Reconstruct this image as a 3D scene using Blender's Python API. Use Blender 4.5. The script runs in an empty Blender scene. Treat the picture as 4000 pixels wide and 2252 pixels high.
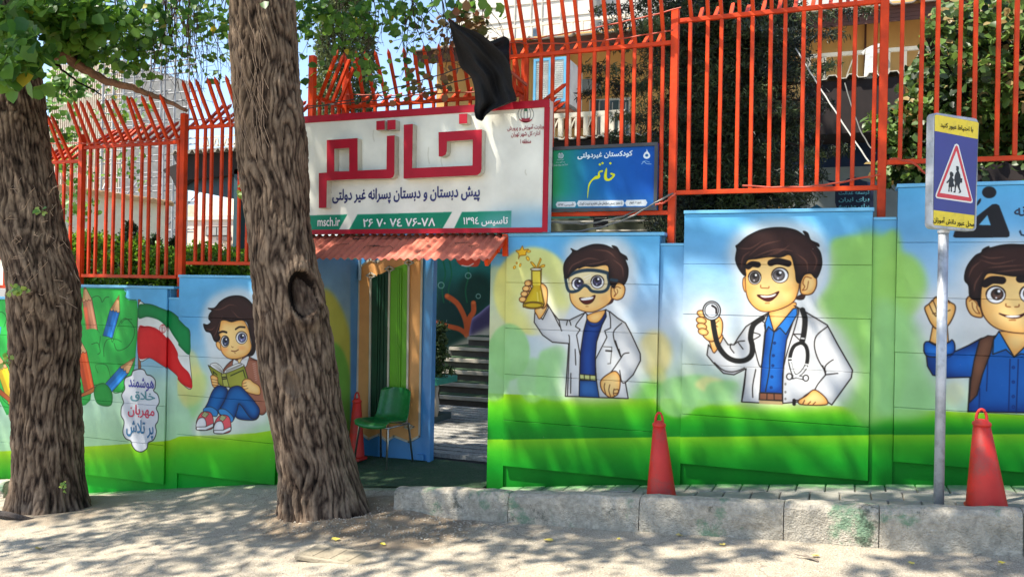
import bpy, bmesh, math, random, unicodedata
import numpy as np
from mathutils import Vector, Matrix, noise as mnoise
random.seed(7); rng = np.random.default_rng(11)
SC = bpy.context.scene; COL = SC.collection
# ------------------------------------------------------------------ camera
FOC = 3300.; TH = math.atan(3300/8350); RL = math.atan(.019); PT = 8/3300
cd = bpy.data.cameras.new('camera'); cam = bpy.data.objects.new('camera', cd); COL.objects.link(cam)
cam.location = (0, -7, 1.6)
Rm = Matrix.Rotation(TH, 3, 'Z') @ Matrix.Rotation(math.pi/2 + PT, 3, 'X') @ Matrix.Rotation(RL, 3, 'Z')
cam.rotation_euler = Rm.to_euler(); cd.sensor_width = 36; cd.lens = FOC/4000*36
cd.clip_start = .05; cd.clip_end = 3000; SC.camera = cam
# ------------------------------------------------------------------ light
SUN = Vector((-.42, -.36, 1.0)).normalized()
wd = bpy.data.worlds.new('World'); SC.world = wd; wd.use_nodes = True
wn = wd.node_tree; wn.nodes.clear()
sky = wn.nodes.new('ShaderNodeTexSky'); sky.sky_type = 'NISHITA'; sky.sun_disc = False
sky.sun_elevation = math.asin(SUN.z); sky.sun_rotation = math.atan2(SUN.x, SUN.y)
sky.air_density = 1.1; sky.dust_density = 2.0; sky.ozone_density = 1.0; sky.altitude = 1500
bg = wn.nodes.new('ShaderNodeBackground'); bg.inputs[1].default_value = .148
wo = wn.nodes.new('ShaderNodeOutputWorld'); wn.links.new(sky.outputs[0], bg.inputs[0]); wn.links.new(bg.outputs[0], wo.inputs[0])
sl = bpy.data.lights.new('sun', 'SUN'); sl.energy = 5.0; sl.angle = math.radians(.7); sl.color = (1, .935, .82)
so = bpy.data.objects.new('sun', sl); COL.objects.link(so); so.rotation_euler = SUN.to_track_quat('Z', 'Y').to_euler(); so.location = (-4, -4, 10)
vs = SC.view_settings; vs.view_transform = 'Standard'; vs.look = 'None'; vs.exposure = 1.12; vs.gamma = 1; vs.use_curve_mapping = False
SC.cycles.max_bounces = 8; SC.cycles.transparent_max_bounces = 12
# ------------------------------------------------------------------ measuring helpers (photo pixel -> point on a plane of the place)
CAMP = np.array([0, -7, 1.6]); RN = np.array(Rm)
def ray(px, py): return RN @ np.array([(px-2000)/FOC, -(py-1126)/FOC, -1.])
def W(px, py, y=0.):
    d = ray(px, py); t = (y-CAMP[1])/d[1]; return Vector(CAMP + d*t)
def XP(px, py, x):
    d = ray(px, py); t = (x-CAMP[0])/d[0]; return Vector(CAMP + d*t)
def s2l(c):
    return tuple((v/255/12.92 if v/255 <= .04045 else ((v/255+.055)/1.055)**2.4) for v in c)
# ------------------------------------------------------------------ materials
MATS = {}
def mat(name, col, rough=.6, var=.12, scale=6., bump=.0, bscale=60., metal=0., spec=.5, dirt=None, dscale=3., stretch=(1, 1, 1), dirt_amt=.5, coat=0.):
    if name in MATS: return MATS[name]
    m = bpy.data.materials.new(name); m.use_nodes = True; nt = m.node_tree; N, L = nt.nodes, nt.links
    b = N['Principled BSDF']; b.inputs['Roughness'].default_value = rough; b.inputs['Metallic'].default_value = metal
    b.inputs['Specular IOR Level'].default_value = spec; b.inputs['Coat Weight'].default_value = coat
    g = N.new('ShaderNodeNewGeometry'); mp = N.new('ShaderNodeMapping'); mp.inputs['Scale'].default_value = stretch
    L.new(g.outputs['Position'], mp.inputs[0])
    n = N.new('ShaderNodeTexNoise'); n.inputs['Scale'].default_value = scale; n.inputs['Detail'].default_value = 6; L.new(mp.outputs[0], n.inputs['Vector'])
    r = N.new('ShaderNodeValToRGB'); c = s2l(col)
    r.color_ramp.elements[0].position = .3; r.color_ramp.elements[1].position = .7
    r.color_ramp.elements[0].color = (*[max(0, v*(1-var*1.6)) for v in c], 1); r.color_ramp.elements[1].color = (*[min(1, v*(1+var)) for v in c], 1)
    L.new(n.outputs[0], r.inputs[0]); out = r.outputs[0]
    if dirt:
        n2 = N.new('ShaderNodeTexNoise'); n2.inputs['Scale'].default_value = dscale; n2.inputs['Detail'].default_value = 9; n2.inputs['Roughness'].default_value = .7; L.new(mp.outputs[0], n2.inputs['Vector'])
        r2 = N.new('ShaderNodeValToRGB'); r2.color_ramp.elements[0].position = .5; r2.color_ramp.elements[1].position = .66
        r2.color_ramp.elements[1].color = (dirt_amt,)*3+(1,); L.new(n2.outputs[0], r2.inputs[0])
        mx = N.new('ShaderNodeMix'); mx.data_type = 'RGBA'; L.new(r2.outputs[0], mx.inputs[0]); L.new(out, mx.inputs[6]); mx.inputs[7].default_value = (*s2l(dirt), 1); out = mx.outputs[2]
    L.new(out, b.inputs['Base Color'])
    if bump:
        n3 = N.new('ShaderNodeTexNoise'); n3.inputs['Scale'].default_value = bscale; n3.inputs['Detail'].default_value = 8; L.new(mp.outputs[0], n3.inputs['Vector'])
        bp = N.new('ShaderNodeBump'); bp.inputs['Strength'].default_value = bump; bp.inputs['Distance'].default_value = .02; L.new(n3.outputs[0], bp.inputs['Height']); L.new(bp.outputs[0], b.inputs['Normal'])
    MATS[name] = m; return m
def base_paint(m):   # green mural paint oversprayed on the ground along the wall foot
    nt = m.node_tree; N, L = nt.nodes, nt.links; b = N['Principled BSDF']; src = b.inputs['Base Color'].links[0].from_socket
    g = N.new('ShaderNodeNewGeometry'); sp = N.new('ShaderNodeSeparateXYZ'); L.new(g.outputs['Position'], sp.inputs[0]); n = N.new('ShaderNodeTexNoise'); n.inputs['Scale'].default_value = 5; n.inputs['Detail'].default_value = 6
    ad = N.new('ShaderNodeMath'); ad.operation = 'MULTIPLY_ADD'; ad.inputs[1].default_value = .30; L.new(n.outputs[0], ad.inputs[0]); L.new(sp.outputs[1], ad.inputs[2])
    r = N.new('ShaderNodeMapRange'); r.inputs[1].default_value = -.08; r.inputs[2].default_value = .12; r.inputs[4].default_value = .8; L.new(ad.outputs[0], r.inputs[0])
    mx = N.new('ShaderNodeMix'); mx.data_type = 'RGBA'; L.new(r.outputs[0], mx.inputs[0]); L.new(src, mx.inputs[6]); mx.inputs[7].default_value = (*s2l((70, 150, 70)), 1); L.new(mx.outputs[2], b.inputs['Base Color'])
def leafmat(name, c0, c1, trans=.35, rough=.45, extra=None, ep=.97):
    if name in MATS: return MATS[name]
    m = bpy.data.materials.new(name); m.use_nodes = True; nt = m.node_tree; N, L = nt.nodes, nt.links
    b = N['Principled BSDF']; b.inputs['Roughness'].default_value = rough
    a = N.new('ShaderNodeAttribute'); a.attribute_name = 'rnd'
    r = N.new('ShaderNodeValToRGB'); r.color_ramp.elements[0].color = (*s2l(c0), 1); r.color_ramp.elements[1].color = (*s2l(c1), 1)
    if extra:
        r.color_ramp.elements[1].position = ep-.01; e = r.color_ramp.elements.new(ep); e.color = (*s2l(extra), 1)
    L.new(a.outputs['Fac'], r.inputs[0]); L.new(r.outputs[0], b.inputs['Base Color'])
    t = N.new('ShaderNodeBsdfTranslucent'); hs = N.new('ShaderNodeHueSaturation'); hs.inputs['Value'].default_value = 1.7; hs.inputs['Hue'].default_value = .48
    L.new(r.outputs[0], hs.inputs['Color']); L.new(hs.outputs[0], t.inputs[0])
    mx = N.new('ShaderNodeMixShader'); mx.inputs[0].default_value = trans; L.new(b.outputs[0], mx.inputs[1]); L.new(t.outputs[0], mx.inputs[2]); L.new(mx.outputs[0], N['Material Output'].inputs[0])
    MATS[name] = m; return m
# ------------------------------------------------------------------ objects
def empty(name, loc, label=None, cat=None, group=None):
    o = bpy.data.objects.new(name, None); o.location = loc; o.empty_display_size = .1; COL.objects.link(o)
    if label: o['label'] = label
    if cat: o['category'] = cat
    if group: o['group'] = group
    return o
def tag(o, label=None, cat=None, group=None, kind=None):
    if label: o['label'] = label
    if cat: o['category'] = cat
    if group: o['group'] = group
    if kind: o['kind'] = kind
    return o
def rootloc(p):
    v = Vector((0, 0, 0))
    while p is not None: v = v + p.location + p.matrix_parent_inverse.translation; p = p.parent
    return v
def link(name, me, m, parent=None, smooth=False):
    me.materials.clear() if False else None
    if m is not None and not me.materials: me.materials.append(m)
    o = bpy.data.objects.new(name, me); COL.objects.link(o)
    if parent is not None:
        o.parent = parent; o.matrix_parent_inverse = Matrix.Translation(-rootloc(parent))
    if smooth: me.polygons.foreach_set('use_smooth', [True]*len(me.polygons))
    return o
class MB:
    def __init__(s): s.v = []; s.f = []
    def add(s, vs, fs):
        n = len(s.v); s.v += [tuple(v) for v in vs]; s.f += [tuple(i+n for i in f) for f in fs]; return s
    def box(s, a, b):
        (x0, y0, z0), (x1, y1, z1) = a, b
        return s.add([(x0,y0,z0),(x1,y0,z0),(x1,y1,z0),(x0,y1,z0),(x0,y0,z1),(x1,y0,z1),(x1,y1,z1),(x0,y1,z1)],
                     [(0,3,2,1),(4,5,6,7),(0,1,5,4),(1,2,6,5),(2,3,7,6),(3,0,4,7)])
    def bar(s, p, q, w, h=None, up=(0, 0, 1)):
        h = h or w; p, q = Vector(p), Vector(q); d = (q-p).normalized(); u = Vector(up)
        if abs(d.dot(u)) > .95: u = Vector((0, 1, 0))
        a = d.cross(u).normalized()*w/2; c = a.cross(d).normalized()*h/2
        vs = [p-a-c, p+a-c, p+a+c, p-a+c, q-a-c, q+a-c, q+a+c, q-a+c]
        return s.add(vs, [(0,3,2,1),(4,5,6,7),(0,1,5,4),(1,2,6,5),(2,3,7,6),(3,0,4,7)])
    def tube(s, pts, r, n=8, cap=True):
        pts = [Vector(p) for p in pts]; rs = r if isinstance(r, (list, tuple)) else [r]*len(pts); rings = []
        for i, p in enumerate(pts):
            d = (pts[min(i+1, len(pts)-1)]-pts[max(i-1, 0)]).normalized(); u = Vector((0, 0, 1)) if abs(d.z) < .9 else Vector((0, 1, 0))
            a = d.cross(u).normalized(); c = d.cross(a)
            rings.append([p+(a*math.cos(t)+c*math.sin(t))*rs[i] for t in [k*2*math.pi/n for k in range(n)]])
        vs = [v for ring in rings for v in ring]; fs = []
        for i in range(len(pts)-1):
            for k in range(n): fs.append((i*n+k, i*n+(k+1)%n, (i+1)*n+(k+1)%n, (i+1)*n+k))
        if cap: fs += [tuple(range(n))[::-1], tuple((len(pts)-1)*n+k for k in range(n))]
        return s.add(vs, fs)
    def lathe(s, prof, c=(0, 0, 0), n=28, tilt=(0, 0)):
        vs = []
        for r, z in prof:
            for k in range(n):
                t = k*2*math.pi/n; vs.append((c[0]+r*math.cos(t)+tilt[0]*z, c[1]+r*math.sin(t)+tilt[1]*z, c[2]+z))
        fs = [(i*n+k, i*n+(k+1)%n, (i+1)*n+(k+1)%n, (i+1)*n+k) for i in range(len(prof)-1) for k in range(n)]
        fs += [tuple(range(n))[::-1], tuple((len(prof)-1)*n+k for k in range(n))]
        return s.add(vs, fs)
    def prism(s, pts, off):   # closed outline (3D points, planar) pushed by off
        n = len(pts); off = Vector(off); a = [Vector(p) for p in pts]; b = [p+off for p in a]
        return s.add(a+b, [tuple(range(n)), tuple(range(n, 2*n))[::-1]]+[(i, i+n, (i+1) % n+n, (i+1) % n) for i in range(n)])
    def mesh(s, name):
        me = bpy.data.meshes.new(name); me.from_pydata([tuple(v) for v in s.v], [], s.f)
        bm = bmesh.new(); bm.from_mesh(me); bmesh.ops.recalc_face_normals(bm, faces=bm.faces); bm.to_mesh(me); bm.free(); return me
    def build(s, name, m, parent=None, smooth=False, bevel=0., seg=2):
        o = link(name, s.mesh(name), m, parent, smooth)
        if bevel:
            b = o.modifiers.new('bevel', 'BEVEL'); b.width = bevel; b.segments = seg; b.limit_method = 'ANGLE'; b.angle_limit = math.radians(40)
        return o
def wprism(pts, y, t=.01): # outline given in photo pixels, on plane y, thickness t away from camera
    return MB().prism([W(*p, y) for p in pts], (0, t, 0))
def spline(pts, closed=True, k=6):
    P = np.array(pts, float); n = len(P); out = []
    rngs = range(n) if closed else range(n-1)
    for i in rngs:
        p0, p1, p2, p3 = (P[(i-1) % n], P[i], P[(i+1) % n], P[(i+2) % n]) if closed else (P[max(i-1, 0)], P[i], P[i+1], P[min(i+2, n-1)])
        for j in range(k):
            t = j/k; out.append(.5*((2*p1)+(-p0+p2)*t+(2*p0-5*p1+4*p2-p3)*t*t+(-p0+3*p1-3*p2+p3)*t**3))
    if not closed: out.append(P[-1])
    return [tuple(p) for p in out]
# ------------------------------------------------------------------ Persian lettering (joined letter forms, right to left)
AF = {}
for _c in list(range(0xFB50, 0xFC00))+list(range(0xFE80, 0xFEFD)):
    _d = unicodedata.decomposition(chr(_c)).split()
    if len(_d) >= 2 and _d[0] in ('<initial>', '<medial>', '<final>', '<isolated>'):
        AF.setdefault(''.join(chr(int(x, 16)) for x in _d[1:]), {})[{'<initial>': 'i', '<medial>': 'm', '<final>': 'f', '<isolated>': 's'}[_d[0]]] = chr(_c)
def shape(t):
    L = []; i = 0
    while i < len(t):
        if t[i:i+2] == 'لا': L.append('لا'); i += 2
        else: L.append(t[i]); i += 1
    out = []
    for i, ch in enumerate(L):
        f = AF.get(ch)
        if not f: out.append(ch); continue
        p = AF.get(L[i-1]) if i else None; n = AF.get(L[i+1]) if i+1 < len(L) else None
        if i and L[i-1] == 'ـ': p = {'i': 1}
        if i+1 < len(L) and L[i+1] == 'ـ': n = {'f': 1}
        pj = bool(p and 'i' in p); nj = bool(n and ('f' in n) and ('i' in f))
        k = 'm' if pj and nj and 'm' in f else 'f' if pj and 'f' in f else 'i' if nj else 's'
        out.append(f.get(k) or ch)
    # digit and Latin runs keep their own order
    toks = []; run = ''
    isd = lambda c: c in '۰۱۲۳۴۵۶۷۸۹0123456789٤' or c.isascii() and (c.isalnum() or c == '.')
    for c in out:
        if isd(c): run += c
        else:
            if run: toks.append(run); run = ''
            toks.append(c)
    if run: toks.append(run)
    return ''.join(reversed(toks))
def _bez(sp, res=5):
    P = sp.bezier_points; n = len(P); out = []
    for i in range(n):
        a, b = P[i], P[(i+1) % n]; p0, p1, p2, p3 = a.co, a.handle_right, b.handle_left, b.co
        st = (p1-p0).length+(p2-p3).length < 1e-5 or abs((p1-p0).normalized().dot((p3-p0).normalized())-1) < 1e-4 and abs((p3-p2).normalized().dot((p3-p0).normalized())-1) < 1e-4
        for k in range(1 if st else res):
            t = k/res; q = p0*(1-t)**3+p1*3*t*(1-t)**2+p2*3*t*t*(1-t)+p3*t**3; out.append((q.x, q.y))
    return out
def _area(p): return sum(p[i][0]*p[(i+1) % len(p)][1]-p[(i+1) % len(p)][0]*p[i][1] for i in range(len(p)))/2
def _inside(q, p):
    c = False
    for i in range(len(p)):
        (x0, y0), (x1, y1) = p[i], p[(i+1) % len(p)]
        if (y0 > q[1]) != (y1 > q[1]) and q[0] < x0+(q[1]-y0)/(y1-y0)*(x1-x0): c = not c
    return c
from mathutils.geometry import tessellate_polygon
def text_mesh(t, raw=False, bold=.0):
    c = bpy.data.curves.new('lettering', 'FONT'); c.body = t if raw else shape(t); c.size = 1
    o = bpy.data.objects.new('lettering', c); COL.objects.link(o); bpy.context.view_layer.update(); dg = bpy.context.evaluated_depsgraph_get()
    cu = o.to_curve(dg); loops = [_bez(sp) for sp in cu.splines if sp.type == 'BEZIER' and len(sp.bezier_points) > 1]; loops = [l for l in loops if abs(_area(l)) > 1e-6]
    o.to_curve_clear(); bpy.data.objects.remove(o); bpy.data.curves.remove(c)
    big = max(loops, key=lambda l: abs(_area(l))); sg = 1 if _area(big) > 0 else -1
    pos = [l for l in loops if _area(l)*sg > 0]; neg = [l for l in loops if _area(l)*sg < 0]; V, Fc = [], []
    for h in list(neg):
        if not any(_inside(h[0], A) for A in pos): neg.remove(h); pos.append(h)
    shifts = [(0, 0)] if not bold else [(0, 0), (bold, 0), (-bold, 0), (0, bold), (0, -bold), (bold*.7, bold*.7), (-bold*.7, -bold*.7)]
    k = 0
    for A in pos:
        hs = [h for h in neg if sum(_inside(q, A) for q in h[::max(1, len(h)//6)]) > len(h[::max(1, len(h)//6)])*.6]; pl = [[Vector((x, y, 0)) for x, y in l] for l in [A]+hs]; flat = [v for l in pl for v in l]; tr = tessellate_polygon(pl)
        for dx, dy in shifts:
            n = len(V); k += 1; V += [(v.x+dx, v.y+dy, (k % 9)*.0004) for v in flat]; Fc += [tuple(i+n for i in f) for f in tr]
    me = bpy.data.meshes.new('lettering'); me.from_pydata(V, [], Fc); return me, np.array(V, np.float32)
def lettering(t, L, R, T, B, y, m, parent, raw=False, bold=.0, frame=None, name='lettering'):
    """text filling the box x L..R, z B..T on plane y (or in frame(u,v)->point)"""
    me, co = text_mesh(t, raw, bold); mn, mx = co.min(0), co.max(0); u = (co[:, 0]-mn[0])/(mx[0]-mn[0]); v = (co[:, 1]-mn[1])/(mx[1]-mn[1])
    if frame: out = np.array([frame(a, b) for a, b in zip(u, v)], np.float32)
    else: out = np.stack([L+u*(R-L), y-co[:, 2]*.25, B+v*(T-B)], 1).astype(np.float32)
    me.vertices.foreach_set('co', out.ravel()); me.update(); me.materials.clear(); me.name = name
    return link(name, me, m, parent)
def letpx(t, l, r, y, m, parent, **k):   # l=(px,ytop,ybottom) at the left end, r=px of right end
    a, b = W(l[0], l[1], y), W(l[0], l[2], y); c = W(r, (l[1]+l[2])/2, y)
    return lettering(t, a.x, c.x, a.z, b.z, y, m, parent, **k)
# ------------------------------------------------------------------ paint canvas: murals are computed as pictures in wall coordinates
class Canvas:
    def __init__(s, x0, x1, z0, z1, ppm, y=-.035, xplane=None):
        s.x0, s.x1, s.z0, s.z1, s.p, s.y, s.xp = x0, x1, z0, z1, ppm, y, xplane
        s.w, s.h = int((x1-x0)*ppm), int((z1-z0)*ppm); s.a = np.zeros((s.h, s.w, 3), np.float32)
    def conv(s, p):
        if s.xp is not None: q = XP(p[0], p[1], s.xp); return ((q.y-s.x0)*s.p, (q.z-s.z0)*s.p)
        q = W(p[0], p[1], s.y); return ((q.x-s.x0)*s.p, (q.z-s.z0)*s.p)
    def pxgrid(s):
        u = s.x0+(np.arange(s.w)+.5)/s.p; v = s.z0+(np.arange(s.h)+.5)/s.p; U, V = np.meshgrid(u, v)
        P = np.stack([np.full_like(U, s.xp), U, V], -1) if s.xp is not None else np.stack([U, np.full_like(U, s.y), V], -1)
        q = (P-CAMP)@RN; return 2000+FOC*q[..., 0]/-q[..., 2], 1126-FOC*q[..., 1]/-q[..., 2]
    def _bb(s, P, pad):
        x0 = max(0, int(P[:, 0].min()-pad)); x1 = min(s.w, int(P[:, 0].max()+pad)+2); y0 = max(0, int(P[:, 1].min()-pad)); y1 = min(s.h, int(P[:, 1].max()+pad)+2)
        return x0, x1, y0, y1
    def mask(s, pts, blur=0.):
        P = np.array([s.conv(p) for p in pts]); pad = 3*blur+2; x0, x1, y0, y1 = s._bb(P, pad)
        if x1 <= x0 or y1 <= y0: return None
        M = np.zeros((y1-y0, x1-x0), np.float32); Q = np.roll(P, -1, 0); SS = 3 if blur < 2 else 1
        ww = x1-x0
        for j in range(M.shape[0]):
            for k in range(SS):
                yy = y0+j+(k+.5)/SS; c = (P[:, 1] > yy) != (Q[:, 1] > yy)
                if not c.any(): continue
                xs = np.sort(P[c, 0]+(yy-P[c, 1])/(Q[c, 1]-P[c, 1])*(Q[c, 0]-P[c, 0]))-x0
                for i in range(0, len(xs)-1, 2):
                    a, b = max(0, xs[i]), min(ww, xs[i+1])
                    if b <= a: continue
                    ia, ib = int(a), int(b)
                    if ia == ib: M[j, ia] += (b-a)/SS
                    else:
                        M[j, ia] += (ia+1-a)/SS; M[j, ia+1:ib] += 1/SS
                        if ib < ww: M[j, ib] += (b-ib)/SS
        M = np.clip(M, 0, 1)
        if blur: M = s.gauss(M, blur)
        return (y0, y1, x0, x1), M
    @staticmethod
    def gauss(M, sg):
        r = int(sg*2.6)+1; k = np.exp(-.5*(np.arange(-r, r+1)/sg)**2); k /= k.sum()
        for ax in (0, 1):
            Pd = np.pad(M, [(r, r) if a == ax else (0, 0) for a in (0, 1)], mode='edge'); o = np.zeros_like(M)
            for i, kv in enumerate(k): o += kv*(Pd[i:i+M.shape[0]] if ax == 0 else Pd[:, i:i+M.shape[1]])
            M = o
        return M
    def blend(s, bb, M, col, op=1.):
        y0, y1, x0, x1 = bb; A = s.a[y0:y1, x0:x1]; m = (M*op)[..., None]; A *= 1-m; A += m*np.array(col, np.float32)/255
    def fill(s, pts, col, sm=True, line=None, lw=2.2, rim=None, rs=6, blur=0, op=1., lcol=(30, 25, 25), k=5):
        if sm: pts = spline(pts, True, k)
        r = s.mask(pts, blur)
        if r is None: return
        bb, M = r
        if rim is not None:
            s.blend(bb, M, rim, op); G = s.gauss(M, rs); G = np.clip((G-.55)/.45, 0, 1)*M; s.blend(bb, G, col, op)
        else: s.blend(bb, M, col, op)
        if line: s.stroke(list(pts)+[pts[0]], lw, lcol if line is True else line, sm=False)
    def stroke(s, pts, lw, col, sm=True, op=1., closed=False, taper=False):
        lw = lw*.84 if lw < 4 else lw
        if sm: pts = spline(pts, closed, 5)
        P = np.array([s.conv(p) for p in pts]); x0, x1, y0, y1 = s._bb(P, lw+2)
        if x1 <= x0 or y1 <= y0: return
        M = np.zeros((y1-y0, x1-x0), np.float32); n = len(P)-1
        for i in range(n):
            a, b = P[i]-(x0, y0), P[i+1]-(x0, y0); w = lw/2*(1 if not taper else max(.25, math.sin(math.pi*(i+.5)/n)))
            c0, c1 = int(max(0, min(a[0], b[0])-w-2)), int(min(M.shape[1], max(a[0], b[0])+w+3)); r0, r1 = int(max(0, min(a[1], b[1])-w-2)), int(min(M.shape[0], max(a[1], b[1])+w+3))
            if c1 <= c0 or r1 <= r0: continue
            X, Y = np.meshgrid(np.arange(c0, c1)+.5, np.arange(r0, r1)+.5); d = b-a; L2 = max(1e-6, d@d)
            t = np.clip(((X-a[0])*d[0]+(Y-a[1])*d[1])/L2, 0, 1); D = np.hypot(X-a[0]-t*d[0], Y-a[1]-t*d[1])
            S = M[r0:r1, c0:c1]; np.maximum(S, np.clip(w+.5-D, 0, 1), out=S)
        s.blend((y0, y1, x0, x1), M, col, op)
    def image(s, name):
        im = bpy.data.images.new(name, s.w, s.h); px = np.ones((s.h, s.w, 4), np.float32); g_ = s.a.mean(2, keepdims=True); px[..., :3] = np.clip((np.clip(g_+(s.a-g_)*1.06, 0, 1))**np.array((.90, .93, 1.0), np.float32), 0, 1); im.pixels.foreach_set(px.ravel()); im.update(); im.pack(); return im
    def material(s, name, rough=.45):
        im = s.image(name); m = bpy.data.materials.new(name); m.use_nodes = True; N, L = m.node_tree.nodes, m.node_tree.links; b = N['Principled BSDF']
        g = N.new('ShaderNodeNewGeometry'); sp = N.new('ShaderNodeSeparateXYZ'); L.new(g.outputs['Position'], sp.inputs[0])
        def mr(sock, a, c):
            q = N.new('ShaderNodeMapRange'); q.clamp = False; q.inputs[1].default_value = a; q.inputs[2].default_value = c; L.new(sock, q.inputs[0]); return q.outputs[0]
        cb = N.new('ShaderNodeCombineXYZ'); L.new(mr(sp.outputs[1 if s.xp is not None else 0], s.x0, s.x1), cb.inputs[0]); L.new(mr(sp.outputs[2], s.z0, s.z1), cb.inputs[1])
        t = N.new('ShaderNodeTexImage'); t.image = im; t.extension = 'EXTEND'; t.interpolation = 'Cubic'; L.new(cb.outputs[0], t.inputs[0])
        n = N.new('ShaderNodeTexNoise'); n.inputs['Scale'].default_value = 3.5; n.inputs['Detail'].default_value = 9; L.new(g.outputs['Position'], n.inputs['Vector'])
        r = N.new('ShaderNodeMapRange'); r.inputs[1].default_value = .3; r.inputs[2].default_value = .75; r.inputs[3].default_value = .80; r.inputs[4].default_value = 1.06; L.new(n.outputs[0], r.inputs[0])
        mx = N.new('ShaderNodeMix'); mx.data_type = 'RGBA'; mx.blend_type = 'MULTIPLY'; mx.inputs[0].default_value = 1; L.new(t.outputs[0], mx.inputs[6]); L.new(r.outputs[0], mx.inputs[7]); L.new(mx.outputs[2], b.inputs['Base Color'])
        ng = N.new('ShaderNodeTexNoise'); ng.inputs['Scale'].default_value = 22; ng.inputs['Detail'].default_value = 10; ng.inputs['Roughness'].default_value = .75; L.new(g.outputs['Position'], ng.inputs['Vector'])
        rg = N.new('ShaderNodeMapRange'); rg.inputs[1].default_value = .66; rg.inputs[2].default_value = .72; rg.inputs[4].default_value = .30; L.new(ng.outputs[0], rg.inputs[0])
        mg = N.new('ShaderNodeMix'); mg.data_type = 'RGBA'; L.new(rg.outputs[0], mg.inputs[0]); L.new(mx.outputs[2], mg.inputs[6]); mg.inputs[7].default_value = (*s2l((196, 194, 176)), 1); L.new(mg.outputs[2], b.inputs['Base Color'])
        b.inputs['Roughness'].default_value = max(rough, .55); b.inputs['Specular IOR Level'].default_value = .22
        n2 = N.new('ShaderNodeTexNoise'); n2.inputs['Scale'].default_value = 7; n2.inputs['Detail'].default_value = 5; L.new(g.outputs['Position'], n2.inputs['Vector'])
        bp = N.new('ShaderNodeBump'); bp.inputs['Strength'].default_value = .25; bp.inputs['Distance'].default_value = .02; L.new(n2.outputs[0], bp.inputs['Height']); L.new(bp.outputs[0], b.inputs['Normal'])
        MATS[name] = m; return m
def ell(cx, cy, rx, ry, n=22, a0=0, a1=2*math.pi, rot=0):
    return [(cx+rx*math.cos(t)*math.cos(rot)-ry*math.sin(t)*math.sin(rot), cy+rx*math.cos(t)*math.sin(rot)+ry*math.sin(t)*math.cos(rot)) for t in [a0+(a1-a0)*i/n for i in range(n)]]
# ================================================================== the mural, painted in wall coordinates
C = Canvas(-9.7, 3.75, -1.15, 2.95, 235)
PX, PY = C.pxgrid()
def lp(xs, ys): return np.interp(PX, xs, ys)
top = lp([0, 657, 704, 1000, 1200, 1983, 2580, 2675, 3410, 3518, 4000], [1165, 1125, 1080, 1060, 1000, 919, 918, 832, 826, 735, 720])
b1 = lp([0, 430, 657, 704, 1000, 1900, 2300, 2675, 3400, 4000], [1761, 1737, 1720, 1703, 1690, 1535, 1550, 1557, 1590, 1620])
b2 = lp([0, 1500, 1900, 2450, 3400, 4000], [2200, 2150, 1716, 1707, 1697, 1693])
def ramp(t, st):
    ks = [k for k, _ in st]; return np.stack([np.interp(t, ks, [c[i] for _, c in st]) for i in range(3)], -1)
sR = ramp((PY-top)/(b1-top), [(-.2, (84, 168, 216)), (0, (84, 165, 214)), (.2, (98, 164, 212)), (.38, (140, 180, 214)), (.55, (180, 196, 210)), (.78, (184, 200, 196)), (1, (170, 205, 160))])
sL = ramp((PY-top)/(b1-top), [(-.2, (84, 168, 216)), (0, (90, 168, 216)), (.3, (88, 160, 208)), (.5, (140, 185, 205)), (.62, (172, 208, 190)), (1, (168, 212, 165))])
wl = np.clip((1000-PX)/250, 0, 1)[..., None]
A = sR*(1-wl)+sL*wl
g1 = ramp((PY-b1)/np.where(PX > 1500, b2-b1, 240), [(0, (140, 192, 22)), (.3, (78, 172, 20)), (.75, (14, 128, 24)), (1, (8, 112, 24))])
g1L = ramp((PY-b1)/240, [(0, (158, 204, 20)), (.35, (62, 182, 38)), (.8, (18, 155, 48)), (1, (14, 148, 46))])
g2 = ramp((PY-b2)/190, [(0, (112, 178, 26)), (.25, (50, 152, 26)), (.6, (10, 124, 26)), (1, (6, 104, 22))])
g1 = g1*(1-wl)+g1L*wl
def mixin(A, B, m): return A*(1-m[..., None])+B*m[..., None]
A = mixin(A, g1, np.clip((PY-b1)/3+.5, 0, 1)); A = mixin(A, g2, np.clip((PY-b2)/2.5+.5, 0, 1))
hb = np.clip((PY-(b1-110))/110, 0, 1)*np.clip((b1-PY)/3+.5, 0, 1); C.a[:] = A/255
def R(x0, y0, s): return lambda pts: [(x0+x/s, y0+y/s) for x, y in pts]
A2 = R(0, 600, 2.071); A3 = R(0, 1300, 2.071); Q1 = R(740, 1080, 2.2656); Q2 = R(1900, 850, 1.8125); Q3 = R(2650, 800, 1.70625); Q4 = R(3480, 880, 1.8596); Q5 = R(3560, 400, 2.589); Q0 = R(3300, 600, 1.318)
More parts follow.
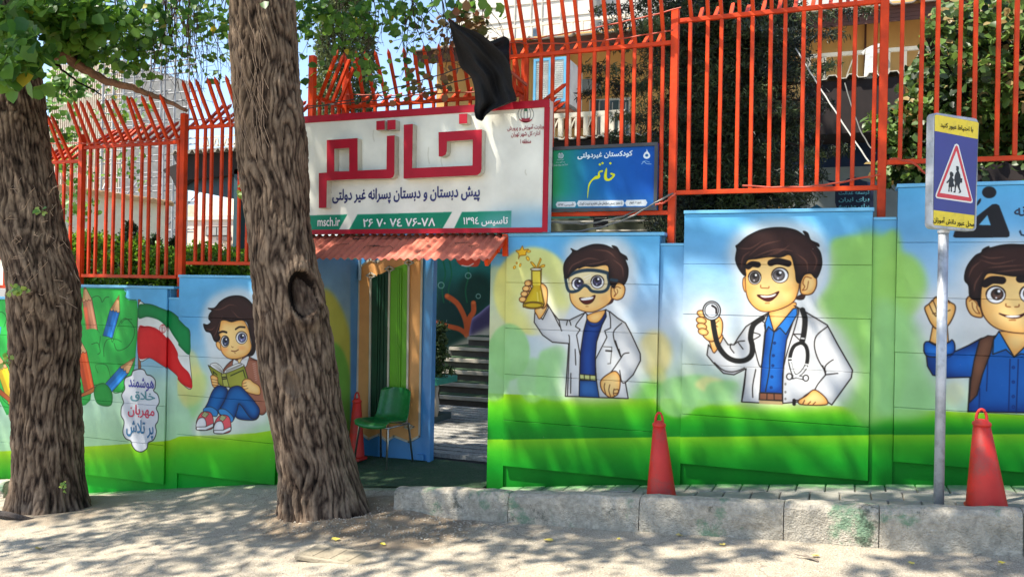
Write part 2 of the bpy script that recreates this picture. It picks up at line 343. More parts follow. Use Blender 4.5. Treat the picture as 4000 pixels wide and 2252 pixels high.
# ---- soft hills and suns
YB = (222, 216, 122); GB = (138, 194, 104); GP = (142, 196, 128)
for f, p, c, bl, op in [
    (Q2, ell(330, 520, 285, 310), YB, 3, .85), (Q2, ell(60, 640, 130, 300), YB, 4, .5), (Q2, ell(1190, 960, 120, 160), (226, 204, 130), 5, .8), (Q2, ell(1215, 1180, 60, 130), YB, 4, .6),
    (Q2, ell(160, 950, 150, 200), GP, 2, .9), (Q2, ell(45, 1080, 130, 220), GP, 3, .8), (Q2, [(370, 1260), (370, 1000), (420, 930), (560, 920), (620, 1260)], GP, 3, .85), (Q2, ell(330, 1150, 110, 160), GP, 3, .7),
    (Q2, [(1040, 1180), (1230, 1170), (1240, 1270), (1040, 1285)], (110, 188, 74), 4, .85), (Q2, ell(1350, 1270, 150, 145), GP, 3, .8), (Q2, ell(1440, 1000, 60, 160), (205, 216, 190), 8, .5),
    (Q3, [(1010, 260), (1090, 215), (1200, 205), (1330, 215), (1480, 250), (1480, 1320), (1080, 1330), (1180, 1100), (1080, 900), (960, 760), (910, 660), (1000, 500)], (134, 188, 98), 4, .95),
    (Q3, ell(110, 1240, 170, 110), GP, 3, .9), (Q3, [(110, 1200), (180, 1140), (300, 1170), (290, 1240), (200, 1250)], (214, 206, 140), 3, .8), (Q3, [(200, 1190), (390, 1180), (420, 1320), (200, 1320)], GP, 3, .9),
    (Q0, ell(130, 900, 200, 500), GB, 8, .95), (Q0, ell(290, 680, 130, 170), (140, 192, 100), 5, .95), (Q0, [(150, 780), (300, 800), (430, 980), (470, 1320), (150, 1320)], GP, 8, .9), (Q0, ell(560, 1230, 50, 60), (190, 200, 130), 4, .8),
    (Q1, ell(0, 900, 110, 260), (218, 214, 130), 4, .6), (Q1, ell(110, 1080, 120, 220), GP, 5, .7),
    (A3, ell(1560, 420, 120, 160), (222, 214, 130), 6, .6)]:
    C.fill(f(p), c, blur=bl, op=op)
# the blue behind the foliage painting stays; bright halo round each boy
def halo(f, p, sz=9, op=.8): C.fill(f(p), (216, 216, 214), blur=sz, op=op)
halo(Q2, [(560, 330), (560, 220), (640, 150), (800, 130), (960, 150), (1050, 260), (1070, 420), (1040, 600), (960, 700), (1010, 760), (1130, 980), (1100, 1120), (1030, 1270), (540, 1270), (560, 940), (420, 900), (320, 760), (330, 660), (600, 640), (560, 500)])
halo(Q2, [(300, 500), (330, 420), (420, 430), (460, 560), (480, 700), (340, 700), (230, 620)], 8, .7)
halo(Q3, [(330, 330), (380, 200), (520, 120), (760, 110), (930, 180), (1010, 330), (1010, 500), (930, 640), (1010, 760), (1100, 850), (1210, 1110), (1160, 1250), (1060, 1335), (410, 1335), (420, 1150), (230, 1080), (150, 960), (180, 890), (400, 860), (430, 700), (380, 500)])
halo(Q3, ell(190, 780, 120, 170), 8, .8)
halo(Q4, [(480, 360), (520, 240), (640, 140), (800, 100), (1000, 110), (1050, 600), (1000, 900), (500, 1100), (500, 700)], 14, .85); halo(Q4, ell(350, 660, 170, 200), 10, .7); halo(Q4, [(200, 800), (480, 800), (560, 1100), (520, 1360), (280, 1120)], 10, .5)
halo(Q1, [(110, 420), (160, 230), (300, 130), (500, 110), (640, 300), (700, 1200), (640, 1290), (400, 1400), (60, 1400), (40, 1300), (120, 1150), (180, 850), (140, 560)], 8, .75)
OL = (22, 18, 20)
# ================= foliage painting with pencils, far left panel
GT = (40, 166, 72); GD = (24, 138, 56)
C.fill(A2([(-500, 1170), (0, 1180), (330, 1100), (640, 1085), (700, 1085), (1005, 1092), (1030, 1130), (1020, 1165), (1050, 1185), (1118, 1190), (1124, 1300), (1120, 1450), (1100, 1700), (1060, 1900), (1000, 1930), (930, 1925), (900, 1880), (830, 1890), (780, 1870), (750, 1890), (740, 1990), (700, 2030), (650, 2040), (400, 2060), (200, 2100), (60, 2110), (10, 2000), (-100, 2050), (-500, 2000)]), GT, sm=False, rim=GD, rs=5)
for p in [[(745, 1170), (790, 1150), (820, 1165), (835, 1200), (860, 1165), (890, 1160)], [(1005, 1092), (1028, 1110), (1022, 1160), (1060, 1180), (1110, 1182)], [(990, 1370), (1020, 1340), (1075, 1340)], [(700, 1440), (760, 1420), (800, 1430), (820, 1480), (810, 1560)],
          [(840, 1470), (900, 1480), (920, 1520), (960, 1400), (1020, 1330), (1090, 1400), (1090, 1480), (1040, 1560), (960, 1590), (930, 1530)], [(750, 1540), (800, 1530), (820, 1600), (800, 1620)], [(850, 1640), (850, 1560), (880, 1500), (950, 1500), (990, 1520)],
          [(800, 1770), (780, 1720), (800, 1700), (870, 1710), (900, 1800), (905, 1860), (930, 1930), (990, 1920), (1010, 1880)], [(750, 1890), (790, 1870), (840, 1895), (880, 1870)], [(10, 1900), (30, 1980), (90, 2040)], [(-200, 1250), (-100, 1300), (20, 1280), (60, 1330), (40, 1400)]]:
    C.stroke(A2(p), 2.0, (16, 70, 30))
for p in [ell(860, 1330, 80, 90), ell(980, 1440, 70, 60), ell(760, 1700, 60, 70), ell(860, 1800, 60, 50), ell(30, 1800, 80, 90), ell(1060, 1260, 40, 50)]:
    C.fill(A2(p), (62, 182, 80), blur=7, op=.55)
def pencil(f, tipx, tipy, bx, by, w, col, wood=(206, 160, 118), lead=None):
    d = np.array([bx-tipx, by-tipy], float); L = np.hypot(*d); d /= L; n = np.array([-d[1], d[0]]); t = np.array([tipx, tipy]); wl_ = w*1.55
    P = lambda a, b: tuple(t+d*a+n*b*w/2)
    C.fill(f([P(wl_, -1), P(L, -1), P(L, 1), P(wl_, 1)]), col, sm=False, line=True, lw=1.6)
    C.fill(f([P(wl_, .2), P(L, .2), P(L, .96), P(wl_, .96)]), tuple(int(v*.72) for v in col), sm=False, blur=1.2, op=.8)
    C.fill(f([P(wl_, -.7), P(L, -.7), P(L, -.45), P(wl_, -.45)]), tuple(int(min(255, v*1.15+35)) for v in col), sm=False, blur=1.5, op=.7)
    C.fill(f([P(0, 0), P(wl_+w*.08, -1), P(wl_+w*.2, -.6), P(wl_+w*.02, -.25), P(wl_+w*.2, 0), P(wl_+w*.02, .3), P(wl_+w*.2, .65), P(wl_+w*.08, 1)]), wood, sm=False, line=(60, 34, 20), lw=1.5)
    C.fill(f([P(wl_*.5, .1), P(wl_, .35), P(wl_, .95), P(0, 0)]), (150, 104, 66), sm=False, blur=1, op=.6)
    C.fill(f([P(0, 0), P(wl_*.32, -.32), P(wl_*.32, .32)]), lead or tuple(int(v*.6) for v in col), sm=False)
pencil(A2, 690, 1060, 760, 1430, 78, (196, 128, 100)); C.fill(A2([(680, 1240), (712, 1240), (730, 1425), (708, 1430)]), (220, 92, 66), sm=False, blur=2, op=.9)
C.fill(A2([(700, 1450), (705, 1425), (760, 1415), (800, 1430), (815, 1480), (700, 1490)]), GT, sm=True)
pencil(A2, 972, 1145, 880, 1480, 80, (26, 108, 196), lead=(120, 84, 50))
C.fill(A2([(850, 1470), (900, 1440), (925, 1490), (905, 1520)]), GT, op=.0)
pencil(A3, 640, 20, 735, 480, 86, (226, 84, 38)); pencil(A3, 1105, 195, 880, 450, 84, (26, 118, 204), lead=(140, 90, 60))
pencil(A3, -20, 150, 120, 560, 88, (236, 196, 46)); pencil(A3, -120, 330, -30, 600, 84, (220, 60, 44))
C.fill(A3([(664, 492), (760, 440), (796, 425), (800, 450), (740, 490), (664, 516)]), (176, 96, 50), sm=False, line=(60, 30, 20), lw=1.6)
C.fill(A3([(-40, 410), (0, 440), (110, 540), (110, 580), (0, 490), (-40, 450)]), (150, 74, 40), sm=False, line=(60, 30, 20), lw=1.6)
C.fill(A3([(780, 430), (850, 405), (910, 470), (915, 560), (880, 590), (800, 570), (770, 500)]), (24, 138, 56), line=(14, 70, 30), lw=1.6, rim=(14, 110, 44), rs=5)
C.fill(A2([(-60, 1470), (-10, 1400), (20, 1400), (10, 1460)]), (60, 130, 200), sm=False)
# ---- flag on its pole
C.fill(A2([(1126, 1180), (1145, 1182), (1148, 2000), (1126, 2000)]), (142, 92, 62), sm=False, line=(60, 36, 26), lw=1.4)
C.fill(A2([(1128, 1228), (1180, 1215), (1240, 1222), (1310, 1250), (1370, 1275), (1420, 1310), (1500, 1390), (1540, 1430), (1545, 1500), (1540, 1640), (1558, 1890), (1480, 1860), (1420, 1790), (1350, 1730), (1290, 1690), (1220, 1650), (1128, 1650)]), (222, 226, 222), sm=True, line=True, lw=1.8)
C.fill(A2([(1128, 1228), (1180, 1215), (1240, 1222), (1310, 1250), (1370, 1275), (1420, 1310), (1500, 1390), (1540, 1435), (1543, 1620), (1470, 1570), (1400, 1480), (1350, 1400), (1290, 1345), (1200, 1320), (1128, 1330)]), (12, 122, 66), sm=True, rim=(8, 92, 52), rs=5)
C.fill(A2([(1128, 1410), (1180, 1395), (1240, 1400), (1310, 1440), (1400, 1550), (1470, 1700), (1540, 1780), (1560, 1892), (1480, 1860), (1420, 1790), (1350, 1730), (1290, 1690), (1220, 1650), (1128, 1645)]), (206, 34, 40), sm=True, rim=(180, 20, 30), rs=6)
C.stroke(A2(ell(1325, 1415, 26, 34, 16)), 1.4, (150, 20, 30), closed=True); C.stroke(A2([(1325, 1385), (1322, 1450)]), 1.8, (150, 20, 30)); C.stroke(A2(ell(1325, 1415, 13, 32, 12)), 1.3, (150, 20, 30), closed=True)
# ---- scalloped cloud for the four words
cl = [(1140, 290), (1175, 300), (1195, 335), (1230, 345), (1262, 380), (1262, 440), (1250, 465), (1285, 500), (1295, 560), (1272, 605), (1288, 650), (1285, 710), (1265, 745), (1272, 800), (1250, 860), (1205, 885), (1195, 930), (1150, 958), (1105, 945), (1075, 905), (1065, 870), (1025, 850), (1002, 800), (1012, 715), (988, 665), (990, 600), (1008, 560), (992, 500), (1018, 450), (1012, 400), (1025, 360), (1070, 340), (1085, 305)]
C.fill(A3(cl), (216, 220, 228), line=(36, 40, 44), lw=3.0)
# ================= shared painting helpers
SK = (240, 200, 134); SKR = (224, 160, 90); HR = (44, 26, 26); HRR = (20, 12, 14)
def skin(f, p, **k): C.fill(f(p), SK, rim=SKR, rs=k.pop('rs', 5), line=k.pop('line', (60, 34, 22)), lw=k.pop('lw', 1.9), **k)
def hair(f, p, strands=(), lw=1.6):
    C.fill(f(p), HR, rim=HRR, rs=6, line=(12, 8, 8), lw=lw)
    for st in strands: C.stroke(f(st), 3.4, (104, 70, 62), op=.55, taper=True)
def eye(f, cx, cy, rx, ry, col, white=True, px=.0, py=0, ir=.68, rot=0):
    if white: C.fill(f(ell(cx, cy, rx, ry, rot=rot)), (238, 238, 238), line=(30, 20, 20), lw=1.5)
    C.fill(f(ell(cx+px, cy+py, rx*ir, ry*ir*1.05)), col, rim=tuple(int(v*.35) for v in col), rs=3)
    C.fill(f(ell(cx+px, cy+py-ry*.2, rx*ir*.5, ry*ir*.5)), (20, 18, 22), blur=1.2)
    C.fill(f(ell(cx+px+rx*.18, cy+py-ry*.36, rx*.17, ry*.17)), (255, 255, 255)); C.fill(f(ell(cx+px-rx*.1, cy+py+ry*.42, rx*.1, ry*.1)), (240, 240, 250))
    C.stroke(f(ell(cx, cy, rx, ry, 14, math.pi*1.02, math.pi*1.98)), 2.6, (24, 14, 14))
# ================= boy reading on the floor
hairback = [(130, 420), (165, 425), (195, 400), (175, 370), (185, 330), (200, 300), (172, 280), (230, 275), (280, 220), (350, 180), (430, 168), (500, 185), (560, 240), (620, 330), (640, 450), (620, 600), (570, 690), (520, 695), (560, 640), (540, 480), (260, 560), (215, 560), (195, 500), (150, 480)]
C.fill(Q1([(500, 700), (560, 720), (640, 770), (680, 900), (700, 1050), (690, 1180), (640, 1220), (560, 1150), (500, 1000), (420, 900), (300, 850), (380, 740)]), (146, 92, 76), rim=(110, 62, 52), rs=5, line=True, lw=1.8)
C.fill(Q1([(400, 730), (440, 745), (530, 700), (520, 760), (500, 800), (430, 830), (390, 790)]), (214, 214, 214), line=True, lw=1.4); C.fill(Q1([(432, 725), (480, 710), (455, 760), (440, 765)]), SK, sm=False, line=(60, 34, 22), lw=1.4)
for k in range(9): C.stroke(Q1([(565+k*3, 770+k*18), (590+k*2, 765+k*18)]), 1.4, (210, 170, 160), sm=False)
skin(Q1, [(245, 575), (262, 572), (285, 600), (290, 650), (265, 640), (245, 610)])
skin(Q1, [(270, 500), (280, 400), (320, 385), (380, 400), (480, 385), (530, 470), (545, 560), (555, 620), (530, 680), (470, 715), (400, 730), (340, 715), (295, 670), (280, 600)], rs=9)
for e in ((318, 640), (470, 630)): C.fill(Q1(ell(e[0], e[1], 38, 20)), (232, 136, 80), blur=3, op=.5)
C.fill(Q1([(130, 420), (165, 425), (195, 400), (175, 370), (185, 330), (205, 300), (172, 280), (230, 275), (280, 220), (350, 180), (430, 168), (500, 185), (560, 240), (630, 350), (600, 600), (570, 690), (520, 695), (560, 630), (540, 500), (510, 400), (440, 385), (380, 400), (340, 385), (290, 385), (275, 440), (260, 500), (280, 540), (255, 575), (225, 565), (195, 500), (150, 480)]), HR, rim=HRR, rs=6, line=(12, 8, 8), lw=1.6)
for st in [[(190, 285), (280, 290), (360, 250), (420, 260)], [(150, 460), (200, 470), (235, 440)], [(380, 300), (410, 330), (440, 360), (500, 370)], [(215, 540), (240, 500), (270, 420), (300, 340)]]: C.stroke(Q1(st), 3.2, (104, 70, 62), op=.6, taper=True)
C.stroke(Q1([(262, 500), (300, 485), (335, 493)]), 5, HRR); C.stroke(Q1([(415, 465), (450, 445), (497, 448)]), 4, HRR)
eye(Q1, 322, 573, 36, 50, (70, 80, 120), ir=.8, px=4); eye(Q1, 468, 540, 50, 54, (124, 130, 186), ir=.74, px=4)
C.stroke(Q1([(380, 615), (385, 625), (395, 622)]), 1.6, (120, 60, 30)); C.stroke(Q1([(378, 655), (410, 660), (440, 645)]), 2.4, (90, 34, 24)); C.stroke(Q1([(405, 672), (415, 676)]), 1.6, (150, 80, 40))
C.fill(Q1([(172, 782), (290, 845), (330, 850), (490, 782), (525, 900), (500, 1010), (400, 1000), (355, 975), (290, 970), (225, 900)]), (146, 150, 62), sm=False, line=True, lw=2, rim=(112, 118, 40), rs=6)
C.fill(Q1([(190, 785), (240, 762), (290, 800), (310, 855), (290, 850)]), (232, 232, 228), line=True, lw=1.3); C.fill(Q1([(312, 855), (340, 810), (440, 765), (480, 775), (480, 790), (340, 850)]), (232, 232, 228), line=True, lw=1.3)
for k in range(5): C.stroke(Q1([(205+k*12, 778-k*2), (295+k*3, 845)]), .9, (90, 90, 90), sm=False); C.stroke(Q1([(330, 848-k*6), (470, 782-k*3)]), .9, (90, 90, 90), sm=False)
C.fill(Q1([(288, 858), (328, 852), (358, 975), (308, 968)]), (164, 168, 84), sm=False, line=True, lw=1.8); C.stroke(Q1([(298, 890), (335, 885)]), 3, OL, sm=False); C.stroke(Q1([(302, 905), (338, 900)]), 3, OL, sm=False)
C.stroke(Q1([(372, 875), (482, 825), (500, 890)]), 3.2, (40, 50, 26), sm=False); C.stroke(Q1([(222, 860), (216, 836), (252, 868)]), 3.2, (40, 50, 26), sm=False)
for p in ([(195, 880), (220, 870), (255, 890), (258, 920), (260, 965), (230, 978), (210, 960), (200, 920)], [(475, 930), (500, 905), (540, 905), (570, 930), (625, 970), (630, 1040), (560, 1035), (500, 1010), (475, 980)]): skin(Q1, p)
for p in ([(200, 905), (255, 915)], [(205, 930), (258, 938)], [(212, 955), (255, 960)], [(480, 945), (510, 935)], [(478, 970), (515, 962)], [(490, 995), (525, 985)]): C.stroke(Q1(p), 1.5, (90, 50, 26), sm=False)
BJ = (20, 92, 160); BJR = (8, 44, 100)
C.fill(Q1([(400, 1190), (440, 1120), (560, 1130), (625, 1200), (600, 1260), (520, 1268), (430, 1250)]), BJ, rim=BJR, rs=7, line=True, lw=1.8)
C.fill(Q1([(355, 1000), (400, 968), (460, 970), (520, 1030), (590, 1110), (630, 1180), (600, 1250), (540, 1240), (450, 1120), (430, 1180), (380, 1280), (270, 1210), (310, 1100)]), BJ, rim=BJR, rs=8, line=True, lw=1.8)
C.fill(Q1([(205, 1020), (245, 970), (300, 965), (345, 1000), (325, 1080), (280, 1160), (245, 1225), (140, 1190), (170, 1110)]), BJ, rim=BJR, rs=8, line=True, lw=1.8)
for p in ([(140, 1160), (200, 1150), (255, 1190), (240, 1235), (138, 1195)], [(272, 1170), (330, 1175), (395, 1240), (375, 1285), (300, 1230), (268, 1200)]): C.fill(Q1(p), (52, 124, 186), line=True, lw=1.6)
for cx, cy in ((130, 1275), (285, 1305)):
    f = lambda pts, cx=cx, cy=cy: Q1([(x+cx, y+cy) for x, y in pts])
    C.fill(f([(-60, 0), (-30, -60), (10, -85), (70, -70), (90, 0), (85, 60), (20, 82), (-58, 76), (-62, 40)]), (214, 84, 96), line=True, lw=1.8)
    C.fill(f([(-60, 20), (-40, -20), (0, -30), (22, 0), (20, 50), (-58, 55)]), (232, 230, 230), line=True, lw=1.6, rim=(206, 206, 210), rs=4)
    C.fill(f([(-62, 52), (20, 50), (88, 20), (88, 50), (20, 80), (-58, 78)]), (230, 230, 230), sm=False, line=True, lw=1.5)
    C.fill(f([(-16, -50), (10, -85), (50, -65), (20, -30)]), (206, 206, 160), sm=False, line=True, lw=1.3)
    for k in range(3): C.stroke(f([(-8+k*9, -58-k*8), (28+k*9, -42-k*8)]), 1.5, (70, 90, 50), sm=False)
# ================= boy with the flask
CT = (214, 214, 214); CTR = (176, 178, 182)
C.fill(Q2([(340, 740), (345, 670), (400, 720), (440, 640), (430, 605), (470, 670), (510, 720), (590, 725), (640, 700), (700, 672), (720, 690), (720, 1265), (560, 1262), (585, 890), (470, 880), (400, 830)]), CT, sm=False, rim=CTR, rs=8, line=OL, lw=2.4)
C.fill(Q2([(840, 655), (875, 665), (930, 710), (985, 745), (1030, 830), (1090, 960), (1092, 1010), (1040, 1110), (985, 1165), (1005, 1278), (790, 1270), (770, 1000)]), CT, sm=False, rim=CTR, rs=9, line=OL, lw=2.4)
C.fill(Q2([(718, 690), (850, 650), (850, 700), (790, 850), (775, 1000), (775, 1270), (658, 1265), (665, 980), (680, 820), (700, 730)]), (22, 62, 140), sm=False, rim=(10, 28, 84), rs=9, line=OL, lw=2)
C.fill(Q2([(660, 1150), (780, 1150), (800, 1272), (658, 1264)]), (42, 92, 156), sm=False, line=OL, lw=2, rim=(24, 62, 120), rs=6)
C.fill(Q2([(662, 1105), (776, 1115), (776, 1152), (662, 1142)]), (182, 186, 124), sm=False, line=OL, lw=2)
for x in (695, 735): C.stroke(Q2([(x, 1108), (x, 1148)]), 2, OL, sm=False)
C.fill(Q2([(718, 690), (835, 655), (825, 700), (790, 740), (750, 742), (722, 725)]), SK, rim=SKR, rs=6, line=(60, 34, 22), lw=1.6)
C.stroke(Q2([(708, 730), (745, 765), (800, 755), (840, 700), (852, 660)]), 4.4, (14, 34, 90))
C.fill(Q2([(700, 672), (640, 750), (632, 770), (665, 790), (640, 830), (665, 970), (690, 800), (712, 720), (712, 680)]), (214, 214, 216), sm=False, line=OL, lw=2.2)
C.fill(Q2([(845, 650), (870, 665), (880, 720), (880, 780), (838, 800), (855, 845), (772, 1005), (782, 880), (820, 760), (850, 700)]), (214, 214, 216), sm=False, line=OL, lw=2.2)
for p in ([(470, 670), (500, 730), (520, 770)], [(515, 725), (530, 790), (535, 800)], [(590, 725), (600, 760)], [(575, 730), (568, 760)], [(585, 830), (590, 890), (575, 1260)], [(630, 930), (635, 1040)], [(600, 1100), (598, 1240)], [(960, 745), (905, 800), (905, 860), (930, 930), (955, 990)], [(955, 990), (975, 962), (1010, 955)], [(955, 990), (900, 1070), (880, 1095)], [(915, 870), (950, 980)], [(940, 930), (955, 985)], [(945, 1080), (960, 1160), (985, 1165)], [(700, 672), (740, 650)]):
    C.stroke(Q2(p), 2.2, OL)
C.stroke(Q2([(830, 912), (890, 915), (880, 1030), (860, 1032)]), 1.7, (60, 60, 60), sm=False); C.stroke(Q2([(848, 940), (888, 943)]), 3.6, OL, sm=False)
skin(Q2, [(345, 650), (400, 600), (430, 610), (420, 660), (380, 716), (360, 690)])
skin(Q2, [(372, 480), (400, 468), (430, 500), (434, 560), (425, 620), (395, 640), (375, 560)], lw=2.2)
for cx, cy in ((304, 464), (290, 502), (278, 540), (268, 580)): skin(Q2, ell(cx, cy, 30, 21, rot=-.1), lw=2.0, rs=3)
C.fill(Q2([(330, 372), (385, 372), (385, 480), (412, 610), (405, 632), (330, 642), (262, 632), (262, 612), (330, 490)]), (206, 178, 40), sm=False, rim=(168, 134, 14), rs=6, line=(70, 50, 10), lw=2.2)
C.fill(Q2([(330, 380), (383, 380), (385, 480), (330, 480)]), (216, 196, 70), sm=False); C.stroke(Q2([(322, 372), (322, 470)]), 2, (70, 50, 10), sm=False); C.stroke(Q2([(392, 372), (390, 470)]), 2, (70, 50, 10), sm=False)
C.fill(Q2(ell(355, 366, 40, 10)), (212, 210, 196), line=(70, 50, 10), lw=2); C.fill(Q2(ell(334, 620, 72, 24)), (196, 166, 36), line=(70, 50, 10), lw=2.4); C.stroke(Q2(ell(334, 620, 60, 17)), 1.8, (90, 64, 10), closed=True)
C.stroke(Q2([(362, 530), (368, 590)]), 3, (236, 220, 120), op=.8); C.stroke(Q2([(382, 520), (392, 590)]), 2, (236, 220, 120), op=.8)
for cx, cy in ((304, 464), (290, 502), (278, 540), (266, 578)): skin(Q2, ell(cx-8, cy, 24, 19, rot=-.1), lw=1.8, rs=3)
for p in ([(340, 350), (320, 325), (315, 315), (330, 318), (352, 345)], [(360, 350), (380, 300), (382, 288), (390, 300), (368, 352)], [(375, 352), (400, 335), (415, 335), (412, 348), (385, 352)]): C.fill(Q2(p), (232, 180, 40), line=(130, 80, 10), lw=1.6)
C.fill(Q2([(258, 202), (268, 228), (300, 225), (284, 245), (282, 265), (262, 268), (240, 272), (230, 292), (232, 258), (212, 235), (240, 230)]), (236, 182, 40), line=(130, 80, 10), lw=1.8)
for p in (ell(302, 240, 14, 8), ell(296, 290, 10, 16, rot=-.5), ell(202, 352, 8, 11, rot=.5), ell(242, 337, 6, 12, rot=.3), ell(218, 322, 5, 7)): C.fill(Q2(p), (236, 188, 50), line=(130, 80, 10), lw=1.3)
skin(Q2, [(812, 1150), (870, 1100), (915, 1085), (945, 1120), (948, 1180), (935, 1240), (910, 1262), (880, 1270), (850, 1255), (815, 1210)], lw=2.2)
for p in ([(840, 1170), (835, 1200), (848, 1250)], [(875, 1180), (868, 1220), (880, 1262)], [(905, 1210), (900, 1240), (908, 1262)], [(905, 1215), (935, 1215), (930, 1240), (905, 1240)]): C.stroke(Q2(p), 1.8, (70, 38, 20))
C.fill(Q2([(840, 620), (900, 570), (895, 600), (860, 620)]), HR)
C.fill(Q2([(590, 400), (640, 360), (760, 330), (860, 330), (890, 400), (900, 520), (880, 590), (830, 635), (760, 665), (700, 665), (640, 640), (600, 590), (590, 520)]), SK, rim=(228, 170, 102), rs=9, line=(60, 34, 22), lw=2)
C.fill(Q2(ell(830, 570, 36, 26)), (236, 170, 104), blur=5, op=.7)
skin(Q2, [(885, 500), (905, 470), (940, 460), (975, 480), (982, 520), (965, 565), (930, 582), (900, 575), (885, 560)], lw=2.2)
C.stroke(Q2([(950, 500), (925, 488), (905, 510), (915, 535), (905, 555)]), 1.8, (120, 60, 30)); C.stroke(Q2([(925, 505), (930, 530), (905, 560)]), 1.6, (120, 60, 30))
C.fill(Q2([(592, 430), (640, 395), (740, 382), (850, 400), (872, 430), (860, 500), (820, 525), (750, 520), (700, 485), (650, 515), (600, 525), (575, 500)]), (216, 206, 172), op=.8)
eye(Q2, 648, 470, 42, 44, (84, 82, 128), ir=.74, px=6, py=-4); eye(Q2, 788, 456, 46, 46, (84, 82, 128), ir=.72, px=-2, py=-4)
C.stroke(Q2([(565, 425), (640, 385), (740, 372), (850, 390), (925, 435)]), 7, (32, 52, 70)); C.stroke(Q2([(560, 420), (575, 500), (600, 525), (650, 515), (690, 482), (720, 490), (750, 520), (820, 525), (860, 500), (875, 440)]), 6, (32, 52, 70))
C.fill(Q2([(855, 400), (920, 435), (900, 470), (870, 480)]), (32, 52, 70)); C.stroke(Q2([(690, 425), (740, 405)]), 1.6, (240, 240, 240), op=.7); C.stroke(Q2([(705, 440), (745, 418)]), 1.6, (240, 240, 240), op=.7)
C.fill(Q2([(660, 570), (700, 568), (740, 562), (770, 550), (765, 575), (745, 600), (710, 612), (680, 600)]), (70, 20, 18), line=(40, 12, 12), lw=2); C.fill(Q2([(672, 572), (755, 560), (745, 578), (685, 586)]), (240, 238, 234)); C.stroke(Q2([(705, 628), (722, 628)]), 1.7, (150, 80, 40))
hair(Q2, [(600, 220), (640, 235), (680, 215), (760, 190), (840, 195), (905, 222), (890, 200), (925, 210), (950, 250), (990, 275), (1000, 300), (985, 298), (1005, 360), (1000, 430), (975, 475), (960, 462), (925, 465), (900, 500), (870, 440), (860, 340), (760, 350), (700, 345), (655, 362), (670, 345), (610, 385), (575, 430), (555, 420), (548, 350), (565, 300), (610, 245)],
     [[(620, 330), (720, 290), (800, 300)], [(580, 400), (610, 340), (680, 310)], [(700, 335), (800, 320), (860, 300)], [(900, 300), (960, 350), (970, 420)], [(760, 230), (860, 240), (920, 290)]])
C.stroke(Q2([(885, 440), (925, 445)]), 6, (32, 52, 70))
# ================= boy as a doctor
C.fill(Q3([(190, 1000), (200, 930), (240, 985), (290, 900), (290, 870), (330, 930), (370, 930), (400, 880), (450, 810), (540, 750), (600, 718), (600, 1320), (420, 1310), (450, 1090), (370, 1130), (300, 1120), (240, 1060)]), CT, sm=False, rim=CTR, rs=9, line=OL, lw=2.4)
C.fill(Q3([(770, 670), (840, 710), (990, 800), (1060, 930), (1158, 1100), (1150, 1150), (1020, 1330), (950, 1280), (900, 1230), (840, 1270), (800, 1310), (690, 1320), (690, 1000)]), CT, sm=False, rim=CTR, rs=9, line=OL, lw=2.4)
C.fill(Q3([(600, 720), (770, 680), (790, 700), (720, 900), (700, 1060), (692, 1255), (542, 1248), (555, 1050), (575, 850)]), (24, 92, 176), sm=False, rim=(10, 50, 124), rs=9, line=OL, lw=2.2)
C.fill(Q3([(540, 1250), (692, 1256), (692, 1300), (538, 1296)]), (104, 66, 52), sm=False, line=OL, lw=2.2); C.fill(Q3([(538, 1298), (694, 1304), (696, 1330), (536, 1322)]), (164, 140, 104), sm=False)
for p in ([(590, 1252), (588, 1298)], [(636, 1254), (638, 1300)], [(538, 1296), (694, 1304)]): C.stroke(Q3(p), 2, OL, sm=False)
C.fill(Q3([(605, 715), (765, 650), (775, 690), (700, 780), (640, 845), (612, 790)]), SK, rim=SKR, rs=8, line=(60, 34, 22), lw=1.8)
C.fill(Q3([(600, 720), (635, 845), (600, 810), (580, 850), (572, 800)]), (38, 112, 196), sm=False, line=OL, lw=2); C.fill(Q3([(635, 845), (765, 690), (790, 690), (790, 730), (715, 862), (675, 818)]), (38, 112, 196), sm=False, line=OL, lw=2)
C.stroke(Q3([(636, 850), (610, 1000), (605, 1100), (580, 1240)]), 2, OL); C.stroke(Q3([(560, 1000), (600, 1240)]), 1.4, (8, 40, 100), op=.0)
for p in ((640, 920), (632, 1003), (628, 1070), (622, 1144), (617, 1215)): C.fill(Q3(ell(p[0], p[1], 8, 8)), (14, 52, 120), line=(8, 20, 60), lw=1)
for p in ([(600, 718), (560, 770), (580, 820), (548, 1080), (495, 900)], [(495, 900), (545, 868), (500, 850)], [(770, 672), (800, 700), (780, 800), (700, 1080), (695, 1320)], [(765, 860), (820, 910), (822, 880)], [(765, 860), (825, 862)], [(450, 1090), (440, 1200), (422, 1310)], [(515, 1095), (495, 1200), (495, 1280)], [(350, 925), (345, 950), (370, 985)], [(370, 930), (400, 910), (440, 905)], [(400, 920), (430, 960)], [(240, 1050), (300, 1100), (370, 1110), (440, 1085)], [(990, 812), (920, 870), (905, 940), (930, 1030), (980, 1110)], [(980, 1130), (960, 1070)], [(980, 1130), (975, 1080), (1000, 1050), (1030, 1030)], [(980, 1130), (1020, 1125), (1060, 1120)], [(980, 1130), (930, 1190), (905, 1235)]):
    C.stroke(Q3(p), 2.2, OL)
for y in (1192, 1245, 1290): C.stroke(Q3(ell(712, y, 4, 6)), 1.3, (60, 60, 60), closed=True)
C.stroke(Q3([(770, 1300), (770, 1325)]), 6, OL, sm=False); C.stroke(Q3([(770, 1300), (825, 1300)]), 2.4, OL, sm=False)
skin(Q3, [(800, 1300), (850, 1270), (900, 1230), (950, 1255), (990, 1300), (975, 1330), (820, 1328)], lw=2.2)
for p in ([(825, 1328), (840, 1300)], [(862, 1325), (880, 1308)], [(895, 1328), (912, 1312)]): C.stroke(Q3(p), 1.8, (70, 38, 20))
skin(Q3, [(165, 860), (240, 840), (295, 870), (275, 930), (235, 985), (205, 910)], lw=2)
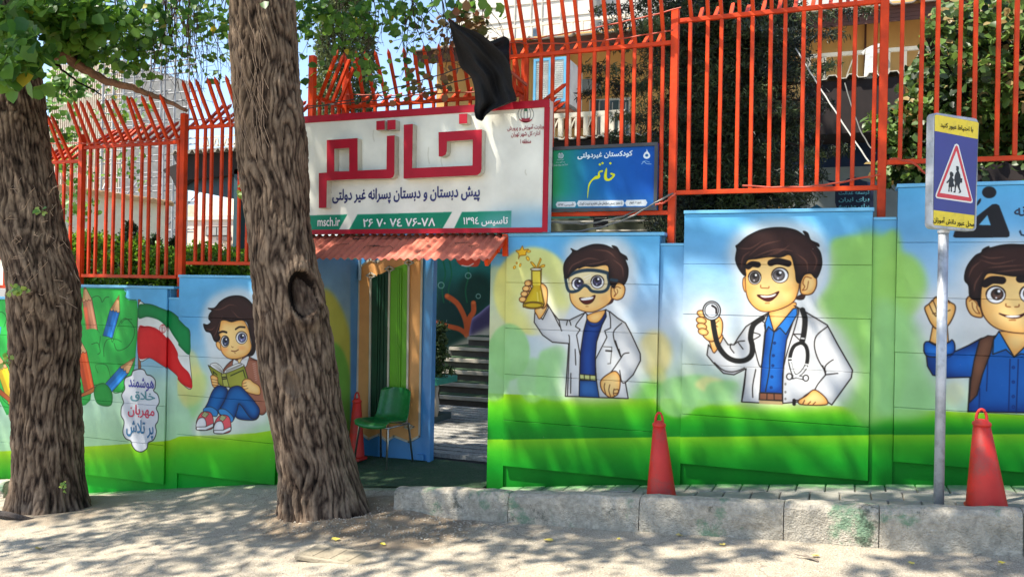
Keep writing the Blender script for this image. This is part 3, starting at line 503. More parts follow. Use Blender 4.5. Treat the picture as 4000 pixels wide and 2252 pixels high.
skin(Q3, [(165, 700), (240, 720), (285, 760), (295, 810), (280, 880), (220, 910), (170, 880), (150, 830), (140, 760)], lw=2.2)
for cx, cy in ((158, 725), (152, 770), (155, 810), (165, 845)): skin(Q3, ell(cx, cy, 34, 22, rot=.25), lw=1.9, rs=3)
C.stroke(Q3([(270, 770), (245, 795), (262, 812)]), 1.7, (90, 50, 26))
C.stroke(Q3([(228, 760), (238, 830), (262, 930), (310, 1000), (370, 1035), (440, 1035), (485, 1000), (492, 940), (480, 880), (500, 800), (560, 755)]), 9.5, (24, 24, 26))
C.fill(Q3(ell(222, 705, 58, 62)), (206, 214, 222), line=OL, lw=2.6); C.stroke(Q3(ell(222, 703, 45, 48)), 2.0, OL, closed=True); C.stroke(Q3([(225, 672), (250, 690), (252, 720)]), 4, OL); C.fill(Q3(ell(215, 715, 24, 26)), (226, 232, 240), blur=3)
C.stroke(Q3([(825, 700), (842, 760), (836, 850), (822, 915)]), 9.5, (24, 24, 26)); C.stroke(Q3([(820, 915), (770, 940), (745, 1000), (745, 1060), (770, 1130), (820, 1150), (850, 1160)]), 6.5, (24, 24, 26)); C.stroke(Q3([(822, 915), (850, 945), (860, 1000), (850, 1070), (815, 1120), (770, 1145), (735, 1150)]), 6.5, (24, 24, 26))
for p in ([(745, 1050), (770, 1130), (820, 1150)], [(850, 1075), (815, 1120), (770, 1145)]): C.stroke(Q3(p), 4, (200, 202, 204))
for p in ([(735, 1022), (755, 1022)], [(738, 1042), (758, 1040)], [(845, 1060), (865, 1064)], [(842, 1080), (860, 1086)], [(818, 888), (836, 890)]): C.stroke(Q3(p), 3, (220, 220, 220), sm=False)
for c_ in ((738, 1142), (848, 1152)): C.fill(Q3(ell(c_[0], c_[1], 18, 20)), (206, 208, 210), line=OL, lw=2.2)
C.fill(Q3([(780, 620), (840, 590), (835, 625), (805, 632)]), HR, line=(12, 8, 8), lw=1.5)
skin(Q3, [(445, 490), (432, 490), (428, 530), (440, 575), (452, 570)])
C.fill(Q3([(455, 370), (560, 345), (745, 335), (790, 420), (805, 520), (790, 600), (760, 650), (690, 690), (600, 712), (530, 700), (470, 640), (448, 560), (445, 450)]), SK, rim=(226, 164, 92), rs=10, line=(60, 34, 22), lw=2)
for e in ((480, 550), (720, 560)): C.fill(Q3(ell(e[0], e[1], 46, 28)), (230, 158, 84), blur=5, op=.55)
C.fill(Q3(ell(580, 470, 50, 90)), (244, 206, 140), blur=8, op=.6)
skin(Q3, [(815, 510), (840, 465), (885, 458), (915, 480), (918, 540), (890, 590), (840, 600), (812, 580)], lw=2.2)
C.stroke(Q3([(885, 490), (845, 480), (828, 520), (840, 545), (825, 570)]), 1.8, (120, 60, 30)); C.stroke(Q3([(865, 510), (855, 560), (830, 570)]), 1.6, (120, 60, 30))
C.stroke(Q3([(465, 412), (490, 396), (528, 400)]), 11, HRR); C.stroke(Q3([(615, 388), (660, 376), (730, 392)]), 12, HRR)
eye(Q3, 508, 485, 42, 45, (86, 80, 84), ir=.82, px=0); eye(Q3, 676, 470, 55, 50, (126, 122, 130), ir=.74, px=-8)
C.stroke(Q3([(548, 535), (550, 552), (575, 555)]), 1.8, (120, 60, 30)); C.stroke(Q3([(578, 555), (600, 555), (603, 545)]), 1.8, (120, 60, 30))
C.fill(Q3([(525, 602), (590, 605), (630, 595), (668, 578), (650, 610), (610, 640), (570, 635)]), (66, 22, 20), line=(40, 12, 12), lw=2); C.fill(Q3([(545, 604), (600, 606), (650, 592), (630, 612), (570, 618)]), (240, 236, 228)); C.stroke(Q3([(578, 655), (605, 655)]), 1.8, (140, 76, 40))
hair(Q3, [(382, 275), (400, 262), (460, 210), (560, 165), (680, 152), (780, 170), (845, 210), (830, 178), (860, 190), (880, 235), (930, 260), (935, 280), (915, 275), (945, 320), (955, 390), (940, 450), (915, 490), (880, 458), (835, 470), (808, 520), (785, 505), (775, 430), (745, 335), (680, 350), (600, 348), (520, 360), (460, 370), (445, 420), (448, 475), (410, 440), (380, 370), (388, 300)],
     [[(400, 290), (480, 290), (560, 240)], [(500, 350), (600, 310), (700, 290)], [(470, 340), (560, 270), (680, 240)], [(560, 345), (660, 320), (740, 270)], [(420, 420), (430, 350), (480, 310)], [(790, 330), (850, 380), (860, 450)], [(880, 300), (920, 370), (900, 440)], [(600, 330), (690, 300), (760, 310)]])
# ================= boy with the school bag
SB = (20, 84, 164); SBR = (8, 44, 112)
C.fill(Q4([(275, 860), (300, 730), (405, 730), (415, 860)]), SK, sm=False, rim=SKR, rs=6, line=(50, 34, 22), lw=1.8)
C.fill(Q4([(240, 860), (275, 840), (330, 870), (410, 850), (440, 835), (458, 870), (450, 920), (560, 870), (650, 820), (760, 800), (900, 860), (1100, 860), (1100, 1360), (555, 1350), (570, 1100), (400, 1105), (300, 1085), (262, 1020), (255, 950), (235, 910)]), SB, sm=False, rim=SBR, rs=12, line=OL, lw=2.4)
C.fill(Q4([(300, 900), (440, 900), (440, 1080), (300, 1070)]), (8, 40, 104), blur=8, op=.5); C.fill(Q4([(440, 940), (600, 960), (600, 1060), (440, 1050)]), (20, 96, 190), blur=8, op=.6)
C.fill(Q4([(236, 870), (262, 842), (330, 872), (410, 852), (440, 830), (460, 870), (445, 930), (330, 955), (250, 940)]), (30, 108, 196), line=OL, lw=2, rim=(14, 70, 150), rs=5)
for p in ([(460, 900), (440, 940), (410, 960)], [(700, 960), (690, 1200)], [(860, 970), (850, 1350)], [(920, 970), (905, 1360)], [(640, 1180), (636, 1330)]): C.stroke(Q4(p), 1.8, (8, 30, 84))
for y in (1030, 1135, 1240, 1315): C.fill(Q4(ell(884, y, 10, 10)), (12, 60, 140), line=(8, 30, 84), lw=1)
C.fill(Q4([(640, 830), (700, 800), (745, 805), (720, 920), (660, 1080), (620, 1230), (565, 1285), (575, 1130), (600, 980)]), (112, 76, 60), sm=False, rim=(84, 52, 42), rs=6, line=OL, lw=2)
C.fill(Q4([(780, 770), (960, 760), (1060, 800), (890, 955), (830, 880)]), SK, sm=False, rim=SKR, rs=9, line=(60, 34, 22), lw=1.8)
C.fill(Q4([(780, 768), (890, 955), (830, 900), (735, 935), (740, 830)]), (30, 112, 196), sm=False, line=OL, lw=2); C.fill(Q4([(890, 955), (1060, 790), (1100, 860), (1060, 960), (940, 930)]), (30, 112, 196), sm=False, line=OL, lw=2)
C.fill(Q4([(242, 600), (270, 572), (300, 545), (330, 520), (400, 540), (430, 560), (460, 580), (462, 620), (440, 680), (400, 735), (330, 750), (290, 715), (262, 660)]), SK, rim=SKR, rs=7, line=(50, 34, 22), lw=2.2)
for p in ([(275, 575), (300, 630), (325, 660), (330, 640), (300, 640)], [(285, 560), (300, 545), (325, 600), (330, 630)], [(310, 530), (330, 520), (340, 560)], [(425, 615), (410, 622)], [(405, 540), (420, 565)]): C.stroke(Q4(p), 1.9, (60, 36, 22))
skin(Q4, [(645, 600), (640, 560), (600, 520), (565, 515), (543, 545), (550, 600), (580, 650), (630, 668), (660, 660)], lw=2.2)
C.stroke(Q4([(565, 550), (590, 540), (620, 570), (620, 600), (640, 640)]), 1.8, (120, 60, 30)); C.stroke(Q4([(585, 560), (590, 600), (615, 635), (640, 640)]), 1.6, (120, 60, 30))
C.fill(Q4([(655, 430), (690, 350), (900, 340), (1120, 360), (1140, 560), (1100, 700), (1000, 775), (900, 780), (780, 755), (700, 700), (655, 620), (645, 520)]), SK, rim=(228, 170, 102), rs=12, line=(60, 34, 22), lw=2)
for e in ((730, 610), (1020, 610)): C.fill(Q4(ell(e[0], e[1], 50, 30)), (236, 170, 96), blur=6, op=.5)
C.stroke(Q4([(680, 425), (730, 398), (800, 400)]), 13, HRR); C.stroke(Q4([(935, 390), (1000, 385)]), 13, HRR)
eye(Q4, 757, 505, 70, 62, (104, 76, 70), ir=.66, px=10, py=-4); eye(Q4, 985, 500, 54, 58, (104, 76, 70), ir=.68, px=6, py=-4)
C.stroke(Q4([(830, 570), (832, 588), (862, 592)]), 1.9, (120, 60, 30)); C.stroke(Q4([(895, 592), (922, 590), (925, 575)]), 1.9, (120, 60, 30))
C.fill(Q4([(782, 640), (840, 655), (920, 655), (975, 635), (930, 668), (860, 672)]), (66, 22, 20), line=(40, 12, 12), lw=2); C.fill(Q4([(830, 656), (930, 655), (910, 668), (850, 668)]), (240, 236, 228)); C.stroke(Q4([(855, 688), (900, 688)]), 2, (140, 76, 40))
hair(Q4, [(640, 590), (620, 550), (570, 520), (560, 440), (532, 400), (535, 340), (560, 280), (610, 220), (650, 200), (665, 175), (705, 155), (715, 165), (800, 145), (900, 140), (1050, 160), (1130, 260), (1130, 380), (1000, 370), (880, 370), (780, 355), (700, 350), (665, 400), (650, 480)],
     [[(650, 220), (720, 240), (820, 230)], [(640, 250), (760, 280), (900, 250)], [(700, 310), (800, 300), (960, 290)], [(760, 340), (860, 330), (980, 320)], [(560, 380), (590, 310), (650, 260)], [(600, 480), (610, 420), (660, 340)]])
# ---- black emblem on the right hand panel
C.fill(Q5([(415, 1360), (430, 1310), (600, 1200), (700, 1120), (810, 1035), (850, 1030), (880, 1045), (985, 1320), (985, 1355), (960, 1368), (440, 1372)]), (24, 26, 34), sm=False); C.fill(Q5([(675, 1243), (762, 1142), (796, 1245)]), (100, 176, 220), sm=False)
C.fill(Q5(ell(780, 914, 72, 60)), (24, 26, 34)); C.fill(Q5([(655, 1050), (665, 1000), (695, 975), (692, 1010)]), (24, 26, 34))
C.fill(Q5([(1080, 1310), (1100, 1350), (1160, 1360), (1160, 1345), (1110, 1335), (1095, 1290)]), (24, 40, 60), sm=False)
# ---- thin grime where boards meet the ground
rngm = C.gauss(np.random.default_rng(3).random((C.h//8+1, C.w//8+1)).astype(np.float32), 3.)
MURAL = C.material('mural_paint')
# ================= spray paint on the return wall of the gate
CR = Canvas(-.15, 1.25, -.5, 2.1, 120, xplane=-4.97)
PX2, PY2 = CR.pxgrid()
CR.a[:] = ramp((PY2-1000)/780, [(0, (92, 140, 186)), (.25, (130, 160, 180)), (.45, (170, 190, 150)), (.8, (120, 176, 80)), (1, (40, 140, 40))])/255
CR.fill([(1250, 1130), (1300, 1150), (1350, 1250), (1375, 1400), (1370, 1700), (1200, 1700), (1180, 1200)], (186, 178, 84), blur=3); CR.fill([(1260, 1360), (1310, 1340), (1350, 1400), (1368, 1520), (1365, 1760), (1200, 1780), (1200, 1400)], (112, 166, 72), blur=2)
CR.fill([(1366, 900), (1410, 900), (1410, 1800), (1366, 1800)], (84, 140, 190), blur=1.5, sm=False)
RETURNP = CR.material('return_wall_paint')
# ================= underwater painting seen through the gate
CU = Canvas(-8.4, -3.2, -1, 3.4, 100, y=6.75)
CU.a[:] = np.array((16, 74, 74))/255; U3 = R(1640, 980, 1.647)
for p, c, bl in ((ell(300, 60, 260, 120), (26, 104, 104), 12), (ell(240, 420, 200, 160), (8, 44, 46), 12), (ell(360, 260, 110, 120), (8, 48, 44), 6), (ell(200, 560, 120, 100), (8, 50, 44), 8)): CU.fill(U3(p), c, blur=bl)
for x in (150, 190, 300): CU.stroke(U3([(x, 60), (x+14, 150), (x-6, 250), (x+4, 330)]), 3, (12, 90, 62))
CU.fill(U3([(320, 500), (330, 440), (380, 400), (440, 350), (480, 340), (480, 520), (330, 560)]), (60, 52, 92), rim=(130, 120, 170), rs=4)
CO = (196, 84, 44)
CU.stroke(U3([(300, 540), (300, 480), (285, 420), (250, 350), (215, 315), (175, 290)]), 10, CO); CU.stroke(U3([(305, 500), (320, 430), (345, 390), (345, 335)]), 10, CO); CU.stroke(U3([(295, 530), (250, 500), (170, 480), (110, 460)]), 9, CO)
for p in ((175, 288), (345, 332), (110, 460)): CU.fill(U3(ell(p[0], p[1], 12, 9)), (226, 110, 60))
for p in ((137, 220, 19), (311, 158, 18), (376, 290, 14)): CU.stroke(U3(ell(p[0], p[1], p[2], p[2])), 1.2, (180, 210, 205), closed=True)
CU.fill(U3([(240, 40), (380, 40), (375, 95), (330, 100), (260, 90)]), (206, 62, 44)); CU.stroke(U3([(270, 92), (310, 98), (345, 80)]), 2, (240, 240, 236))
CU.fill(U3([(60, 680), (300, 560), (440, 490), (520, 450), (520, 1100), (60, 1100)]), (196, 186, 168), sm=False, blur=4)
UNDERP = CU.material('underwater_paint', .6)
# ================================================================== GROUND
ZBX = [-60, -9.2, -7.74, -5.5, -2.97, -1.15, .18, 1.05, 3, 60]; ZBZ = [-1.4, -.90, -.724, -.40, -.165, .045, .18, .26, .45, 1.2]
def zb(x): return float(np.interp(x, ZBX, ZBZ))
def zr(x): return .085*max(-14, min(14, x))
def yk(x): return -.75-.11*(max(-4.5, min(3, x))+3.55)
def ground_z(x, y):
    if y >= 0: return zb(x)
    k = yk(x); t = min(1, -y/(-k)); t = t*t*(3-2*t)
    kerbed = x > -3.5
    if kerbed:
        if y > k+.08: return zb(x)+.02*(-y/(-k))*0
        return zr(x)+(.03*max(0, 1-abs(y-k)/.5)**2)*0
    a = zb(x)*(1-t)+zr(x)*t
    if x > -4.2:   # ramp down beside the kerb end
        s = (x+4.2)/.7; a = a*(1-s)+s*(zb(x)*(1-t)+zr(x)*t)
    return a
asph = mat('dusty_asphalt', (180, 168, 148), rough=.95, var=.12, scale=2.2, bump=1., bscale=95, dirt=(158, 146, 126), dscale=4, dirt_amt=.65)
def aggregate(m):   # dark and pale stone chips in the worn surface, fine cracks
    N, L = m.node_tree.nodes, m.node_tree.links; b = N['Principled BSDF']; src = b.inputs['Base Color'].links[0].from_socket; g = N.new('ShaderNodeNewGeometry')
    for sc_, lo, hi, col, amt in ((110, .56, .62, (112, 104, 92), .75), (75, .60, .66, (226, 218, 200), .6), (9, .60, .70, (132, 122, 106), .5)):
        n = N.new('ShaderNodeTexNoise'); n.inputs['Scale'].default_value = sc_; n.inputs['Detail'].default_value = 3; L.new(g.outputs['Position'], n.inputs['Vector'])
        r = N.new('ShaderNodeMapRange'); r.inputs[1].default_value = lo; r.inputs[2].default_value = hi; r.inputs[4].default_value = amt; L.new(n.outputs[0], r.inputs[0])
        mx = N.new('ShaderNodeMix'); mx.data_type = 'RGBA'; L.new(r.outputs[0], mx.inputs[0]); L.new(src, mx.inputs[6]); mx.inputs[7].default_value = (*s2l(col), 1); src = mx.outputs[2]
    v = N.new('ShaderNodeTexVoronoi'); v.feature = 'DISTANCE_TO_EDGE'; v.inputs['Scale'].default_value = .8
    nz = N.new('ShaderNodeTexNoise'); nz.inputs['Scale'].default_value = 3; nz.inputs['Detail'].default_value = 8; L.new(g.outputs['Position'], nz.inputs['Vector']); ad = N.new('ShaderNodeVectorMath'); ad.operation = 'MULTIPLY_ADD'; ad.inputs[1].default_value = (.5, .5, .5); L.new(nz.outputs['Color'], ad.inputs[0]); L.new(g.outputs['Position'], ad.inputs[2]); L.new(ad.outputs[0], v.inputs['Vector'])
    r = N.new('ShaderNodeMapRange'); r.inputs[1].default_value = 0; r.inputs[2].default_value = .008; r.inputs[3].default_value = .55; r.inputs[4].default_value = 0; L.new(v.outputs['Distance'], r.inputs[0])
    mx = N.new('ShaderNodeMix'); mx.data_type = 'RGBA'; L.new(r.outputs[0], mx.inputs[0]); L.new(src, mx.inputs[6]); mx.inputs[7].default_value = (*s2l((96, 86, 74)), 1); L.new(mx.outputs[2], b.inputs['Base Color'])
aggregate(asph); base_paint(asph)
def soil_patch(m, spots):   # loose brown earth round the tree feet
    N, L = m.node_tree.nodes, m.node_tree.links; b = N['Principled BSDF']; src = b.inputs['Base Color'].links[0].from_socket; g = N.new('ShaderNodeNewGeometry')
    n = N.new('ShaderNodeTexNoise'); n.inputs['Scale'].default_value = 4; n.inputs['Detail'].default_value = 10; n.inputs['Roughness'].default_value = .7; L.new(g.outputs['Position'], n.inputs['Vector'])
    for (x, y, z), r0, col, amt in spots:
        d = N.new('ShaderNodeVectorMath'); d.operation = 'DISTANCE'; L.new(g.outputs['Position'], d.inputs[0]); d.inputs[1].default_value = (x, y, z)
        a = N.new('ShaderNodeMath'); a.operation = 'MULTIPLY_ADD'; a.inputs[1].default_value = 1.1; L.new(n.outputs[0], a.inputs[0]); L.new(d.outputs['Value'], a.inputs[2])
        r = N.new('ShaderNodeMapRange'); r.inputs[1].default_value = r0+.5; r.inputs[2].default_value = r0+.75; r.inputs[3].default_value = amt; r.inputs[4].default_value = 0; L.new(a.outputs[0], r.inputs[0])
        mx = N.new('ShaderNodeMix'); mx.data_type = 'RGBA'; L.new(r.outputs[0], mx.inputs[0]); L.new(src, mx.inputs[6]); mx.inputs[7].default_value = (*s2l(col), 1); src = mx.outputs[2]
    L.new(src, b.inputs['Base Color'])
soil_patch(asph, [((-3.95, -1.0, -.33), .55, (128, 108, 84), .8), ((-3.1, -1.25, -.25), .45, (132, 112, 88), .75), ((-7.0, -1.05, -.6), .6, (134, 116, 94), .6)])
def axis(segs):
    out = []
    for a, b, n in segs: out += list(np.linspace(a, b, n, endpoint=False))
    return out+[segs[-1][1]]
gx = axis([(-80, -14, 8), (-14, -9.5, 20), (-9.5, 2.5, 240), (2.5, 14, 24), (14, 80, 8)]); gy = axis([(-60, -8, 10), (-8, -3, 40), (-3, -.0, 75)]); gy = [y for y in gy]+[.05]
def gnoise(x, y): return .008*mnoise.fractal(Vector((x*1.3, y*1.3, 0)), 1, 2, 4)+.004*mnoise.noise(Vector((x*7, y*7, 3)))
vs_ = []
for y in gy:
    for x in gx:
        z = ground_z(x, y)+(gnoise(x, y) if y > -7 and -12 < x < 5 else 0)
        if x > -3.5 and y > yk(x)+.08: z -= .03
        d2 = math.hypot((x+3.95)/.75, (y+.85)/.45)       # bare earth heaped round the foot of the middle tree
        d1 = math.hypot((x+7.05)/.8, (y+.95)/.5)
        z += .05*math.exp(-((d2-.75)/.35)**2)+.03*math.exp(-((d1-.8)/.3)**2)
        vs_.append((x, y, z))
nx = len(gx); fs_ = [(j*nx+i, j*nx+i+1, (j+1)*nx+i+1, (j+1)*nx+i) for j in range(len(gy)-1) for i in range(nx-1)]
me = bpy.data.meshes.new('road'); me.from_pydata(vs_, [], fs_); road = link('road', me, asph, smooth=True); tag(road, kind='structure', label='dusty sunlit asphalt street sloping up to the right')
cg = MB().add([(-200, .3, -.46), (200, .3, -.46), (200, 500, -.46), (-200, 500, -.46)], [(0, 1, 2, 3)]).build('courtyard_ground', mat('yard', (120, 116, 108), rough=.9, bump=.5)); tag(cg, kind='structure')
far = MB().add([(-900, -900, -1.6), (900, -900, -1.6), (900, 1500, -1.6), (-900, 1500, -1.6)], [(0, 1, 2, 3)]).build('ground', mat('far_ground', (150, 142, 128), rough=.95)); tag(far, kind='structure')
# sidewalk of pavers between wall and kerb
sw = MB(); P_ = []
for i in range(48):
    x = -3.45+i*.15; P_.append((x, 0.0, zb(x)-.022)); P_.append((x, yk(x)+.17, zb(x)-.022))
sw.add(P_, [(2*i, 2*i+1, 2*i+3, 2*i+2) for i in range(47)])
sidewalk = sw.build('sidewalk', mat('joint_sand', (122, 116, 104), rough=1, bump=.6)); tag(sidewalk, kind='structure', label='narrow grey paver sidewalk between mural wall and kerb')
pm = mat('paver_concrete', (150, 146, 136), rough=.9, var=.16, scale=5, bump=.7, bscale=120, dirt=(104, 100, 92), dscale=7)
base_paint(pm)
me = MB().box((-.1, -.131, -.03), (.1, .131, 0)).mesh('paver')
bm = bmesh.new(); bm.from_mesh(me); bmesh.ops.bevel(bm, geom=bm.edges[:], offset=.006, segments=1, affect='EDGES'); bm.to_mesh(me); bm.free(); me.materials.append(pm)
for r in range(4):
    for i in range(30):
        x = -2.72+i*.208+(r % 2)*.104; y = -.14-r*.27
        if y-.135 < yk(x)+.18 or x > 3.3: continue
        o = bpy.data.objects.new('paver', me); COL.objects.link(o); o.parent = sidewalk
        o.location = (x, y, zb(x)+random.uniform(-.004, .003)); sl_ = (zb(x+.1)-zb(x-.1))/.2; o.rotation_euler = (random.uniform(-.012, .012), -math.atan(sl_)+random.uniform(-.012, .012), random.uniform(-.012, .012))
# kerb of big rough stones
km = mat('kerb_concrete', (178, 169, 152), rough=.95, var=.18, scale=30, bump=1., bscale=80, dirt=(120, 118, 104), dscale=5.5, dirt_amt=.5)
def kerb_paint(m):
    N, L = m.node_tree.nodes, m.node_tree.links; b = N['Principled BSDF']; src = b.inputs['Base Color'].links[0].from_socket; g = N.new('ShaderNodeNewGeometry')
    for sc_, lo, hi, col, amt in ((1.5, .54, .60, (84, 128, 96), .75), (3.3, .60, .64, (40, 52, 36), .7)):
        n = N.new('ShaderNodeTexNoise'); n.inputs['Scale'].default_value = sc_; n.inputs['Detail'].default_value = 12; n.inputs['Roughness'].default_value = .72; L.new(g.outputs['Position'], n.inputs['Vector'])
        r = N.new('ShaderNodeMapRange'); r.inputs[1].default_value = lo; r.inputs[2].default_value = hi; r.inputs[4].default_value = amt; L.new(n.outputs[0], r.inputs[0])
        mx = N.new('ShaderNodeMix'); mx.data_type = 'RGBA'; L.new(r.outputs[0], mx.inputs[0]); L.new(src, mx.inputs[6]); mx.inputs[7].default_value = (*s2l(col), 1); src = mx.outputs[2]
    L.new(src, b.inputs['Base Color'])
kerb_paint(km)
kerb = MB().box((-3.3, -.8, -.35), (-3.2, -.7, -.25)).build('kerb', km); tag(kerb, kind='structure', label='rough whitewashed concrete kerb with worn green paint')
def kerb_stone(x0, x1, par, yo=0, top=None, wd_=.18, ykf=yk):
    n, mz = 26, 10; vs, fs = [], []
    prof = [(0, -.06), (0, .0), (0, .06), (0, .12), (0, .17), (.012, .215), (.035, .24), (.09, .246), (.145, .242), (.175, .22), (.18, .14), (.18, -.06)]
    for i in range(n+1):
        x = x0+(x1-x0)*i/n; e = min(i, n-i); rnd_ = .003 if e == 0 else 0
        for yy, zz in prof:
            hz = 1+.10*(x+1)*.4; nz = mnoise.fractal(Vector((x*6, yy*9+zz*11, 5)), 1, 2, 5)*.013+mnoise.noise(Vector((x*1.6, zz*3, 9)))*.014
            vs.append((x, ykf(x)+yo+yy*wd_/.18+(nz if yy < .15 else -nz)+(rnd_ if yy < .09 else -rnd_), zr(x)+zz*hz-rnd_*(zz > .2)+nz*.5*(zz > .1)))
    m_ = len(prof); fs = [(i*m_+k, (i+1)*m_+k, (i+1)*m_+k+1, i*m_+k+1) for i in range(n) for k in range(m_-1)]
    fs += [tuple(range(m_)), tuple(n*m_+k for k in range(m_))[::-1]]
    o = MB().add(vs, fs).build('kerb_stone', km, par, smooth=False); return o
jx = [-3.5, -2.42, -1.36, -.36, .22, 1.0, 2.1, 3.2, 4.2]
for a, b in zip(jx[:-1], jx[1:]): kerb_stone(a+.003, b-.003, kerb)
kerb2 = MB().box((-9.2, -.4, -.9), (-9.1, -.3, -.8)).build('kerb', km); tag(kerb2, kind='structure', label='short grey kerb block behind the left tree')
kerb_stone(-9.9, -8.75, kerb2, ykf=lambda x: -.62); kerb_stone(-8.74, -8.3, kerb2, ykf=lambda x: -.62)
# scattered little things on the road
lm = leafmat('fallen_leaf_yellow', (214, 196, 60), (196, 176, 110), .1)
def rnd_attr(me, val=None):
    a = me.attributes.new('rnd', 'FLOAT', 'POINT'); v = np.full(len(me.vertices), random.random() if val is None else val, np.float32); a.data.foreach_set('value', v)
def on_ground(px, py):
    z = 0.
    for _ in range(40):
        d = ray(px, py); t = (z-CAMP[2])/d[2]; p = CAMP+d*t; z = z*.5+.5*(ground_z(p[0], p[1])+gnoise(p[0], p[1]))
    return Vector((p[0], p[1], z+.006))
spots_ = [(2142, 2113, .055, 'yellow curled leaf fallen nearest the middle of the kerb'), (2416, 2110, .02, 'tiny pale yellow leaf lying left of the grey twig'), (2652, 2094, .035, 'round cream leaf lying at the kerb foot'), (2822, 2130, .03, 'pale yellow leaf lying below the worn green kerb paint'),
          (3185, 2175, .035, 'bright yellow leaf lying beside the twig'), (3560, 2205, .025, 'pale leaf right of the twig on sunny road'), (3914, 2204, .03, 'yellow leaf in the far right corner of the road'), (1312, 2110, .05, 'olive leaf lying on dirt in front of the middle tree'), (1496, 2130, .03, 'small straw leaf right of the middle tree'), (150, 2145, .04, 'dry leaf in the shade at the left edge')]
for px, py, s, lb in spots_:
    s *= .72
    p = on_ground(px, py); a0 = random.random()*6; b = MB(); n = 9
    ring = [(p.x+s*math.cos(t+a0)*(1.25 if i == 0 else 1)*(.9+.2*random.random()), p.y+s*.75*math.sin(t+a0), p.z+.004+random.random()*.012) for i, t in enumerate([k*2*math.pi/n for k in range(n)])]
    b.add([(p.x, p.y, p.z+.002)]+ring, [(0, 1+i, 1+(i+1) % n) for i in range(n)]); o = b.build('fallen_leaf', lm); rnd_attr(o.data); tag(o, lb, 'leaf', 'leaves fallen on the road')
p = on_ground(3150, 2182); b = MB()
for k in range(6): b.tube([p+Vector((-.07+k*.004, .02-k*.004, .012)), p+Vector((0, -.012+k*.005, .014)), p+Vector((.07, -.05+k*.006, .004))], .003, 5)
tag(b.build('twig', mat('twig_grey', (120, 108, 96), rough=.9)), 'small bundle of grey twigs lying on the sunny road', 'twig')
p = on_ground(60, 2035); b = MB(); b.tube([p+Vector((-.3, .03, .03)), p+Vector((-.1, 0, .04)), p+Vector((.08, .01, .03)), p+Vector((.2, .05, .02))], [.03, .035, .028, .01], 8); tag(b.build('dead_branch', mat('dark_wood', (52, 44, 40), rough=.9, bump=.8)), 'dark charred stick lying at the foot of the left tree', 'branch')
pb = MB(); 
for k in range(2600):
    if k < 1500: t = random.random()*6.28; r = random.gauss(.62, .22); x = -3.7+r*1.1*math.cos(t)*1.2+.25; y = -1.05+r*.55*math.sin(t)
    else: x = random.uniform(-9, 2); y = random.uniform(-2.7, -.3)
    if x > -3.5 and y > yk(x)-.02: continue
    if y > -.03: continue
    s = random.uniform(.003, .009)*(1.3 if k < 1500 else 1); z = ground_z(x, y)+gnoise(x, y)+s*.4+.05*math.exp(-((math.hypot((x+3.95)/.75, (y+.85)/.45)-.75)/.35)**2)
    pts = [(x+s*random.uniform(.7, 1.2)*a, y+s*random.uniform(.7, 1.2)*b_, z+s*.7*c_) for a, b_, c_ in ((1, 0, 0), (0, 1, 0), (-1, 0, 0), (0, -1, 0), (0, 0, 1), (0, 0, -1))]
    pb.add(pts, [(0, 1, 4), (1, 2, 4), (2, 3, 4), (3, 0, 4), (1, 0, 5), (2, 1, 5), (3, 2, 5), (0, 3, 5)])
tag(pb.build('gravel', mat('gravel_stone', (168, 156, 138), rough=.95, var=.3, scale=40)), label='loose gravel and grit scattered on the road', kind='stuff')
# iron cover with dusty patch before the tree
p = on_ground(1370, 2180)
cov = MB().box((p.x-.38, p.y-.12, p.z-.03), (p.x+.38, p.y+.16, p.z+.004)).build('drain_cover', mat('iron_dusty', (158, 146, 124), rough=.8, var=.2, bump=.6), bevel=.006); tag(cov, 'dusty square drain cover sunk in the ground before the middle tree', 'drain cover')
for k in range(5): MB().box((p.x-.33+k*.14, p.y-.09, p.z+.002), (p.x-.25+k*.14, p.y+.13, p.z+.007)).build('rib', MATS['iron_dusty'], cov)
# ================================================================== WALLS
wallL = empty('school_wall', (-7.2, 0, -.6), 'mural wall left of the gate with painted pencils, flag and boy reading', 'wall')
wallR = empty('school_wall', (-.6, 0, 0), 'mural wall right of the gate with painted chemist, doctor and schoolbag boys', 'wall')
capm = mat('cap_blue', (104, 176, 214), rough=.5, var=.06)
def back_wall(x0, x1, ztop, par, y0=0., th=.18):
    n = max(1, int((x1-x0)/.3)); b = MB(); vs = []
    for i in range(n+1):
        x = x0+(x1-x0)*i/n; vs += [(x, y0, zb(x)-.2), (x, y0, ztop), (x, y0+th, ztop), (x, y0+th, zb(x)-.2)]
    fs = [(4*i+k, 4*i+(k+1) % 4, 4*i+4+(k+1) % 4, 4*i+4+k) for i in range(n) for k in range(4)]+[(0, 1, 2, 3), (4*n+3, 4*n+2, 4*n+1, 4*n)]
    return b.add(vs, fs).build('masonry', MURAL, par)
def panel(x0, x1, z0, z1, par, cap_to=None):
    pn = MB().box((x0+.01, -.03, z0+.01), (x1-.01, -.002, z1-.01)).build('wall_panel', MURAL, par)
    n = 5; h = (z1-z0)/n
    for i in range(n):
        a = z0+i*h; MB().box((x0+random.uniform(0, .004), -.046-random.uniform(0, .004), a+.0015), (x1-random.uniform(0, .004), -.031, a+h-.0015)).build('board', MURAL, pn, bevel=.002, seg=1)
    c = MB().box((x0-.005, -.06, z1+.001), ((cap_to or x1), .19, z1+.028)).build('coping', capm, par, bevel=.003)
    return pn
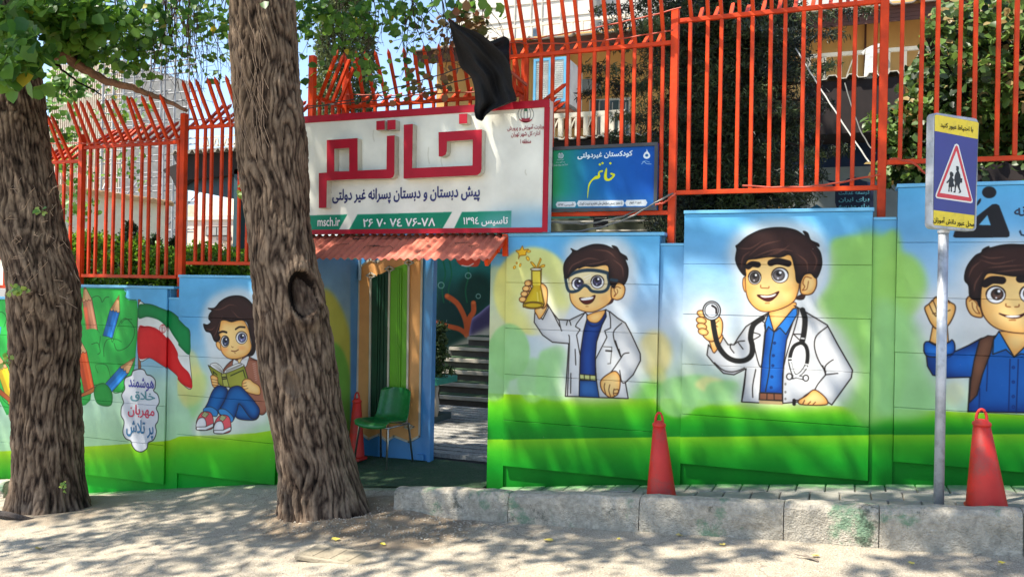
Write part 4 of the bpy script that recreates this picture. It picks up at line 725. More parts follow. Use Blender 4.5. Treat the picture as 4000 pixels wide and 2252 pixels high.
def pilaster(x0, x1, zt, par, y=-.022):
    n = 3; vs = []
    b = MB()
    for i in range(n+1):
        x = x0+(x1-x0)*i/n; vs += [(x, y, zb(x)-.2), (x, y, zt), (x, -.001, zt), (x, -.001, zb(x)-.2)]
    fs = [(4*i+k, 4*i+(k+1) % 4, 4*i+4+(k+1) % 4, 4*i+4+k) for i in range(n) for k in range(4)]+[(0, 1, 2, 3), (4*n+3, 4*n+2, 4*n+1, 4*n)]
    b.add(vs, fs); b.build('pilaster', MURAL, par); MB().box((x0+.002, y-.012, zt+.001), (x1-.002, -.002, zt+.02)).build('pilaster_cap', capm, par)
back_wall(-9.7, -8.08, 1.39, wallL); back_wall(-8.08, -6.655, 1.553, wallL); back_wall(-6.655, -6.5, 1.45, wallL); back_wall(-6.5, -4.97, 1.70, wallL)
panel(-9.65, -8.16, -.68, 1.385, wallL); P1 = panel(-7.98, -6.655, -.515, 1.548, wallL, cap_to=-6.56); pilaster(-8.14, -8.0, 1.35, wallL); pilaster(-6.654, -6.501, 1.44, wallL)
panel(-6.50, -5.24, -.375, 1.672, wallL); pilaster(-5.239, -4.97, 1.66, wallL)
back_wall(-2.97, -1.44, 2.08, wallR); back_wall(-1.44, -1.24, 2.0, wallR); back_wall(-1.24, .18, 2.252, wallR); back_wall(.18, .36, 2.19, wallR); back_wall(.36, 1.9, 2.43, wallR); back_wall(1.9, 2.08, 2.36, wallR); back_wall(2.08, 3.7, 2.60, wallR)
pilaster(-2.967, -2.811, 1.905, wallR); panel(-2.81, -1.44, .045, 2.078, wallR, cap_to=-1.40); pilaster(-1.439, -1.241, 1.995, wallR); panel(-1.24, .182, .21, 2.252, wallR, cap_to=.19); pilaster(.184, .347, 2.187, wallR); panel(.348, 1.85, .372, 2.425, wallR); P3_ = [o for o in wallR.children if o.name.startswith('wall_panel')][-1]; pilaster(1.855, 2.085, 2.355, wallR); panel(2.09, 3.65, .53, 2.59, wallR)
# painted words on the cloud
for t, (l, r, tp, bt), c in (('هوشمند', (1040, 1246, 352, 460), (58, 62, 150)), ('خلاق', (1055, 1255, 458, 548), (84, 140, 150)), ('مهربان', (1035, 1250, 572, 676), (196, 50, 84)), ('پر تلاش', (1022, 1242, 690, 842), (40, 108, 150))):
    a = A3([(l, tp), (l, bt)]); e = A3([(r, tp)])[0]
    letpx(t, (a[0][0], a[0][1], a[1][1]), e[0], -.0515, mat('paint_%d' % c[0], c, rough=.5, var=.03), P1, bold=.022)
a, e = Q5([(1040, 1060), (1040, 1150)]), Q5([(1145, 1100)])[0]
letpx('نه', (a[0][0], a[0][1]-3, a[1][1]), e[0]+4, -.0515, mat('paint_navy', (26, 44, 72), rough=.5), P3_, bold=.02)
# ================================================================== GATE RECESS
gate_w = empty('gate_surround', (-4.97, .5, -.3), 'blue and yellow painted return wall beside the gate recess', 'wall')
MB().box((-5.12, .181, -.5), (-4.972, 1.05, 1.905)).build('masonry', RETURNP, gate_w); MB().box((-4.97, .004, -.5), (-4.962, .985, 1.905)).build('painted_face', RETURNP, gate_w)
pl = mat('pipe_blue', (150, 186, 210), rough=.4)
MB().tube([(-4.93, .95, 1.68), (-4.93, .95, 2.0)], .018, 10).build('downpipe', pl, gate_w)
gblue = mat('gate_blue', (66, 138, 196), rough=.4, var=.10, scale=2, coat=.2)
gate = empty('school_gate', (-4.5, 1.0, -.24), 'blue steel gate leaf with orange and green ornamental panel', 'gate')
MB().box((-4.95, 1.0, -.235), (-4.075, 1.05, 2.3)).build('gate_leaf', gblue, gate, bevel=.004)
QG = R(1300, 980, 1.612)
def gpr(pts, y, t, name, m, par=gate): return MB().prism([W(*p, y) for p in QG(pts)], (0, t, 0)).build(name, m, par)
gor = mat('gate_orange', (216, 156, 92), rough=.5, var=.05); gwh = mat('gate_cream', (196, 190, 172), rough=.5); gdk = mat('gate_dark_green', (6, 62, 40), rough=.45, var=.2); glg = mat('gate_lime', (96, 168, 16), rough=.4, var=.05)
outer = [(165, 105), (232, 55), (250, 55), (275, 72), (300, 52), (310, 40), (562, 40), (545, 1163), (480, 1200), (385, 1163), (340, 1195), (290, 1152), (225, 1182), (150, 1125)]
gpr(outer, .990, .009, 'orange_panel', gor)
def gtrim(pts, w=.021, y=.985, closed=False, name='trim', m=gwh):
    P = [W(*p, y) for p in QG(pts)]
    if closed: P.append(P[0])
    b = MB()
    for a, c in zip(P[:-1], P[1:]):
        d = (c-a).normalized()*w*.4; b.bar(a-d, c+d, w, .012, up=(0, 1, 0))
    return b.build(name, m, gate)
gtrim(outer, closed=True)
gpr([(240, 175), (355, 118), (348, 880), (340, 1085), (230, 1085)], .982, .006, 'dark_panel', gdk); gpr([(355, 118), (470, 75), (478, 85), (468, 1085), (340, 1085)], .982, .006, 'lime_panel', glg)
for x, y in ((240, 153), (357, 112), (478, 72), (478, 1104)): gtrim([(x-28, y+2), (x, y-16), (x+30, y+2), (x, y+16)], .014, .972, True, 'diamond_trim'); gpr([(x-9, y), (x, y-6), (x+9, y), (x, y+6)], .972, .006, 'stud', gdk)
gtrim([(238, 175), (230, 1085)], y=.972); gtrim([(357, 130), (345, 1085)], y=.972); gtrim([(478, 90), (466, 1088)], y=.972)
for x0, x1, m in ((285, 270, gdk), (300, 283, gdk), (320, 308, gdk), (408, 398, glg), (418, 408, glg), (430, 418, glg)):
    gtrim([(x0, 150 if x0 < 350 else 112+0*x0), (x1, 1080)], .016, .974, False, 'rib', m)
mp_ = W(*QG([(412, 600)])[0], .955); MB().lathe([(.001, -.01), (.014, -.008), (.014, .008), (.001, .01)], (mp_.x, .955, mp_.z), 12).build('knob', glg, gate)
MB().box((-4.20, .97, -.21), (-4.12, .998, -.15)).build('foot_plate', gblue, gate)
MB().box((-4.074, .97, -.235), (-4.045, 1.06, 2.3)).build('gate_post', gblue, gate)
# canopy over the gate
can = empty('gate_canopy', (-4, -.2, 2), 'corrugated red roof sheet over the gate below the big sign', 'canopy')
TL, TR, FL, FR = W(1150, 916, -.02), W(1990, 912, -.02), W(1175, 1006, -.46), W(1912, 1014, -.46)
nxx = 300; vs = []; x0_, x1_ = -5.15, TR.x; zt_, zf_ = TR.z, FR.z
for i in range(nxx+1):
    x = x0_+(x1_-x0_)*i/nxx; c_ = .010*math.cos(x*2*math.pi/.076)
    for k in range(5):
        t = k/4; vs.append((x, -.02-.44*t, zt_+(zf_-zt_)*t+c_+.01*mnoise.noise(Vector((x*2, t, 0)))))
fs = [(i*5+k, i*5+k+1, (i+1)*5+k+1, (i+1)*5+k) for i in range(nxx) for k in range(4)]
rs_ = MB().add(vs, fs).build('roof_sheet', mat('red_roof', (200, 108, 84), rough=.7, var=.14, scale=4, bump=.3, dirt=(150, 66, 56), dscale=8, dirt_amt=.6), can, smooth=True)
sd = rs_.modifiers.new('thick', 'SOLIDIFY'); sd.thickness = .004
om = mat('orange_paint', (208, 62, 4), rough=.5, var=.22, scale=7, bump=.15, bscale=40, dirt=(176, 48, 12), dscale=14, dirt_amt=.5, spec=.3)
MB().bar((x1_-.03, -.03, zt_-.03), (x1_-.03, -.46, zf_-.03), .03, .05).build('bracket', om, can); MB().bar((x0_, -.25, (zt_+zf_)/2-.04), (x1_, -.25, (zt_+zf_)/2-.04), .03, .03).build('purlin', om, can); MB().bar((x0_, -.03, zt_-.035), (x1_, -.03, zt_-.035), .03, .03).build('back_rail', om, can)
p0, p1 = W(1975, 915, -.06), W(1975, 1000, -.06); MB().bar(p0, p1, .045).build('post', om, can)
tw = MB()
for k in range(16):
    x = random.uniform(-4.9, -2.95); t = random.random(); q = Vector((x, -.03-.3*t, zt_+(zf_-zt_)*t+.02)); P = [q]
    for j in range(4): q = q+Vector((random.uniform(-.12, .12), random.uniform(-.03, .02), random.uniform(-.02, .02))); q.z = zt_+(zf_-zt_)*min(1, (-q.y-.02)/.44)+.024; P.append(q)
    tw.tube(P, .002, 4)
tag(tw.build('twigs', mat('twig_dark', (60, 44, 36), rough=.9)), 'dry twigs fallen on the red canopy roof', kind='stuff')
# mat and threshold, paved path, steps
matm = mat('turf_mat', (60, 92, 58), rough=1, var=.3, scale=60, bump=1., bscale=200, dirt=(96, 100, 84), dscale=6, dirt_amt=.4)
vs = []; 
for i in range(21):
    for j in range(9):
        x = -4.96+i*.1; y = -.10+j*.15; vs.append((min(x, -2.975), y, (zb(min(x, -2.975)) if y < 0 else zb(x)*(1-min(1, y/1.1))+(-.225)*min(1, y/1.1))+.012+.005*mnoise.noise(Vector((x*4, y*4, 0)))))
tm = MB().add(vs, [(i*9+j, i*9+j+1, (i+1)*9+j+1, (i+1)*9+j) for i in range(20) for j in range(8)]).build('turf_mat', matm, smooth=True); tag(tm, 'dark green artificial turf mat at the gate threshold', 'mat')
pth = MB().box((-6.5, 1.1, -.3), (-2, 6.3, -.215)).build('path', mat('path_joint', (40, 37, 34), rough=1, bump=.8)); tag(pth, kind='structure', label='courtyard path behind the gate made of rough grey strips')
sm_ = mat('strip_stone', (170, 166, 158), rough=1, var=.25, scale=30, bump=1., bscale=120, dirt=(110, 106, 100), dscale=10)
for k in range(17):
    y = 1.2+k*.205; b = MB(); n = 14; vs = []
    for i in range(n+1):
        x = -6.4+i*.3; w_ = .012*mnoise.noise(Vector((x*2, k*7, 0))); vs += [(x, y+w_, -.21), (x, y+w_+.008, -.165), (x, y+.160+w_, -.165), (x, y+.168+w_, -.21)]
    b.add(vs, [(4*i+k2, 4*i+k2+1, 4*i+5+k2, 4*i+4+k2) for i in range(n) for k2 in range(3)]); b.build('paving_strip', sm_, pth)
stairs = empty('garden_stairs', (-5, 5, -.2), 'curved concrete garden steps with green turf treads behind the gate', 'stairs')
stm = mat('step_stone', (170, 162, 148), rough=.9, var=.12, bump=.4)
for k in range(6):
    y = 4.75+k*.30; z = -.2+k*.165; xl = -7.05+k*.20; vs = []; n = 16
    pts = [(xl+(xl*0)+(i/n)*4.6, y+.30*(i/n-.3)**2*1.4) for i in range(n+1)]
    top_ = MB(); vs = []
    for x, yy in pts: vs += [(x, yy-.03, z+.115), (x, yy-.03, z+.165), (x, yy+.9, z+.165), (x, yy+.9, z+.115)]
    fsx = [(4*i+a, 4*i+(a+1) % 4, 4*i+4+(a+1) % 4, 4*i+4+a) for i in range(n) for a in range(4)]+[(0, 1, 2, 3), (4*n+3, 4*n+2, 4*n+1, 4*n)]
    st = top_.add(vs, fsx).build('step', stm, stairs)
    vs = []
    for x, yy in pts: vs += [(x, yy+.02, z-.1), (x, yy+.02, z+.114), (x, yy+.9, z+.114), (x, yy+.9, z-.1)]
    MB().add(vs, fsx).build('riser', mat('riser_dark', (92, 84, 76), rough=.9, bump=.6), st)
    vs = []
    for x, yy in pts: vs += [(x, yy+.06, z+.166), (x, yy+.0605, z+.178), (x, yy+.8, z+.178), (x, yy+.8, z+.166)]
    MB().add(vs, fsx).build('turf_tread', mat('tread_turf', (56, 78, 50), rough=1, var=.3, scale=50, bump=1), st)
uw = MB().box((-9, 6.75, -.4), (-2.4, 6.95, 3.3)).build('courtyard_wall', UNDERP); tag(uw, 'courtyard wall painted with an underwater scene of coral and bubbles', 'wall')
# planter with balusters
plt = empty('stone_planter', (-5.35, 3.6, -.2), 'stone baluster planter with turquoise rim seen through the gate', 'planter')
pc = W(1702, 1560, 3.3); px_ = W(1690, 1500, 3.2).x
MB().box((px_-.45, 2.95, -.2), (px_+.14, 3.5, -.08)).build('base', mat('planter_dark', (70, 84, 80), rough=.8), plt); zt2 = W(1710, 1478, 3.1).z
for i in range(5):
    for (yy) in (3.02,): MB().lathe([(.03, 0), (.045, .08), (.05, .18), (.03, .30), (.045, .38), (.03, .42)], (px_-.36+i*.125, yy, -.08), 10).build('baluster', stm, plt, smooth=True)
MB().box((px_-.5, 2.92, .34), (px_+.2, 3.55, .42)).build('rim', mat('turquoise_rim', (60, 150, 130), rough=.5), plt)
MB().box((px_-.38, 3.12, -.08), (px_-.02, 3.45, .34)).build('soil_box', mat('soil', (80, 66, 52), rough=1), plt)
# ================================================================== BIG SIGN
S1 = R(1150, 350, 2.0718)
sy = -.10
sign = empty('school_sign', (-3.8, -.05, 2.7), 'large white school sign with crimson block letters above the red canopy', 'sign')
xl = W(1150, 680, sy).x; xr = W(2143, 640, sy).x; zb_ = W(2140, 906, sy).z; zt = W(2143, 391, sy).z
CSg = Canvas(xl, xr, zb_, zt, 200, y=sy)
CSg.a[:] = np.array((224, 224, 214))/255
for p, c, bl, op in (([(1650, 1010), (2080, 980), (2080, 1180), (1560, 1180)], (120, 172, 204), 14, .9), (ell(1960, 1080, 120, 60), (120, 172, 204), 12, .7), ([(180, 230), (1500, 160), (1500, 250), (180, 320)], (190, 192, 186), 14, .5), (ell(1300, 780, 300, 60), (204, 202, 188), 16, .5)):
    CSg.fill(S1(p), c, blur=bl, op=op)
for x, y0_, y1_ in ((535, 400, 480), (845, 560, 700), (1085, 470, 600), (1190, 530, 620), (640, 330, 420), (1870, 650, 690), (330, 680, 720), (1500, 480, 560)): CSg.stroke(S1([(x, y0_), (x-4, (y0_+y1_)/2), (x+6, y1_)]), 1.6, (150, 146, 132), op=.5)
for p in ([(100, 1018), (428, 1010), (355, 1140), (100, 1144)], [(510, 1010), (1275, 990), (1195, 1128), (438, 1140)], [(1355, 990), (1755, 980), (1752, 1115), (1290, 1125)]): CSg.fill(S1(p), (14, 122, 98), sm=False)
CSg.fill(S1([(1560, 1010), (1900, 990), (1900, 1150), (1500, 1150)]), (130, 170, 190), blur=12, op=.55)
sface = CSg.material('sign_face_print', .35)
MB().box((xl, sy, zb_), (xr, -.005, zt)).build('sign_board', sface, sign)
crim = mat('crimson', (160, 14, 38), rough=.55, var=.08, spec=.25); cream = mat('letter_side', (188, 182, 166), rough=.6, var=.08, dirt=(150, 140, 118), dscale=9)
MB().box((xl, sy-.012, zt-.062), (xr, sy-.001, zt+.003)).build('frame_strip', crim, sign); MB().box((xr-.045, sy-.012, zb_), (xr+.003, sy-.001, zt-.063)).build('frame_strip', crim, sign); MB().box((xl, sy-.012, zb_-.003), (xr-.046, sy-.001, zb_+.04)).build('frame_strip', crim, sign)
def blk(pts):
    y = sy-.085; b = MB().prism([W(*p, y) for p in S1(pts)], (0, .083, 0)).build('block_letter', cream, sign)
    MB().prism([W(*p, y-.004) for p in S1(pts)], (0, .003, 0)).build('letter_face', crim, b)
for pts in ([(262, 408), (510, 393), (510, 468), (262, 482)], [(262, 482), (322, 479), (322, 662), (262, 664)], [(443, 471), (510, 468), (511, 655), (443, 660)],
            [(197, 675), (262, 671), (262, 664), (322, 662), (443, 660), (511, 655), (745, 645), (748, 375), (810, 370), (808, 680), (800, 705), (780, 718), (500, 724), (262, 736), (258, 955), (197, 958)],
            [(885, 285), (958, 278), (952, 636), (1441, 614), (1443, 405), (1235, 418), (1232, 500), (1222, 526), (1195, 542), (1168, 540), (1166, 345), (1517, 322), (1514, 640), (1505, 672), (1480, 692), (883, 720)],
            [(663, 255), (730, 250), (730, 325), (663, 328)], [(752, 248), (818, 244), (818, 322), (752, 326)], [(1332, 198), (1398, 194), (1398, 272), (1332, 277)]): blk(pts)
def S1t(t, l, r, tp, bt, m, bold=.0, raw=False, y=sy-.004):
    a, b_, c_ = S1([(l, tp), (l, bt), (r, (tp+bt)/2)]); return letpx(t, (a[0], a[1], b_[1]), c_[0], y, m, sign, bold=bold, raw=raw)
navy = mat('navy_print', (30, 34, 96), rough=.5, var=.05); wht = mat('white_print', (226, 226, 222), rough=.5, var=.03); dred = mat('dark_red_print', (150, 26, 44), rough=.5)
S1t('پیش دبستان و دبستان پسرانه غیر دولتی', 308, 1500, 806, 932, navy, .03)
S1t('msch.ir', 188, 370, 1033, 1106, wht, .015, raw=True); S1t('۲۶ ۷۰ ۷٤ ۷۶-۷۸', 556, 1140, 1045, 1112, wht, .02, raw=True); S1t('تاسیس ۱۳۹٤', 1368, 1728, 1030, 1108, wht, .02)
S1t('وزارت آموزش و پرورش', 1725, 2018, 292, 342, dred, .016); S1t('اداره کل شهر تهران', 1755, 1988, 344, 390, dred, .016); S1t('منطقه ۱', 1828, 1915, 400, 438, dred, .016)
gpn = mat('green_print', (24, 96, 62), rough=.5)
def arcs(fn, cx, cy, rr, y, col3, par, wdt=.006):
    for rx in (-1, -.62, -.22, .22, .62, 1):
        for k, (a0, a1) in enumerate(((.5, .30), (.30, -.22), (-.22, -.5))):
            ps = []
            for i in range(6):
                a = (a0+(a1-a0)*i/5)*math.pi; ps.append((cx+rx*rr*math.cos(a), cy-rr*math.sin(a)))
            P = [W(*p, y) for p in fn(ps)]; b = MB()
            for a, c in zip(P[:-1], P[1:]): b.bar(a, c, wdt*(1.6 if k != 1 else .8), .002, up=(0, 1, 0))
            b.build('emblem_stroke', col3[k], par)
grp = mat('grey_print', (120, 122, 116), rough=.5)
arcs(S1, 1872, 200, 64, sy-.004, (gpn, grp, dred), sign); a, b_ = W(*S1([(1872, 175)])[0], sy-.006), None
MB().prism([W(*p, sy-.007) for p in S1([(1860, 150), (1884, 150), (1886, 175), (1860, 175)])], (0, .002, 0)).build('emblem_block', gpn, sign); MB().prism([W(*p, sy-.007) for p in S1([(1836, 228), (1870, 236), (1908, 226), (1896, 250), (1872, 262), (1848, 250)])], (0, .002, 0)).build('emblem_block', dred, sign)
# ================================================================== SMALLER BLUE SIGN
S2_ = R(2100, 520, 3.2946); by = .03
bs = empty('kindergarten_sign', (-2, .03, 2.6), 'smaller blue green kindergarten sign with yellow calligraphy on the orange fence', 'sign')
x0, x1 = W(*S2_([(165, 600)])[0], by).x, W(*S2_([(1540, 560)])[0], by).x; z0, z1 = W(*S2_([(155, 1010)])[0], by).z, W(*S2_([(170, 190)])[0], by).z
CB = Canvas(x0, x1, z0, z1, 420, y=by); BX, BY = CB.pxgrid(); tt = (BX-2150)/420+(BY-700)/900*-.12
CB.a[:] = ramp(tt, [(0, (44, 140, 78)), (.14, (20, 128, 120)), (.34, (6, 96, 150)), (.6, (6, 80, 164)), (1, (4, 72, 166))])/255; CB.fill(S2_([(170, 830), (1500, 840), (1500, 1000), (160, 1010)]), (70, 120, 170), blur=16, op=.45)
YE = (206, 208, 30)
for p in ([(880, 452), (893, 470), (890, 560), (905, 588), (930, 580), (962, 548), (940, 535), (930, 520), (950, 512), (992, 528), (986, 560), (940, 606), (900, 616), (862, 602), (853, 545)], [(838, 478), (835, 500), (802, 508), (797, 520), (806, 560), (780, 588), (720, 602), (685, 642), (662, 700), (646, 825), (639, 825), (646, 700), (662, 640), (700, 592), (740, 555), (772, 545), (776, 515), (792, 490), (820, 480)]): CB.fill(S2_(p), YE)
for x, y in ((935, 390), (800, 405), (834, 388)): CB.fill(S2_([(x-20, y), (x, y-18), (x+20, y), (x, y+18)]), YE, sm=False)
for a_, b2_, t0_, t1_ in ((232, 500, 880, 955), (505, 1118, 862, 944), (1122, 1410, 856, 940)): CB.fill(S2_([(a_, (t0_+t1_)/2), (a_+22, t0_+4), (b2_-20, t0_), (b2_, (t0_+t1_)/2-4), (b2_-20, t1_-4), (a_+20, t1_)]), (206, 214, 222), sm=False)
CB.fill(S2_([(1400, 205), (1418, 240), (1445, 280), (1440, 315), (1405, 333), (1368, 322), (1358, 290), (1375, 255), (1398, 235)]), (230, 236, 240)); CB.fill(S2_(ell(1402, 288, 20, 18)), (20, 90, 160)); CB.stroke(S2_([(1335, 400), (1370, 370), (1400, 395), (1460, 400)]), 2, (190, 210, 225)); CB.stroke(S2_([(1345, 370), (1390, 360), (1440, 378)]), 1.6, (190, 210, 225))
bfm = CB.material('blue_sign_print', .3); dkf = mat('dark_frame', (52, 54, 58), rough=.5, var=.2)
MB().box((x0, by, z0), (x1, by+.045, z1)).build('sign_board', bfm, bs)
fw = .024
for a, b in (((x0, z1-fw), (x1, z1+.004)), ((x0, z0-.004), (x1, z0+fw)), ((x0-.004, z0+fw+.001), (x0+fw, z1-fw-.001)), ((x1-fw, z0+fw+.001), (x1+.004, z1-fw-.001))): MB().box((a[0], by-.018, a[1]), (b[0], by-.001, b[1])).build('frame', dkf, bs)
def S2t(t, l, r, tp, bt, m, bold=.0, raw=False):
    a, b_, c_ = S2_([(l, tp), (l, bt), (r, (tp+bt)/2)]); return letpx(t, (a[0], a[1], b_[1]), c_[0], by-.003, m, bs, bold=bold, raw=raw)
lbl = mat('pale_print', (206, 222, 232), rough=.5); blk_ = mat('black_print', (34, 36, 44), rough=.5)
S2t('کودکستان غیردولتی', 515, 1222, 250, 340, lbl, .035); S2t('تأسیس: ۱۳۹۴', 266, 465, 898, 944, blk_, .01); S2t('با مجوز رسمی سازمان ملی تعلیم و تربیت کودک', 535, 1088, 886, 940, blk_, .01); S2t('دوره: دوم', 1185, 1332, 880, 920, blk_, .01)
S2t('جمهوری اسلامی ایران', 252, 336, 330, 352, lbl); S2t('وزارت آموزش و پرورش', 238, 352, 362, 386, lbl); S2t('اداره کل آموزش و پرورش شهر تهران', 205, 386, 396, 426, lbl)
arcs(S2_, 298, 290, 34, by-.003, (lbl, lbl, lbl), bs, .004)
# ================================================================== ORANGE STEEL FENCE
FY = .09
fenceL = empty('steel_fence', (-7.3, FY, 1.4), 'orange spiked steel fence on the wall left of the gate', 'fence', 'orange steel fences on the school wall')
fenceM = empty('steel_fence', (-4, .65, 3.3), 'set back orange spiked fence bay standing above the big school sign', 'fence', 'orange steel fences on the school wall')
fenceR = empty('steel_fence', (-.5, FY, 2), 'tall orange steel fence carrying the blue sign, right of the gate', 'fence', 'orange steel fences on the school wall')
def barmesh(L, w=.03, nm='bar'):
    me = MB().box((-w/2, -w/2, 0), (w/2, w/2, L)).mesh(nm); bm = bmesh.new(); bm.from_mesh(me); bmesh.ops.bevel(bm, geom=bm.edges[:], offset=.003, segments=1, affect='EDGES'); bm.to_mesh(me); bm.free(); me.materials.append(om); return me
def put(name, me, par, loc, rot=(0, 0, 0)):
    o = bpy.data.objects.new(name, me); COL.objects.link(o); o.parent = par; o.matrix_parent_inverse = Matrix.Translation(-rootloc(par)); o.location = loc; o.rotation_euler = rot; return o
def spike_mesh(L, w=.028):
    b = MB(); h = w/2; b.add([(-h, -h, 0), (h, -h, 0), (h, h, 0), (-h, h, 0), (-h, -h, L), (h, -h, L), (h, h, L), (-h, h, L), (0, 0, L+.05)], [(0, 3, 2, 1), (0, 1, 5, 4), (1, 2, 6, 5), (2, 3, 7, 6), (3, 0, 4, 7), (4, 5, 8), (5, 6, 8), (6, 7, 8), (7, 4, 8)])
    me = b.mesh('spike'); me.materials.append(om); return me
def bay(par, x0, x1, z0, z1, xs, out=.50, inn=.19, lean=30, y=FY, rail=.036, bottom=True):
    bm_ = barmesh(z1-z0-.036, .030)
    for x in xs: put('bar', bm_, par, (x+random.uniform(-.003, .003), y, z0+.018), (0, random.uniform(-.004, .004), random.uniform(-.1, .1)))
    if bottom: MB().box((x0, y-.018, z0-.018), (x1, y+.018, z0+.018)).build('rail', om, par, bevel=.003, seg=1)
    MB().box((x0, y-.018, z1-.018), (x1, y+.018, z1+.018)).build('rail', om, par, bevel=.003, seg=1)
    if out:
        so_ = spike_mesh(out)
        for x in xs: put('spike', so_, par, (x, y, z1+.012), (math.radians(lean)+random.uniform(-.05, .05), random.uniform(-.05, .05), 0))
    if inn:
        si = spike_mesh(inn)
        for a, b in zip(xs[:-1], xs[1:]): put('spike', si, par, ((a+b)/2, y+.01, z1+.012), (-math.radians(52)+random.uniform(-.08, .08), random.uniform(-.05, .05), 0))
def xs_(pxs, py, y=FY): return [W(p, py, y).x for p in pxs]
bay(fenceL, -9.7, -8.09, 1.53, 2.97, [-9.6+i*.115 for i in range(13)], inn=.3)
bay(fenceL, -8.03, -6.66, 1.676, 3.118, xs_((328, 354, 381, 419, 448, 487, 517, 555, 585, 626, 657, 698), 580), out=.48, inn=.42)
bay(fenceL, -6.53, -5.01, 1.826, 3.262, [-6.42, -6.32, -6.22, -6.09, -5.98, -5.86, -5.75, -5.62, -5.51, -5.39, -5.28, -5.14], out=.46, inn=.42)
def post(par, x, z0, z1, y=FY, w=.062): return MB().box((x-w/2, y-w/2, z0), (x+w/2, y+w/2, z1)).build('post', om, par, bevel=.004, seg=1)
post(fenceL, -8.06, 1.36, 3.27); post(fenceL, -6.60, 1.45, 3.42); post(fenceL, -4.985, 1.7, 3.90)
# set-back bay over the gate
yM = .65
xE = -2.93
bay(fenceM, -4.97, xE, 2.35, 3.50, [-4.86+i*.135 for i in range(15)], y=yM, out=.50, inn=.2, lean=24, bottom=False)
post(fenceM, -4.955, 2.3, 3.86, y=yM); post(fenceM, xE, 2.3, 3.86, y=yM)
for xx in (-4.985, xE+.02): MB().bar((xx, FY+.04, 3.50), (xx, yM-.04, 3.50), .036).build('return_rail', om, fenceM)
sp2 = spike_mesh(.46); bm2 = barmesh(.9, .028)
for k in range(4):
    y = .2+k*.115; put('spike', sp2, fenceM, (-4.97, y, 3.51), (0, math.radians(24), 0)); put('bar', bm2, fenceM, (-4.97, y, 2.6))
    put('spike', spike_mesh(.62) if k == 0 else bpy.data.meshes['spike.%03d' % 0] if False else sp2, fenceM, (xE+.05, y-.06, 3.08), (0, math.radians(56), 0)); put('bar', bm2, fenceM, (xE+.03, y, 2.45))
# right bays
z4b = W(2148, 838, FY).z; z4t = 3.708
bay(fenceR, -2.90, -1.40, z4b, z4t, xs_((2015, 2060, 2117, 2162, 2221, 2267, 2326, 2374, 2433, 2483, 2545, 2593), 150), out=.78, inn=.20, lean=27)
bay(fenceR, -1.34, .215, 2.445, 3.884, xs_((2697, 2762, 2815, 2885, 2938, 3010, 3064, 3139, 3199, 3278, 3336, 3416), 300), out=.6, inn=.2)
bay(fenceR, .27, 1.9, 2.637, 4.075, xs_((3524, 3600, 3664, 3749, 3813, 3902, 3971), 100)+[1.26+.115*i for i in range(5)], out=.5, inn=.2)
bay(fenceR, 1.98, 3.6, 2.80, 4.24, [2.08+.125*i for i in range(13)], out=.5, inn=.2); post(fenceR, 1.94, 2.36, 4.35); post(fenceR, -2.90, 2.3, 3.86); post(fenceR, -1.37, 2.0, 3.985); post(fenceR, .242, 2.19, 4.3)
# barbed wire and cables
def sag(a, b, s, n=14): return [a.lerp(b, i/n)-Vector((0, 0, s*math.sin(math.pi*i/n))) for i in range(n+1)]
wm = mat('barb_wire', (176, 62, 34), rough=.6)
def wire(a, b, s, r, m, lb, cat='cable', grp=None):
    P = sag(a, b, s, 18); P = [p+Vector((0, random.uniform(-.004, .004), random.uniform(-.006, .006))) if 0 < i < 18 else p for i, p in enumerate(P)]
    return tag(MB().tube(P, r, 6).build('cable', m), lb, cat, grp)
wire(W(160, 560, .0), W(705, 542, .02), .02, .006, wm, 'red wire strung along the spikes over the pencil painting', 'wire')
wire(W(735, 470, .0), W(940, 450, .02), .01, .006, wm, 'red wire strung along the spikes just left of the middle tree', 'wire')
wire(W(1350, 370, .5), W(1995, 345, .5), .03, .006, wm, 'red twisted wire along the spikes above the big sign', 'wire')
wire(W(1960, 166, .0), W(2630, 118, .0), .05, .006, wm, 'red wire above the rail over the blue sign', 'wire')
wire(W(1960, 168, .03), W(2660, 30, .03), .03, .006, wm, 'red wire rising from the black flag to the right hand bays', 'wire')
gm = mat('grey_cable', (104, 104, 100), rough=.5)
wire(W(2148, 868, .04), W(2630, 755, .04), .10, .008, gm, 'grey cable sagging below the blue sign'); wire(W(2148, 905, .02), W(2615, 760, .02), .10, .008, gm, 'lower grey cable sagging onto the wall below the blue sign'); wire(W(2560, 800, .0), W(2640, 755, .0), .02, .008, wm, 'red cable looped at the lower right corner of the blue sign')
wire(W(2900, 725, .03), W(3440, 680, .03), .05, .008, wm, 'red cable lying along the bottom rail above the doctor'); wire(W(3475, 622, .0), W(3640, 700, .0), -.05, .008, wm, 'red cable arching behind the traffic sign')
bkw = mat('black_cable', (34, 32, 34), rough=.5)
wire(W(1200, 425, -.15), W(1850, 250, -.2), .03, .005, bkw, 'upper black cable crossing in front of the spikes over the big sign'); wire(W(1200, 415, -.1), W(1850, 300, -.15), .06, .005, bkw, 'lower black cable crossing in front of the spikes over the big sign')
wire(W(3108, 190, 2.2), W(3400, 640, 1.0), .02, .007, mat('white_rope', (168, 168, 164), rough=.8), 'white rope hanging down behind the bars over the doctor', 'rope'); wire(W(3300, 325, 1.8), W(3420, 600, 1.2), .1, .006, gm, 'thin grey cable drooping behind the fence above the doctor')
